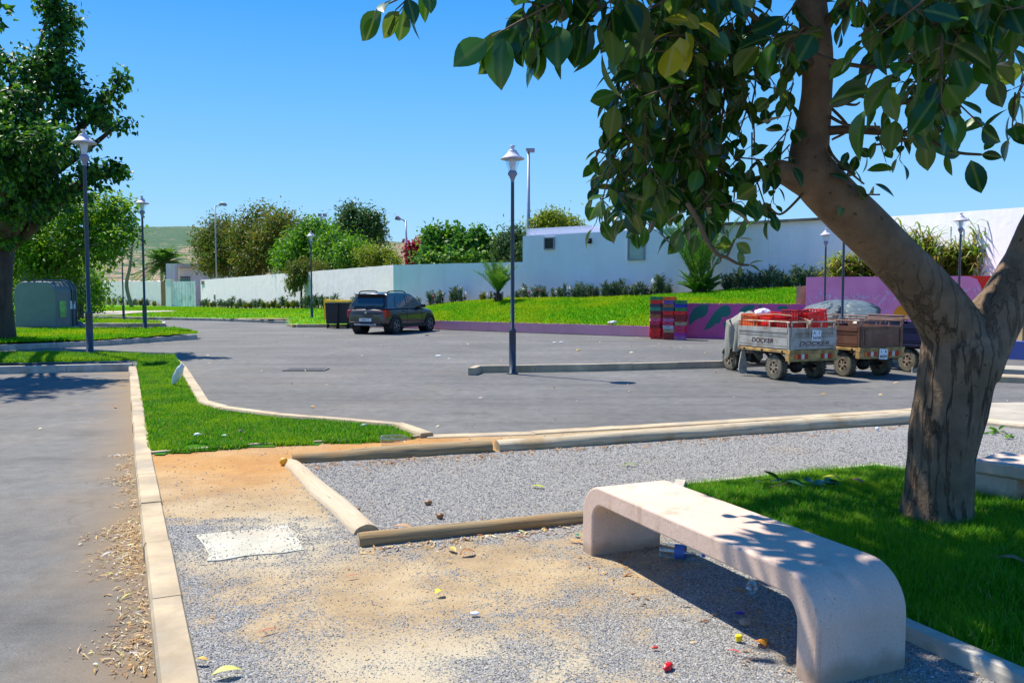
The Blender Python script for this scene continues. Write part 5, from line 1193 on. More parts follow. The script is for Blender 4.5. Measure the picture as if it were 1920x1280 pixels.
lm('lf_ole', (.025, .07, .035), (.05, .12, .055), (.10, .17, .09), (.16, .2, .07), trans=.2)
lm('lf_reed', (.06, .16, .01), (.14, .26, .015), (.30, .30, .03), (.30, .20, .06), trans=.4)
lm('lf_palm', (.03, .12, .015), (.06, .20, .02), (.14, .26, .03), trans=.3)
lm('petal', (.55, .02, .09), (.7, .08, .18), trans=.3); lm('petalw', (.8, .75, .7), (.8, .8, .78), trans=.3)
def tree(name, base, blobs, ncl, per, leaf, sd, mat, label, trunk_r, fork, r0=None, droop=.35, wid=.55, bark='bark', edge=2.2, cat='tree', group=None, extra=None):
    base = Vector(base); r = empty(name, base, label=label, cat=cat, group=group)
    bl0 = [(Vector(b[0])-base, b[1], b[2]) for b in blobs]; bl_ = list(bl0)
    for c0, r_, w0 in bl0:
        for q in range(6):
            u = Vector((random.gauss(0, 1), random.gauss(0, 1), random.gauss(0, 1)+.3)).normalized(); k = random.uniform(.22, .42)
            bl_.append((c0+Vector((u.x*r_[0], u.y*r_[1], u.z*r_[2]))*random.uniform(.85, 1.2), tuple(max(x, .12)*k for x in r_), w0*.11))
    (V, Fa), c = crown(bl_, ncl, per, leaf, sd, wid, droop, edge)
    o = np_mesh('crown', V, Fa, M[mat], r)
    mb = MB(); fk = Vector(fork)-base
    pts, _ = smooth_path([(0, 0, -.1), (random.uniform(-.05, .05), 0, fk.z*.5), fk], 5)
    mb.tube(pts, [trunk_r*(1.15-.35*i/(len(pts)-1)) for i in range(len(pts))], 12, nf=lambda p, d, q: q*(1+.12*mnoise.noise(p*3)))
    branches(mb, fk, [b[0] for b in bl0], trunk_r*.6)
    sel = rng.choice(len(c), min(len(c), 50), replace=False)
    for i in sel:
        q = Vector(c[i]); k = min(range(len(bl_)), key=lambda j: (bl_[j][0]-q).length); branches(mb, bl_[k][0], [q], trunk_r*.16, 5)
    mb.build('trunk', M[bark], r, smooth=True)
    return r
def B(px, py, Y, rx, rz=None, ry=None, w_=1.0):
    p = AT(px, py, Y); k = Y/F; rz = rz or rx; return (p, (rx*k, (ry or rx)*k, rz*k), w_*(rx*rz)**.8)
# big dark tree on the left
Yl = 23.5
tree('shade_tree', G(4, 636, .2), [B(105, 60, Yl, 22, 75), B(95, 10, Yl, 20, 40), B(128, 45, Yl+.5, 14, 40), B(85, 150, Yl, 42, 60), B(22, 118, Yl, 26, 26), B(-60, 220, Yl, 80, 80), B(50, 220, Yl-1, 64, 50), B(140, 160, Yl, 16, 38), B(128, 190, Yl, 26, 30), B(228, 152, Yl-.5, 8, 20), B(213, 172, Yl-.5, 12, 16), B(190, 200, Yl-.5, 30, 22), B(225, 232, Yl-1, 18, 9), B(175, 215, Yl, 26, 20),
     B(110, 268, Yl-2, 52, 40), B(20, 300, Yl-2, 80, 66), B(190, 320, Yl, 34, 16), B(222, 318, Yl, 14, 10), B(115, 345, Yl-1, 50, 30), B(60, 385, Yl, 56, 34), B(5, 430, Yl+1, 30, 26), B(-80, 330, Yl+2, 80, 90), B(-95, 10, 17.4, 70, 60, w_=.7), B(-75, 170, 17.6, 50, 55, w_=.7), B(-220, 60, 17.0, 100, 110, w_=.5), B(-200, -150, 17.2, 120, 90, w_=.5), B(-90, 120, Yl+1, 40, 40), B(-150, 250, Yl-2, 80, 90)],
     2200, 10, .18, .12, 'lf_dark', 'large dark leafy tree at the left edge, its crown reaching above the tall lamp', .34, AT(8, 470, 25), droop=.55, wid=.62, edge=1.7)
tree('shade_tree', G(100, 585, .15), [B(150, 400, 34, 60, 40), B(215, 395, 34, 30, 30), B(240, 430, 34, 20, 16), B(110, 440, 34, 70, 50), B(50, 470, 34, 60, 50), B(180, 460, 34, 40, 40), B(120, 500, 34, 50, 30), B(215, 450, 33, 18, 20), B(30, 420, 35, 50, 50)],
     1150, 11, .20, .22, 'lf_yellow2', 'lighter bright green tree behind the big dark one, above the recycling container', .22, AT(103, 500, 34), bark='bark2', edge=1.8)
for (px, Y, h, lab) in ((60, 44, 500, 'leafy young tree just behind the recycling container'), (150, 46, 490, 'thin bushy young tree left of the pale path'), (170, 55, 505, 'slender sapling beside the left lamp post, beyond the lawn'), (20, 50, 495, 'dense green tree behind the trunk at the left edge'), (125, 60, 500, 'small round tree at the back of the left lawn')):
    b = AT(px, 575, Y); b.z = .1
    tree('young_tree', b, [B(px, h+20, Y, 30, 34), B(px-16, h+48, Y, 26, 26), B(px+14, h+52, Y, 22, 24), B(px+4, h+70, Y, 26, 14, w_=.5)], 260, 9, .22, .26, 'lf_yellow2', lab, .07, b+Vector((.1, 0, 1.4)), group='young trees at the back of the left lawn')
# staked saplings
for px, Y, lab in ((133, 40, 'leftmost thin sapling trunk on the left lawn'), (147, 41, 'middle leaning sapling trunk on the left lawn'), (154, 43, 'rightmost thin sapling on the left lawn')):
    b = AT(px, 580, Y); b.z = .1; tree('sapling', b, [B(px-6, 530, Y, 10, 16), B(px-2, 545, Y, 8, 12)], 60, 8, .16, .15, 'lf_grey', lab, .05, b+Vector((-.2, 0, 1.3)), group='thin saplings on the left lawn')
# bare thin tree in front of the brick wall
b = AT(247, 573, 92); b.z = -.15
mb = MB(); pts, rr = smooth_path([(0, 0, 0, .22), (-.5, 0, 2.3, .2), (-.1, 0, 4.2, .17), (.2, 0, 6.2, .10), (.5, 0, 8.2, .04)], 5); mb.tube(pts, rr, 8)
for (z, dx, dz) in ((4.3, 2.2, 1.6), (5.2, -1.6, 1.8), (3.4, 2.8, .9), (6.1, 1.2, 1.4), (6.0, -1.0, 1.5)): branches(mb, (0, 0, z), [(dx, 0, z+dz)], .06, 5)
mb.build('bare_tree', M['bark2'], smooth=True, loc=b, label='thin bare tree standing in front of the whitewashed block wall', cat='tree')
# trees beyond the walls
def far_tree(px, Y, blobs, ncl, leaf, mat, lab, sd=.5, per=11, tr=.25, **k):
    b = AT(px, 590, Y); b.z = -.2; tree(k.pop('name', 'tree'), b, blobs, ncl, per, leaf, sd, mat, lab, tr, AT(px, 520, Y), **k)
far_tree(470, 97, [B(398, 470, 104, 24, 24, 40), B(425, 455, 102, 38, 36, 40), B(480, 440, 96, 46, 34, 40), B(530, 424, 90, 32, 20, 30), B(510, 458, 92, 40, 38, 36), B(396, 498, 104, 20, 12, 20), B(440, 490, 100, 44, 22, 34), B(480, 492, 92, 30, 18, 24), B(560, 465, 84, 20, 24, 24)], 2600, .44, 'lf_olive', 'wide olive-brown tree over the far end of the sunlit wall', .6, group='trees beyond the sunlit wall', wid=.4)
far_tree(600, 69, [B(560, 490, 70, 28, 20), B(585, 462, 69, 34, 30), B(630, 468, 66, 36, 28), B(665, 478, 62, 20, 18), B(600, 440, 69, 30, 14), B(545, 480, 72, 20, 20), B(625, 492, 64, 36, 12)], 1900, .34, 'lf_bright', 'bright green feathery tree above the middle of the sunlit wall', .45, group='trees beyond the sunlit wall', wid=.4)
far_tree(566, 60.5, [B(566, 500, 60.6, 20, 8), B(562, 512, 60.2, 13, 8), B(555, 522, 59.8, 9, 8), B(551, 533, 59.7, 5, 7), B(600, 505, 60, 14, 6)], 330, .26, 'lf_olive', 'olive branches hanging over the top of the sunlit wall', .25, tr=.08, group='trees beyond the sunlit wall', wid=.35, droop=1.2, name='hanging_shrub', cat='shrub')
far_tree(678, 75, [B(655, 405, 75, 14, 14), B(672, 425, 75, 28, 24), B(695, 420, 75, 16, 18), B(690, 445, 75, 24, 18), B(655, 440, 75, 22, 16)], 900, .36, 'lf_grey', 'dark upright tree topping the row behind the wall corner', .42, group='trees beyond the sunlit wall', wid=.4)
far_tree(715, 55, [B(700, 480, 55, 24, 14), B(722, 484, 55, 20, 12), B(740, 492, 54, 10, 6)], 420, .22, 'lf_yellow', 'low yellow-green feathery shrub just over the wall corner', .25, tr=.1, name='shrub', cat='shrub', wid=.35)
far_tree(786, 56, [B(782, 470, 55, 14, 15), B(797, 474, 55, 12, 15), B(778, 486, 55, 12, 10), B(800, 488, 55, 10, 8)], 420, .22, 'lf_red', 'red-leaved bush above the shaded garden wall', .22, tr=.08, name='shrub', cat='shrub', wid=.7)
far_tree(850, 52, [B(815, 455, 52, 14, 20), B(850, 447, 52, 9, 18), B(830, 470, 52, 26, 20), B(870, 468, 52, 28, 20), B(893, 450, 52, 7, 16), B(905, 468, 52, 16, 18), B(925, 470, 52, 16, 18), B(850, 485, 51, 60, 8), B(800, 486, 51, 14, 6)], 1200, .26, 'lf_fig', 'fig-like bright green tree with upright shoots behind the shaded garden wall', .26, wid=.8)
far_tree(958, 50, [B(955, 465, 50, 18, 22), B(970, 450, 50, 12, 16), B(975, 480, 49, 12, 14), B(940, 485, 50, 14, 10)], 480, .24, 'lf_grey', 'grey-green bush beside the corner of the white building', .3, wid=.35, tr=.1, name='shrub', cat='shrub')
far_tree(1040, 60, [B(1020, 425, 60, 26, 12), B(1050, 424, 60, 26, 12), B(1075, 430, 60, 12, 8), B(1035, 415, 60, 16, 7)], 600, .3, 'lf_yellow', 'yellow-green feathery tree top showing over the white building', .35, wid=.35)
# fan palm behind the gate
def frond(mb, c, az, L, rise, fall, nl, lw, ll, width=.5, mi=0, stemr=.012):
    """pinnate frond"""
    d = Vector((math.cos(az), math.sin(az), 0)); P = []
    for i in range(13):
        t = i/12; P.append(Vector(c)+d*(L*(math.cos(rise)*t+.10*t*t))+Vector((0, 0, L*(math.sin(rise)*t-fall*t*t))))
    mb.tube(P, [stemr*(1.2-t/13) for t in range(13)], 5, mi=mi)
    s = d.cross(Vector((0, 0, 1)))
    for i in range(nl):
        t = .16+.84*i/(nl-1); k = t*12; a = int(min(k, 11)); p = P[a].lerp(P[a+1], k-a); T = (P[a+1]-P[a]).normalized(); up = s.cross(T)
        l = ll*(.35+1.0*math.sin(math.pi*min(1, t*.9+.12)))*random.uniform(.85, 1.1)
        for sd_ in (-1, 1):
            dr = (s*sd_*.75+T*.75+up*random.uniform(.15, .45)).normalized(); e = p+dr*l-Vector((0, 0, l*.12)); m = p+dr*l*.45
            wv = T*lw
            mb.add([p-wv*.5, p+wv*.5, m+wv*.8, m-wv*.4, e], [(0, 1, 2, 3), (3, 2, 4)], mi)
# small date palm
sp = AT(934, 572, wallY(940)-3.0); sp.z = .88
r = empty('small_palm', sp, label='small palm with a short shaggy trunk on the lawn before the white building', cat='palm')
mb = MB(); mb.tube([(0, 0, -.1), (0, 0, .25), (0, 0, .62)], [.20, .17, .12], 10)
for i in range(60): a = random.random()*6.28; z = random.random()*.6; mb.bar((math.cos(a)*.13, math.sin(a)*.13, z), (math.cos(a)*.24, math.sin(a)*.24, z+.12), .04, .02)
mb.build('trunk', M['bark'], r)
mb = MB()
for i in range(26): frond(mb, (0, 0, .55), i*2.4, random.uniform(1.1, 2.1), R(random.uniform(52, 86)), random.uniform(.08, .3), 26, .03, .34)
mb.build('fronds', M['lf_palm'], r)
bp_ = AT(1312, 549, 33.5); bp_.z = 1.42
r = empty('date_palm', bp_, label='big young date palm with tall arching fronds against the white building', cat='palm')
mb = MB(); mb.tube([(0, 0, -.1), (0, 0, .35)], [.34, .22], 12); mb.build('trunk', M['bark'], r)
mb = MB()
for i in range(20): frond(mb, (random.uniform(-.08, .08), 0, .3), i*2.39+.3, random.uniform(3.1, 4.3), R(random.uniform(58, 84)), random.uniform(.06, .22), 52, .035, .42, stemr=.022)
mb.build('tall_fronds', M['lf_palm'], r)
mb = MB()
for i in range(46): frond(mb, (random.uniform(-.3, .3), random.uniform(-.3, .3), .1), i*2.39, random.uniform(.8, 1.35), R(random.uniform(25, 70)), random.uniform(.05, .25), 18, .05, .22, stemr=.02)
mb.build('low_fronds', M['lf_palm'], r)
fb = AT(309, 540, 118); fb.z = .5
r = empty('fan_palm', fb, label='fan palm with a full round head behind the gate', cat='palm'); top = AT(309, 482, 118).z-.5
mb = MB(); mb.tube([(0, 0, -1), (0, 0, top-.6)], [.6, .5], 10); mb.build('trunk', M['bark'], r)
mb = MB()
for i in range(60): frond(mb, (0, 0, top-1), i*2.39, random.uniform(3.2, 4.6), R(random.uniform(-20, 80)), random.uniform(.3, .6), 20, .14, .8, stemr=.04)
mb.build('fronds', M['lf_palm'], r)
# oleander shrubs : variants copied
def oleander(h, n, nfl, seed, mat='lf_ole', fmat='petal'):
    random.seed(seed); r = empty('oleander_shrub'); st = MB(); pos = []; D = []
    tips = []
    for i in range(n):
        a = random.random()*6.28; lean = random.uniform(.05, .4); hh = h*random.uniform(.55, 1.0); x0, y0 = random.uniform(-.15, .15), random.uniform(-.08, .08)
        e = Vector((x0+math.cos(a)*lean*hh, y0+math.sin(a)*lean*hh, hh)); s_ = Vector((x0, y0, 0)); st.tube([s_, s_.lerp(e, .5)+Vector((0, 0, .03)), e], [.014, .010, .005], 5); tips.append(e)
        for k in range(26):
            t = random.uniform(.25, 1.0); p = s_.lerp(e, t); az = random.random()*6.28
            pos.append(p); D.append((math.cos(az)*.8, math.sin(az)*.8, random.uniform(.25, 1.2)))
    st.build('stem', M['bark'], r)
    pos = np.array([tuple(p) for p in pos]); X, Y, Z = frame_from(np.array(D), .8); L = .17*(.7+.5*rng.random(len(pos)))
    V, Fa = stamp(LEAF_D[0], LEAF_D[1], pos, X, Y, Z, np.stack([L*.24, L, L], 1)); np_mesh('foliage', V, Fa, M[mat], r)
    for i in range(nfl):
        e = tips[i % len(tips)]; c = np.repeat(np.array([tuple(e)]), 14, 0)+rng.standard_normal((14, 3))*.035; X, Y, Z = frame_from(rng.standard_normal((14, 3)), .8)
        V, Fa = stamp(LEAF_D[0], LEAF_D[1], c, X, Y, Z, np.full((14, 3), .07)); np_mesh('flower', V, Fa, M[fmat], r)
    return r
OV = [oleander(.62, 7, 0, 1), oleander(.75, 6, 1, 2), oleander(.8, 9, 0, 3), oleander(.7, 6, 1, 4, 'lf_ole', 'petalw'), oleander(.50, 10, 0, 5, 'lf_olive')]
used = [False]*5
def place_ole(v, x, y, z, s, lab, group):
    o = OV[v] if not used[v] else copy_tree(OV[v]); used[v] = True; o.location = (x, y, z); o.scale = (s,)*3; o.rotation_euler = (0, 0, random.random()*6.28); tag(o, lab, 'shrub', group)
random.seed(5); zc = {}
pxs = [(812, 1), (822, 0), (848, 1), (858, 0), (868, 3), (760, 0), (780, 0)]+[(905+i*0, 4) for i in range(1)]+[(x, v) for x, v in ((918, 3), (972, 0), (980, 3), (992, 1), (1002, 0), (1013, 1), (1024, 0), (1040, 3), (1052, 0), (1062, 3), (1074, 0), (1084, 2), (1096, 0), (1106, 2), (1118, 2), (1130, 0), (1140, 0), (1150, 2), (1162, 2), (1172, 2), (1184, 0), (1194, 2), (1206, 2), (1216, 1), (1226, 3), (1238, 2), (1250, 0), (1360, 2), (1374, 0), (1386, 2), (1398, 0), (1416, 2), (1430, 0), (1442, 2), (1454, 2), (1468, 2), (1480, 0), (1492, 2), (1504, 2), (1516, 2), (1528, 0), (1540, 2))]
for px, v in pxs:
    Y = wallY(px)-.75-random.random()*.25; X = (px-960)*Y/F; z = backz(px)-.07; s = random.uniform(.7, 1.2)*(1.1 if px > 1100 else .95)
    if 810 < px < 875: s *= 1.35
    labs = {0: 'slim grey-green oleander at the foot of the shaded white wall', 1: 'oleander with a pink bloom at the foot of the shaded white wall', 2: 'bushy grey-green oleander at the foot of the shaded white wall', 3: 'oleander with pale blossom at the foot of the shaded white wall', 4: 'low brownish shrub at the foot of the shaded white wall'}
    zone = 'behind the parked car' if px < 805 else 'between the car and the small palm' if px < 890 else 'beside the small palm' if px < 950 else 'under the small dark window' if px < 1060 else 'left of the shuttered window' if px < 1170 else 'under the shuttered window' if px < 1260 else 'just right of the date palm' if px < 1425 else 'left of the violet wall'
    kd_ = {0: 'slim oleander', 1: 'pink-flowering oleander', 2: 'bushy oleander', 3: 'pale-flowering oleander', 4: 'low brownish shrub'}[v]; zc[(v, zone)] = zc.get((v, zone), 0)+1
    labs[v] = ordn[zc[(v, zone)]-1 if zc[(v, zone)] > 1 else 0].replace('bottom', 'first')+' '+kd_+' from the left '+zone
    place_ole(v, X, Y, z, s, labs[v], 'oleanders along the shaded wall' if v in (0, 2) else ('pink-flowering oleanders' if v == 1 else 'pale-flowering oleanders' if v == 3 else None))
o = None
for i in range(34):
    t = (i+.5)/34; px = 392+(t**1.15)*(700-392); p = ONW(px, 575, WA, WB); X, Y = p.x+wn.x*.9, p.y+wn.y*.9
    v = random.choice((4, 4, 0, 2)); place_ole(v, X, Y, float(farz(np.array([X]), np.array([Y]))[0])-.02, random.uniform(1.0, 1.6), ordn[i % 12].replace('bottom', 'first')+' low shrub from the left '+('along the far third of the sunlit wall foot' if i < 12 else 'along the middle of the sunlit wall foot' if i < 24 else 'along the near end of the sunlit wall foot'), 'shrubs along the sunlit wall')
for i in range(10):
    p = gpt(182+i*12, 570); place_ole(random.choice((4, 0)), p.x+.5, p.y-1.3, -.45, random.uniform(1.5, 2.2), ordn[i].replace('bottom', 'first')+' low yellowish shrub from the left below the whitewashed block wall', 'shrubs below the block wall')
# soil strip at foot of walls
def strip(a, b, wdt, zf0, zf1, nm='soil_bed'):
    a, b = Vector((a[0], a[1], 0)), Vector((b[0], b[1], 0)); d = (b-a).normalized(); n_ = Vector((d.y, -d.x, 0)); n_ = n_ if n_.y < 0 else -n_; V = []
    for i in range(41):
        t = i/40; p = a.lerp(b, t); z = zf0+(zf1-zf0)*t
        w2 = wdt*(1+.35*mnoise.noise(Vector((i*.7, 0, 0))))
        zz = backz(960+p.x/p.y*F) if nm == 'soil_bed' and p.x > WA[0]-.1 and zf0 < 0 else z
        V += [tuple(p+n_*.0+Vector((0, 0, zz+.03))), tuple(p+n_*w2+Vector((0, 0, zz+.035-.02)))]
    Fq = [(2*i, 2*i+1, 2*i+3, 2*i+2) for i in range(40)]; np_mesh(nm, V, Fq, M['soil'], kind='structure')
strip(WA, WC, 1.1, -1, -1); strip(WC, WD, 1.1, -1, -1)
# reeds behind the violet wall
def reed(h, seed):
    random.seed(seed); r = empty('reed_clump'); st = MB(); lv = MB()
    for i in range(9):
        a = random.random()*6.28; x0, y0 = random.uniform(-.25, .25), random.uniform(-.2, .2); hh = h*random.uniform(.7, 1.0); e = Vector((x0+math.cos(a)*.25, y0+math.sin(a)*.25, hh)); s_ = Vector((x0, y0, 0)); st.tube([s_, e], [.02, .010], 5)
        for k in range(11):
            p = s_.lerp(e, .15+.85*k/10); az = random.random()*6.28; d = Vector((math.cos(az), math.sin(az), 0)); L = random.uniform(.45, .8); sd_ = Vector((-d.y, d.x, 0)); w_ = random.uniform(.022, .036)
            q = [p, p+d*L*.3+Vector((0, 0, L*.38)), p+d*L*.65+Vector((0, 0, L*.48)), p+d*L+Vector((0, 0, L*random.uniform(.1, .55)))]; ww = [w_*.6, w_, w_*.8, .001]
            vs = []
            for qq, w2 in zip(q, ww): vs += [qq-sd_*w2, qq+sd_*w2]
            lv.add(vs, [(0, 1, 3, 2), (2, 3, 5, 4), (4, 5, 7, 6)])
    st.build('stem', M['bark2'], r); lv.build('leaves', M['lf_reed'], r); return r
RV = [reed(1.5, 3), reed(1.3, 7), reed(1.7, 9)]; ru = [0, 0, 0]; random.seed(8)
rows = [(px, 27.5-(px-1560)/400*2.6+random.uniform(.2, 1.0)) for px in list(range(1562, 1690, 9))+list(range(1690, 1900, 8))]
for i, (px, Y) in enumerate(rows):
    v = i % 3; o = RV[v] if not ru[v] else copy_tree(RV[v]); ru[v] = 1; X = (px-960)*Y/F; hs_k = .86+.2*math.sin(px*.045)+(-.3 if px < 1640 else .0)
    o.location = (X, Y, 1.75 if px > 1600 else 1.55); o.scale = (1, 1, max(.5, hs_k)); o.rotation_euler = (0, 0, random.random()*6); zr = 'left of the big limb' if px < 1640 else 'hidden by the big limb' if px < 1740 else 'between limb and street lamp' if px < 1797 else 'right of the street lamp'; zc[zr] = zc.get(zr, 0)+1; tag(o, (ordn+['thirteenth', 'fourteenth', 'fifteenth', 'sixteenth', 'seventeenth'])[zc[zr]-1].replace('bottom', 'first')+' reed clump behind the violet wall, counted from the left '+zr, 'reeds', 'reed clumps behind the violet wall')
pl_ = [(MU1[0]-.2, MU1[1]+.3), (MU1[0]+1.0, MU1[1]+3.2), (WD[0]+.1, WD[1]-.2), (WE[0], WE[1]+.0), (17, 23.4), (MU2[0], MU2[1]+.3)]
MB().prism(pl_, .0, 1.75, lambda u, v, w_: Vector((u, v, w_))).build('planted_soil', M['soil'], kind='structure')

# ================================================================== THE BIG RUBBER TREE
rng = np.random.default_rng(99); random.seed(99)
def barkm():
    m, t, p, o = newmat('rubber_bark'); v = coords(t); vz = coords(t, (9, 9, 1.3))
    c = ramp(t, [(.3, (.12, .08, .05)), (.55, (.20, .135, .085)), (.75, (.28, .19, .12))], noise(t, v, 5, 6, .65)).outputs[0]
    sx = N(t, 'ShaderNodeSeparateXYZ'); tc = N(t, 'ShaderNodeTexCoord'); t.links.new(tc.outputs['Object'], sx.inputs[0])
    mr = N(t, 'ShaderNodeMapRange'); mr.inputs[1].default_value = .95; mr.inputs[2].default_value = 1.75; mr.inputs[3].default_value = 1; mr.inputs[4].default_value = 0; t.links.new(sx.outputs[2], mr.inputs[0])
    wob = noise(t, v, 7, 3); cr_ = noise(t, vz, 1.0, 5, .62); cr = ramp(t, [(.455, (0, 0, 0)), (.495, (1, 1, 1)), (.535, (0, 0, 0))], cr_).outputs[0]
    mu = N(t, 'ShaderNodeMath', operation='MULTIPLY'); t.links.new(cr, mu.inputs[0]); t.links.new(mr.outputs[0], mu.inputs[1])
    mk_ = ramp(t, [(.42, (.15, .15, .15)), (.6, (1, 1, 1))], noise(t, v, 3.1, 4)).outputs[0]; mu2 = N(t, 'ShaderNodeMath', operation='MULTIPLY'); t.links.new(mu.outputs[0], mu2.inputs[0]); t.links.new(mk_, mu2.inputs[1]); c = mixc(t, mu2.outputs[0], c, (.045, .03, .02))
    gr = ramp(t, [(.55, (0, 0, 0)), (.7, (.6, .6, .6))], noise(t, v, 2.2, 5)).outputs[0]; g2 = N(t, 'ShaderNodeMath', operation='MULTIPLY'); t.links.new(gr, g2.inputs[0]); t.links.new(mr.outputs[0], g2.inputs[1]); c = mixc(t, g2.outputs[0], c, (.15, .13, .12))
    sp = ramp(t, [(.68, (0, 0, 0)), (.72, (.8, .8, .8))], noise(t, v, 16, 2)).outputs[0]; c = mixc(t, sp, c, (.06, .035, .022))
    t.links.new(c, p.inputs['Base Color']); p.inputs['Roughness'].default_value = .75; p.inputs['Specular IOR Level'].default_value = .3
    inv = N(t, 'ShaderNodeMath', operation='MULTIPLY'); t.links.new(mu.outputs[0], inv.inputs[0]); inv.inputs[1].default_value = -1
    b1 = bump(t, p, inv.outputs[0], .9, .03); b2 = bump(t, p, noise(t, v, 22, 6, .7), .5, .02, b1); bump(t, p, cr_, .5, .04, b2)
    return m
M['rbark'] = barkm()
rt = empty('rubber_tree', (0, 0, 0), label='big rubber tree with a thick dark forked trunk in the grass at right', cat='tree')
RB = G(1757, 985, .14); rt.location = RB
def RP(px, py, Y, rpx): 
    p = AT(px, py, Y)-RB; return (p.x, p.y, p.z, rpx*Y/F)
mb = MB()
def limb(pts, n=28, k=5, amp=.05, low=0):
    P, rr = smooth_path(pts, k)
    def nf(p, d, q):
        s = 1+amp*1.3*mnoise.noise(p*2.2)+amp*1.0*mnoise.noise(p*5)+amp*.5*mnoise.noise(p*13)
        zz = p.z
        if low: 
            f = max(0, min(1, (1.55-zz)/1.0)); an = math.atan2(d.y, d.x); s += f*(.05*mnoise.noise(Vector((math.cos(an)*3, math.sin(an)*3, zz*.7)))+.045*mnoise.noise(Vector((math.cos(an)*7, math.sin(an)*7, zz*1.1)))); s += .10*math.exp(-((zz-.72)/.12)**2)*max(0, math.cos(an-.2))
        return q*s
    mb.tube(P, rr, n, nf=nf)
limb([RP(1754, 1035, 5.31, 74), RP(1755, 985, 5.31, 66), RP(1760, 920, 5.31, 60), RP(1765, 850, 5.31, 60), RP(1776, 780, 5.31, 62), RP(1790, 715, 5.31, 66), RP(1802, 660, 5.31, 71), RP(1808, 632, 5.31, 60), RP(1812, 612, 5.31, 34)], 36, 6, .05, 1)
limb([RP(1800, 665, 5.31, 58), RP(1778, 605, 5.30, 55), RP(1735, 545, 5.25, 49), RP(1680, 485, 5.18, 45), RP(1620, 425, 5.1, 45), RP(1565, 372, 5.02, 45), RP(1528, 330, 5.0, 45), RP(1517, 295, 5.0, 38), RP(1523, 245, 5.0, 32), RP(1531, 180, 4.95, 29), RP(1533, 110, 4.9, 28), RP(1526, 40, 4.85, 27), RP(1512, -60, 4.8, 26), RP(1480, -220, 4.7, 24), RP(1430, -420, 4.6, 20)], 28, 5, .04)
limb([RP(1812, 690, 5.31, 62), RP(1848, 622, 5.33, 52), RP(1890, 556, 5.35, 44), RP(1926, 490, 5.4, 40), RP(1958, 420, 5.4, 38), RP(2005, 320, 5.4, 36), RP(2050, 180, 5.3, 33), RP(2100, -50, 5.2, 28), RP(2090, -320, 5.1, 22)], 28, 5, .04)
limb([RP(1540, 355, 5.0, 34), RP(1498, 334, 4.97, 27), RP(1465, 322, 4.94, 22), RP(1444, 318, 4.92, 19)], 20, 4, .08)
tr = mb.build('trunk', M['rbark'], rt, smooth=True)
rm = tr.modifiers.new('remesh', 'REMESH'); rm.mode = 'VOXEL'; rm.voxel_size = .014; rm.use_smooth_shade = True
smd = tr.modifiers.new('smooth', 'SMOOTH'); smd.iterations = 4; smd.factor = .5
# branches and twigs
M['twig'] = plain('twig_bark', (.11, .075, .04), .8, 0, .2, 8, .3); M['twigr'] = plain('aerial_root', (.14, .07, .04), .85, 0, .2, 8)
bm_ = MB(); nodes = []
def br(pts, n=8, k=5, mi=0):
    P, rr = smooth_path([RP(*p) for p in pts], k)
    bm_.tube(P, rr, n, mi=mi); return P
br([(1540, 247, 4.98, 10), (1590, 243, 4.9, 8), (1650, 247, 4.8, 7), (1705, 250, 4.7, 6.5), (1745, 232, 4.6, 5), (1790, 205, 4.5, 3)])
br([(1535, 130, 4.9, 6), (1450, 62, 4.6, 5), (1400, 20, 4.5, 5), (1340, -40, 4.4, 6)]); br([(1440, 56, 4.4, 4), (1530, 103, 4.35, 4.5), (1610, 124, 4.3, 4), (1690, 122, 4.3, 3.5), (1760, 95, 4.3, 3)])
br([(1610, 180, 4.2, 3), (1690, 192, 4.2, 4), (1760, 165, 4.2, 5), (1830, 105, 4.2, 6), (1890, 40, 4.2, 7), (1990, -80, 4.3, 9)])
br([(1530, 60, 4.85, 8), (1620, -20, 4.6, 7), (1760, -60, 4.4, 6), (1880, -30, 4.3, 5)])
br([(1556, 200, 4.95, 3), (1590, 240, 4.9, 3), (1560, 262, 4.9, 2)]); br([(1560, 190, 4.95, 3), (1600, 197, 4.8, 2.4), (1612, 192, 4.8, 1.5)]); br([(1550, 215, 4.95, 3.5), (1590, 235, 4.8, 3), (1650, 238, 4.7, 2)])
br([(1547, 255, 5.0, 3.2), (1560, 290, 4.9, 2.8), (1590, 320, 4.8, 2.2), (1620, 345, 4.7, 1.6)])
br([(1740, 262, 4.4, 3), (1790, 285, 4.3, 3), (1840, 290, 4.2, 2.4)]); br([(1760, 240, 4.4, 3.4), (1700, 262, 4.5, 3), (1640, 272, 4.6, 2)])
br([(1288, 380, 4.3, 4.5), (1308, 412, 4.3, 4.5), (1325, 450, 4.3, 4.2), (1345, 476, 4.3, 3.8), (1362, 483, 4.3, 3.2), (1385, 495, 4.3, 2.6), (1404, 497, 4.3, 2)]); br([(1362, 482, 4.3, 2.4), (1368, 470, 4.3, 2.2), (1378, 448, 4.3, 1.8)]); br([(1352, 481, 4.3, 2), (1350, 491, 4.3, 1.5), (1342, 496, 4.3, 1)])
br([(1440, 385, 4.8, 1.6), (1462, 402, 4.85, 2.2), (1490, 380, 4.9, 2.5), (1520, 345, 5.0, 3)])
br([(1480, -220, 4.7, 16), (1350, -190, 4.4, 13), (1200, -120, 4.1, 10), (1080, -60, 3.8, 7), (1000, 10, 3.6, 4)]); br([(1200, -120, 4.1, 8), (1140, -20, 3.9, 5), (1100, 40, 3.8, 3.5), (1080, 60, 3.8, 2.5)])
br([(1350, -190, 4.4, 9), (1150, -260, 3.9, 8), (950, -180, 3.6, 6), (800, -70, 3.5, 4), (765, 0, 3.5, 3)])
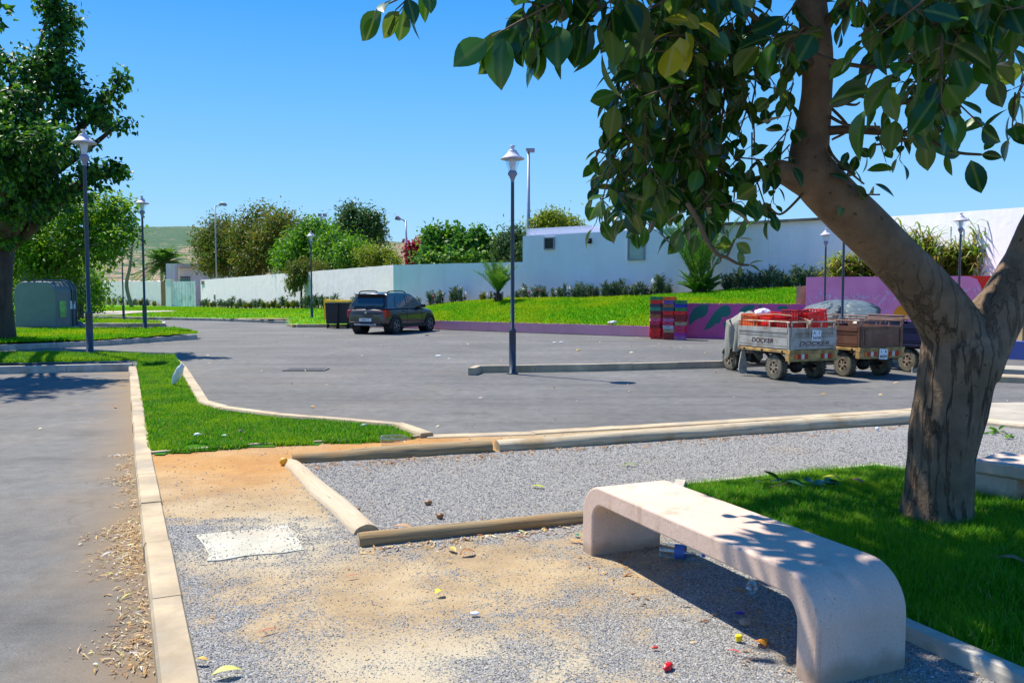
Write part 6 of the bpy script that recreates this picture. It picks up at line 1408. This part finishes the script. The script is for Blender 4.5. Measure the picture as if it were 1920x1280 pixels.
br([(1430, -420, 4.6, 20), (1300, -600, 4.6, 14), (1100, -750, 4.8, 10), (900, -800, 5, 6)]); br([(1430, -420, 4.6, 20), (1500, -650, 5.2, 14), (1650, -850, 5.8, 9)]); br([(2090, -320, 5.1, 20), (1950, -600, 5.4, 14), (1800, -800, 5.8, 9)]); br([(2090, -320, 5.1, 20), (2300, -400, 5.0, 14), (2500, -600, 5, 8)])
# aerial roots
for x0, x1, y0, y1, Y, r_ in ((1340, 1352, -100, 395, 4.9, 3.2), (1356, 1350, 60, 400, 4.95, 2.2), (1418, 1411, 40, 280, 4.9, 2.0), (1188, 1172, 250, 365, 4.7, 1.6), (1323, 1305, 280, 400, 5.0, 1.8), (1890, 1893, -20, 110, 4.0, 2.0), (1270, 1282, 60, 300, 5.0, 2.0)):
    m = [(x0+(x1-x0)*f+random.uniform(-5, 5), y0+(y1-y0)*f, Y, r_*(1-.3*f)) for f in np.linspace(0, 1, 7)]; br(m, 6, 4, 1)
bm_.build('branches', [M['twig'], M['twigr']], rt, smooth=True)
# leaf sprays
Lp, Ld, Ll, Lt = [], [], [], []
tw = MB()
def spray(p, s_, n, L, tip=True, spread=.045, down=.55, kind=0):
    p = Vector(p); s_ = Vector(s_).normalized(); a0 = random.random()*6.28; o1 = s_.orthogonal().normalized(); o2 = s_.cross(o1)
    q0 = p-s_*spread*n*.6; tw.tube([q0, p, p+s_*spread*n*.5], [.005, .0042, .0025], 5)
    for i in range(n):
        t = (i/(max(1, n-1))-.5); b = p+s_*(spread*n*t); an = a0+i*2.4; rad = o1*math.cos(an)+o2*math.sin(an)
        pet = .025+.02*random.random(); d = (rad*(.9-.35*(i/n))+s_*(.35+.5*i/n)+Vector((0, 0, -down*random.uniform(.1, 1.25)))).normalized(); b2 = b+d*pet
        tw.tube([b, b2], [.0022, .002], 4)
        Lp.append(tuple(b2)); Ld.append(tuple(d)); Ll.append(L*random.uniform(.62, 1.1)); Lt.append(kind)
def pxspray(px, py, Y, n, L, sdir=None, kind=0, down=.55):
    p = Vector(RP(px, py, Y, 0)[:3]); s_ = sdir or (random.uniform(-.7, .7), random.uniform(-.5, .5), random.uniform(-.9, .2)); spray(p, s_, n, L, down=down, kind=kind)
# left hanging cluster
for px, py, Y, n, L in ((975, 40, 3.55, 6, .19), (1010, 20, 3.6, 6, .19), (1000, 62, 3.6, 4, .17), (1055, 10, 3.7, 6, .20), (1100, 35, 3.7, 6, .21), (1145, 40, 3.75, 6, .21), (1120, -15, 3.8, 7, .2), (1165, 0, 3.9, 6, .2), (1060, -35, 3.7, 6, .19), (985, -10, 3.6, 6, .17), (1200, 30, 4.0, 6, .2), (752, -4, 3.5, 5, .15), (778, -14, 3.5, 5, .15), (762, -35, 3.5, 5, .15)):
    pxspray(px, py, Y, n, L, (random.uniform(-.9, .2), -.2, -.5), down=.75)
# curtain strands
ends = {1140: 395, 1160: 405, 1182: 420, 1205: 425, 1228: 395, 1252: 375, 1278: 395, 1300: 405, 1322: 425, 1345: 415, 1368: 330, 1392: 250, 1440: 200, 1476: 150}
for x, ye in ends.items():
    for rep in range(2 if 1170 < x < 1340 else 1):
        Y = random.uniform(4.6, 5.9); ytop = 150 if x < 1150 else (90 if x < 1175 else 20); y = ye-18-random.uniform(0, 60)*rep; xx = x+random.uniform(-9, 9)
        pth_ = []
        while y > ytop-150:
            pth_.append((xx, y)); 
            if y > ytop: pxspray(xx, y, Y, random.choice((3, 4, 4, 5)), random.uniform(.12, .17), (random.uniform(-.7, .6), random.uniform(-.6, .6), -.5), down=.6)
            y -= random.uniform(31, 47); xx += random.uniform(-7, 7)
        br([(a, b, Y, 1.8+.5*i/len(pth_)) for i, (a, b) in enumerate(pth_)], 5, 3)
for px, py, Y, n, L in ((1130, 372, 4.6, 6, .14), (1150, 360, 4.7, 6, .14), (1190, 395, 4.6, 6, .15), (1145, 260, 4.7, 5, .13), (1160, 180, 4.8, 6, .14), (1140, 290, 4.8, 4, .12), (1300, 400, 4.6, 6, .15), (1345, 385, 4.6, 6, .15), (1320, 345, 4.8, 6, .15), (1250, 330, 4.7, 7, .15), (1290, 300, 4.8, 7, .15), (1250, 250, 4.7, 7, .16), (1210, 300, 4.6, 7, .15), (1210, 220, 4.8, 7, .16), (1190, 150, 4.6, 7, .17),
        (1430, 300, 4.8, 6, .12), (1410, 290, 4.8, 5, .12), (1455, 270, 4.85, 4, .11), (1475, 245, 4.9, 4, .14), (1430, 330, 4.8, 4, .12), (1430, 372, 4.8, 5, .10), (1450, 360, 4.85, 4, .09), (1455, 300, 4.9, 5, .12), (1500, 110, 4.9, 4, .13), (1480, 180, 4.9, 4, .14), (1560, 330, 4.9, 5, .11), (1585, 340, 4.9, 4, .11), (1612, 365, 4.95, 4, .13), (1560, 300, 4.9, 3, .1)):
    pxspray(px, py, Y, n, L)
# explicit tip leaves on lone twigs
def lone(px, py, Y, dx, dz, L, kind=0, dy=-.1):
    p = Vector(RP(px, py, Y, 0)[:3]); Lp.append(tuple(p)); Ld.append(tuple(Vector((dx, dy, dz)).normalized())); Ll.append(L); Lt.append(kind)
for a in ((1378, 448, 4.3, .6, .8, .11, 1), (1378, 448, 4.3, 1, .1, .09, 1), (1370, 462, 4.3, -1, .1, .09, 1), (1380, 456, 4.3, .8, -.5, .09, 1), (1385, 470, 4.3, .3, -1, .08, 1), (1404, 497, 4.3, .8, .5, .07, 1), (1404, 497, 4.3, 1, -.4, .08, 1), (1388, 497, 4.3, -.1, -1, .06, 1), (1338, 478, 4.3, -.3, -.9, .08, 1), (1436, 405, 4.8, -.1, -1, .085, 0), (1452, 402, 4.8, .1, -1, .10, 0), (1425, 375, 4.8, -.3, -1, .13, 0),
          (1840, 290, 4.2, 1, -.1, .09, 0), (1845, 282, 4.2, .5, .6, .07, 0), (1820, 300, 4.2, .3, -1, .17, 0), (1775, 285, 4.3, .05, -1, .12, 0), (1735, 262, 4.3, 0, -1, .15, 1), (1800, 290, 4.2, -.8, .1, .08, 0), (1640, 345, 4.8, .9, -.4, .13, 0), (1625, 320, 4.8, .9, .2, .14, 0), (1605, 292, 4.8, -.2, -1, .10, 0), (1625, 290, 4.75, 0, -1, .10, 0), (1590, 285, 4.8, -.4, -.8, .08, 0), (1612, 278, 4.8, .7, -.6, .08, 0),
          (1262, 85, 3.9, -.15, -1, .17, 2), (1275, 70, 3.9, .1, -1, .15, 2), (1285, 60, 3.9, .3, -1, .14, 2), (1292, 40, 3.9, -.8, .1, .12, 2), (1262, 60, 3.9, -.9, -.3, .11, 2), (1310, 45, 3.9, .9, -.3, .11, 2), (1285, 25, 4.0, .6, -.8, .1, 2)):
    lone(*a[:6], kind=a[6])
# right side foliage
polyR = [(1580, -80), (1930, -80), (1930, 140), (1900, 200), (1860, 205), (1830, 190), (1800, 230), (1760, 235), (1730, 205), (1700, 215), (1660, 190), (1640, 120), (1600, 60)]
cnt = 0
while cnt < 78:
    x, y = random.uniform(1570, 1935), random.uniform(-90, 245)
    if inpoly(np.array([x]), np.array([y]), polyR)[0] and random.random() < (.95 if y < 60 else .55):
        pxspray(x, y, random.uniform(3.4, 5.4), random.choice((4, 5, 6)), random.uniform(.13, .19)); cnt += 1
for px, py, Y, n, L in ((1700, 240, 4.6, 5, .13), (1725, 225, 4.5, 5, .14), (1750, 225, 4.4, 5, .14), (1690, 275, 4.6, 4, .09), (1650, 265, 4.7, 4, .09), (1765, 180, 4.2, 4, .17), (1700, 195, 4.2, 5, .15), (1740, 190, 4.2, 4, .17), (1630, 150, 4.2, 2, .15), (1625, 60, 4.3, 4, .15), (1660, 40, 4.2, 5, .18), (1900, 215, 4.1, 5, .14), (1915, 160, 4.1, 5, .15), (1590, 20, 4.6, 4, .12), (1600, 10, 4.6, 4, .13)):
    pxspray(px, py, Y, n, L, down=.8)
# upper-middle mass
polyM = [(1190, -90), (1520, -90), (1520, 60), (1505, 100), (1440, 120), (1400, 190), (1330, 230), (1230, 200), (1195, 60)]
cnt = 0
while cnt < 68:
    x, y = random.uniform(1190, 1525), random.uniform(-90, 230)
    if inpoly(np.array([x]), np.array([y]), polyM)[0]: pxspray(x, y, random.uniform(4.0, 5.8), random.choice((4, 5, 6)), random.uniform(.12, .17), down=.6); cnt += 1
# crown out of frame overhead (casts the dappled shade)
cnt = 0
shade = [(1.35, 2.3), (1.2, 3.2), (.95, 4.2), (1.05, 5.2), (1.45, 6.3), (3.0, 6.9), (4.4, 6.6), (5.2, 5.0), (5.0, 2.3)]
while cnt < 860:
    gx, gy = random.uniform(.9, 5.3), random.uniform(2.2, 7.0)
    if not inpoly(np.array([gx]), np.array([gy]), shade)[0]: continue
    h_ = random.uniform(2.7, 5.2); p = Vector((gx, gy, .3))+SUN*(h_/SUN.z); px = 960+p.x/p.y*F; py = 545-(p.z-CAMH)/p.y*F
    if py > -45: continue
    if float(vnoise(gx, gy, .55, 91, 2)) < .32: continue
    q = p-SUN*((p.z-.5)/SUN.z); qs = (q-BA).dot(BU); qo = (q-BA).dot(BN)
    if (qs < .70*BL and qo < .60): continue
    spray(p-RB, (random.uniform(-1, 1), random.uniform(-1, 1), random.uniform(-.8, .3)), random.choice((5, 6, 7)), random.uniform(.15, .20)); cnt += 1
tw.build('twigs', M['twig'], rt)
Lp = np.array(Lp); Ld = np.array(Ld); Ll = np.array(Ll); Lt = np.array(Lt)
def rl(n, a, b, c, rib, tr_): return leafmat(n, [(0, a), (.5, b), (1, c)], trans=tr_, rough=.28, spec=.5, rib=rib)
mats = [rl('rubber_leaf', (.008, .045, .008), (.016, .08, .008), (.045, .16, .008), (.10, .18, .03), .26), rl('young_rubber_leaf', (.05, .12, .015), (.08, .15, .015), (.10, .17, .02), (.16, .2, .04), .35), rl('yellow_leaf', (.20, .24, .01), (.32, .34, .015), (.45, .42, .02), (.4, .4, .1), .45)]
Lt = np.where((Lt == 0) & (rng.random(len(Lt)) < .15), 1, Lt)
for k, nm in enumerate(('leaves', 'young_leaves', 'yellow_leaves')):
    s_ = Lt == k
    X, Y, Z = frame_from(Ld[s_], 1.1); L = Ll[s_]; V, Fa = stamp(BLV, BLF, Lp[s_], X, Y, Z, np.stack([L*(1.22+.32*rng.random(len(L))), L*1.02, L*(.6+.9*rng.random(len(L)))], 1))
    np_mesh(nm, V, Fa, mats[k], rt, smooth=True, attrs={'rib': np.tile(BLR, int(s_.sum()))})
# ================================================================== LITTER AND SMALL THINGS
rng = np.random.default_rng(5); random.seed(5)
def strips(name, x, y, z, L, W_, mat, label, curl=.5, cat='leaf litter'):
    n = len(x); st = np.linspace(0, 1, 6); tv = []; 
    for t in st:
        w_ = math.sin(math.pi*min(1, t*.9+.08))
        for k in (-.5, .5): tv.append((k*w_, t-.5, .35*math.sin(math.pi*t)+abs(k)*.0))
    tv = np.array(tv); tf = np.array([(2*i, 2*i+1, 2*i+3, 2*i+2) for i in range(5)])
    a = rng.random(n)*6.283; tilt = rng.standard_normal(n)*.25
    Y = nrm(np.stack([np.cos(a), np.sin(a), tilt], 1)); Z = nrm(np.stack([rng.standard_normal(n)*.5, rng.standard_normal(n)*.5, np.ones(n)], 1)); X = nrm(np.cross(Y, Z)); Z = np.cross(X, Y)
    V, Fa = stamp(tv, tf, np.stack([x, y, z], 1), X, Y, Z, np.stack([W_, L, L*curl*(.3+rng.random(n))], 1))
    return tag(np_mesh(name, V, Fa, mat, smooth=True), label, cat, None, 'stuff')
M['husk'] = leafmat('dry_husk', [(0, (.26, .13, .04)), (.3, (.50, .31, .10)), (.55, (.64, .46, .20)), (.76, (.70, .60, .40)), (.86, (.34, .12, .04)), (.93, (.80, .80, .80)), (1, (.6, .62, .1))], trans=.15, rough=.7)
M['dryleaf'] = leafmat('dry_leaf', [(0, (.20, .08, .03)), (.5, (.36, .17, .06)), (.85, (.5, .3, .1)), (1, (.6, .5, .3))], trans=.15, rough=.7)
# drift of husks along the left kerb
n = 5600; t = rng.random(n)**1.1; A_ = np.array(K_top[1]); B_ = np.array(K_top[2])+np.array([kd.x, kd.y])*1.0
base = A_[None, :]+(B_-A_)[None, :]*(t[:, None]*1.12-.10); nl = np.array([-kd.y, kd.x]); nl = nl if nl[0] < 0 else -nl
den = .35+1.0*vnoise(base[:, 1], base[:, 1]*0, .38, 14, 2); off = .085+np.abs(rng.standard_normal(n))*.115*den**2
p = base+nl[None, :]*off[:, None]+rng.standard_normal((n, 2))*.02; keep = rng.random(n) < np.clip((den-.66)*2.4, .05, 1); p = p[keep]; k = len(p)
hz = .004+.022*np.exp(-off[keep]/.10)*rng.random(k)
strips('dry_husks', p[:, 0], p[:, 1], hz, .015+.07*rng.random(k)**3, .0025+.009*rng.random(k)**1.6, M['husk'], 'drift of dry husks and leaves against the long left kerb')
def scatter(nm, n, reg, zf, Lr, mat, lab, W_=(.006, .016)):
    x, y = reg(n); strips(nm, x, y, zf(x, y)+.006, Lr[0]+(Lr[1]-Lr[0])*rng.random(len(x))**2, W_[0]+(W_[1]-W_[0])*rng.random(len(x)), mat, lab, .4)
def along(a, b, w_, side):
    def f(n):
        t = rng.random(n); d = np.array([b[0]-a[0], b[1]-a[1]]); u = d/np.hypot(*d); nn = np.array([u[1], -u[0]])*side; o = np.abs(rng.standard_normal(n))*w_+.07
        q = np.array([a[0], a[1]])[None]+d[None]*t[:, None]+nn[None]*o[:, None]; return q[:, 0], q[:, 1]
    return f
scatter('leaf_scraps', 160, along(L1a, L1b, .16, 1), pathz, (.03, .09), M['dryleaf'], 'leaf scraps on the gravel below the dark border log')
scatter('leaf_scraps', 240, along(L1b, L2b, .13, 1), pathz, (.03, .10), M['dryleaf'], 'brown leaf scraps on the gravel along the long pale log')
scatter('leaf_scraps', 170, along(L4a, L4b, .07, 1), pathz, (.02, .07), M['husk'], 'yellowish chaff along the front of the thin brown log')
def under(n):
    a = rng.random(n)*BL; b = rng.random(n)*.7-.15; q = np.array([[BA.x+BU.x*i+BN.x*j, BA.y+BU.y*i+BN.y*j] for i, j in zip(a, b)]); return q[:, 0], q[:, 1]
scatter('leaf_scraps', 130, under, pathz, (.02, .07), M['dryleaf'], 'dry leaf scraps lying in the shade under the front bench')
def anywhere(n):
    y = 2.6*np.exp(rng.random(n)*1.2); x = (rng.random(n)*2-1)*.6*y; ok = inpoly(x, y, pathp) & ~inpoly(x, y, bed); return x[ok], y[ok]
scatter('leaf_scraps', 150, anywhere, pathz, (.015, .05), M['husk'], 'small husk scraps scattered over the whole gravel path', (.004, .010))
def lot(n):
    x = rng.random(n)*22-8; y = 9.5+rng.random(n)*22; ok = np.abs(x) < .6*y; ok &= ~inpoly(x, y, triangle) & ~inpoly(x, y, pathp); return x[ok], y[ok]
scatter('leaf_scraps', 160, lot, lambda x, y: x*0, (.04, .12), M['husk'], 'light scraps of litter scattered over the car park asphalt', (.02, .05))
# little pieces
def blob(name, px, py, z, s, col, lab, cat, sq=(1, 1, .8), rough=.5, rz=0, jit=.12):
    p = G(px, py, z); bm = bmesh.new(); bmesh.ops.create_icosphere(bm, subdivisions=3, radius=1)
    for v in bm.verts:
        q = v.co.copy(); k = 1+jit*mnoise.noise(q*1.6+Vector((px*.1, 0, 0))); v.co = Vector((q.x*sq[0]*s*k, q.y*sq[1]*s*k, q.z*sq[2]*s*k+s*sq[2]*.8))
    me = bpy.data.meshes.new(name); bm.to_mesh(me); bm.free(); o = link_mesh(name, me, plain(name, col, rough, 0, .15, 30), smooth=True, loc=p, label=lab, cat=cat); o.rotation_euler = (0, 0, rz); return o
def flat(name, px, py, z, L, W_, col, lab, cat, rz=0, curl=.5, trans=.2, pts=None):
    p = G(px, py, z); mb = MB(); n = 8; vs = []
    for i in range(n+1):
        t = i/n; w_ = W_*math.sin(math.pi*min(1, t*.92+.05))
        for k in (-1, -.4, .4, 1): vs.append((k*w_*.5, (t-.5)*L, .004+curl*L*(.28*math.sin(math.pi*t)+.12*abs(k)+.05*mnoise.noise(Vector((t*4, k*2, px))))))
    mb.add(vs, [(i*4+k, i*4+k+1, i*4+k+5, i*4+k+4) for i in range(n) for k in range(3)])
    m = leafmat(name, [(0, col), (1, col)], trans=trans, rough=.55); o = mb.build(name, m, smooth=True, loc=p, fixn=False, label=lab, cat=cat); o.rotation_euler = (0, 0, rz); return o
def bottle(px, py, z, L, rad, lab, rz, tint=(.92, .97, 1), band=None, cap=None):
    p = G(px, py, z); r = empty('plastic_bottle', p+Vector((0, 0, rad)), rz, label=lab, cat='bottle')
    mb = MB(); mb.lathe([(0, 0), (rad*.8, .004), (rad, .02), (rad, L*.25), (rad*.93, L*.3), (rad, L*.35), (rad, L*.62), (rad*.75, L*.78), (rad*.35, L*.9), (rad*.33, L)], 18, (0, 0, 0), 'X'); mb.build('shell', glassmat('bottle_plastic', tint, .22), r, smooth=True)
    if band: mb = MB(); mb.lathe([(rad*1.01, L*.36), (rad*1.01, L*.58)], 18, (0, 0, 0), 'X'); mb.build('paper_band', plain('band', band, .5), r, smooth=True)
    if cap: mb = MB(); mb.lathe([(0, L*1.0), (rad*.42, L*1.0), (rad*.42, L*.93), (0, L*.93)], 12, (0, 0, 0), 'X'); mb.build('cap', plain('cap', cap, .5), r)
    return r
# white bag on the triangle lawn
p = G(334, 722, .14); bm = bmesh.new(); bmesh.ops.create_icosphere(bm, subdivisions=4, radius=1)
for v in bm.verts:
    q = v.co.copy(); k = 1+.18*mnoise.noise(q*2.2)+.08*mnoise.noise(q*6); v.co = Vector((q.x*.06*k, q.y*.04*k, q.z*.21*k))
me = bpy.data.meshes.new('plastic_bag'); bm.to_mesh(me); bm.free(); o = link_mesh('plastic_bag', me, M['bagw'], smooth=True, loc=p+Vector((0, 0, .17)), label='white plastic bag leaning upright on the grass triangle', cat='plastic bag'); o.rotation_euler = (R(20), R(32), 0)
G0 = .125
for a in ((370, 817, .028, 'white crumpled paper scrap on the near left of the grass triangle'), (682, 799, .026, 'small white paper cup near the kerb tip of the grass triangle'), (420, 818, .02, 'pale green paper scrap on the grass triangle')):
    blob('paper_scrap', a[0], a[1], G0, a[2], (.7, .75, .74), a[3], 'paper scrap', (1.3, .8, .6), .7, .4, .35)
blob('purple_scrap', 452, 810, G0, .024, (.25, .08, .30), 'small purple wrapper on the grass triangle', 'wrapper', (1.3, .8, .6), .5, .2, .35)
bottle(712, 832, .105, .30, .045, 'clear crushed bottle lying on the orange soil behind the dark log', R(12), (.98, .95, .95))
blob('orange_fruit', 532, 871, .10, .036, (.80, .38, .02), 'small yellow-orange fruit at the corner where two logs meet', 'fruit', (1, 1, 1.0), .4)
flat('green_pod', 1008, 914, .10, .11, .045, (.45, .50, .04), 'yellow-green leaf pod on the grey gravel right of centre', 'leaf', 1.2, .4)
flat('green_pod', 1181, 873, .10, .14, .04, (.22, .32, .05), 'green seed pod on the gravel near the long pale log', 'leaf', 1.5, .3)
flat('fallen_leaf', 755, 990, .10, .13, .06, (.48, .28, .14), 'tan dry leaf on the gravel just behind the thin log', 'leaf', 1.2, .4); flat('fallen_leaf', 1005, 1092, .10, .12, .05, (.36, .16, .05), 'brown curled leaf on the path in front of the thin log', 'leaf', 2.2, .8) if False else flat('fallen_leaf', 876, 1040, .10, .10, .045, (.38, .2, .08), 'brown curled leaf on the path in front of the thin log', 'leaf', 2.2, .8)
flat('fallen_leaf', 847, 1033, .10, .09, .035, (.62, .46, .10), 'yellow leaf scrap just below the thin log', 'leaf', .6, .6)
flat('fallen_leaf', 425, 1263, .11, .11, .05, (.62, .62, .16), 'pale yellow leaf at the bottom left of the path', 'leaf', 2.0, .5); flat('fallen_leaf', 823, 1113, .11, .055, .04, (.72, .62, .05), 'bright yellow petal-like leaf in the middle of the path', 'leaf', 2.4, .9)
flat('fallen_leaf', 378, 1240, .11, .06, .025, (.55, .38, .06), 'small ochre leaf beside the long kerb at the bottom', 'leaf', 1.4, .6)
blob('brown_fruit', 825, 971, .10, .025, (.22, .10, .03), 'small brown round fruit on the gravel behind the thin log', 'fruit'); blob('brown_fruit', 803, 945, .10, .022, (.26, .14, .06), 'brown nut on the gravel in the middle of the log frame', 'fruit', (1.3, 1, .8)); blob('brown_fruit', 668, 957, .10, .02, (.3, .15, .05), 'brown nut beside the half-buried diagonal log', 'fruit', (1.5, 1, .7))
flat('twig_scrap', 502, 1182, .11, .09, .012, (.45, .12, .06), 'thin reddish stick on the path left of centre', 'stick', -.9, .15); flat('twig_scrap', 660, 1080, .11, .08, .012, (.42, .14, .08), 'thin reddish stick below the hatch cover', 'stick', -1.0, .15)
blob('red_scrap', 1252, 1253, .10, .020, (.62, .01, .02), 'red crumpled scrap on the path near the bottom edge', 'plastic scrap', (.8, 1.5, .7), .3, -.6, .3); blob('red_scrap', 1228, 1215, .10, .011, (.6, .03, .02), 'tiny red scrap above the larger red one', 'plastic scrap', (1.3, .7, .5), .3)
flat('red_strip', 1377, 1223, .105, .055, .01, (.65, .04, .03), 'thin red strip of plastic in front of the bench shadow', 'plastic scrap', 1.0, .4)
mb = MB(); mb.lathe([(0, .022), (.013, .022), (.015, .019), (.0155, 0), (0, 0)], 16); mb.build('bottle_cap', plain('yellow_cap', (.85, .62, .01), .4), loc=G(1385, 1199, .105), label='yellow bottle cap at the edge of the bench shadow', cat='bottle cap', smooth=False)
flat('orange_peel', 1427, 1208, .10, .055, .06, (.72, .30, .03), 'orange peel beside the yellow bottle cap', 'peel', .4, .9)
bottle(1235, 1042, .105, .26, .04, 'clear water bottle with a blue band lying under the front bench', R(-22), (.85, .92, .95), (.05, .15, .5), (.1, .2, .6))
bottle(1408, 1118, .105, .12, .03, 'small crushed clear cup standing in the shade under the bench', R(70), (.85, .9, .9))
blob('purple_scrap', 1387, 1150, .105, .012, (.08, .03, .35), 'small violet wrapper in the shade under the bench', 'wrapper', (2, .9, .6), .4); blob('pebble', 1397, 1172, .10, .024, (.30, .25, .22), 'grey-pink round stone in the bench shadow', 'stone', (1.1, 1, .8), .8)
flat('green_scrap', 1081, 1004, .105, .05, .03, (.02, .22, .12), 'green bottle shard beside the far leg of the front bench', 'plastic scrap', .5, .4); flat('card_scrap', 1081, 1016, .103, .11, .03, (.55, .30, .10), 'orange-brown cardboard strip beside the far bench leg', 'cardboard', 1.0, .2)
blob('litter_ball', 890, 1152, .105, .014, (.75, .78, .82), 'small white paper ball in the middle of the path', 'paper scrap', (1.6, .9, .6), .7)
blob('litter_ball', 1645, 806, .105, .022, (.85, .85, .85), 'white plastic lid on the gravel beside the long log near the trunk', 'plastic scrap', (1, .8, .9), .4)
# purple flowers behind the bench
for i, (px, py, lab) in enumerate(((1527, 1018, 'leftmost little purple flower head peeping over the bench back edge'), (1541, 1022, 'second little purple flower head behind the bench'), (1580, 1034, 'third purple flower head behind the bench'), (1592, 1037, 'fourth purple flower head behind the bench'), (1602, 1038, 'rightmost purple flower head behind the bench'))):
    p = AT(px, py, 4.15+.0*i); q = empty('purple_flower', (p.x, p.y, .14), label=lab, cat='flower', group='purple flowers behind the bench'); h = p.z-.14
    mb = MB(); mb.tube([(0, 0, 0), (.003, 0, h)], .003, 5); mb.build('stem', M['lf_bright'], q)
    mb = MB()
    for k in range(14): a = k*2.4; mb.lathe([(0, -.007), (.008, 0), (0, .008)], 6, (math.cos(a)*.012, math.sin(a)*.012, h-.014+k*.0025)); 
    mb.build('blossom', plain('violet_petals', (.16, .07, .55), .6), q, smooth=True)
# cut leafy branch lying on the grass
p = G(1492, 918, .17); q = empty('fallen_branch', p, label='cut leafy rubber tree sprig lying on the grass behind the bench', cat='branch')
ps = np.array([(random.uniform(-.18, .22), random.uniform(-.08, .08), random.uniform(.02, .07)) for _ in range(13)]); X, Y, Z = frame_from(np.array([(random.uniform(-1, 1), random.uniform(-.6, .6), random.uniform(-.1, .35)) for _ in range(13)]), .9); L = np.array([random.uniform(.10, .17) for _ in range(13)])
V, Fa = stamp(BLV, BLF, ps, X, Y, Z, np.stack([L, L, L], 1)); np_mesh('leaves', V, Fa, mats[0], q, smooth=True, attrs={'rib': np.tile(BLR, 13)})
mb = MB(); mb.tube([(-.2, 0, .02), (0, .02, .05), (.24, 0, .03)], [.006, .005, .003], 6); mb.build('stem', M['twig'], q)
for px, py, c_, lab in ((1560, 899, (.45, .42, .03), 'yellowing leaf on the shaded grass left of the trunk'), (1895, 1053, (.30, .16, .07), 'brown dry leaf on the dark grass at the right edge'), (1605, 905, (.3, .14, .05), 'reddish-brown leaf on the grass near the trunk')):
    flat('fallen_leaf', px, py, .20, .14, .06, c_, lab, 'leaf', random.random()*3, .5)
for px, py, s_, lab in ((1860, 808, .10, 'tuft of torn green leaves on the gravel right of the trunk'), (1892, 818, .06, 'small green leaf scrap on the gravel at the right edge')):
    p = G(px, py, .12); ps = rng.standard_normal((12, 3))*np.array([s_*.6, s_*.4, .01]); X, Y, Z = frame_from(rng.standard_normal((12, 3))*np.array([1, 1, .4]), 1); L = np.full(12, s_); V, Fa = stamp(BLV, BLF, ps, X, Y, Z, np.stack([L*.7, L, L], 1)); tag(np_mesh('torn_leaves', V, Fa, M['lf_bright'], loc=p), lab, 'leaf')
blob('white_scrap', 1148, 607, .42, .10, (.8, .8, .8), 'crumpled white bag on the lawn above the pink wall', 'paper scrap', (1.6, 1, .6), .6, .2, .4)
# husk bits on kerb etc: small tin can lids on the lot
for px, py, c_, lab in ((1040, 643, (.8, .8, .8), 'left of two white scraps on the asphalt behind the lamp'), (1053, 642, (.8, .8, .8), 'right of two white scraps on the asphalt behind the lamp'), (822, 668, (.75, .75, .75), 'white scrap on the asphalt below the parked car'), (1085, 657, (.7, .45, .1), 'yellow scrap on the asphalt behind the low kerb'), (800, 629, (.03, .03, .03), 'small black stone on the asphalt beside the car')):
    blob('road_scrap', px, py, 0, .05, c_, lab, 'scrap', (1.5, 1, .35), .7, .3, .3)
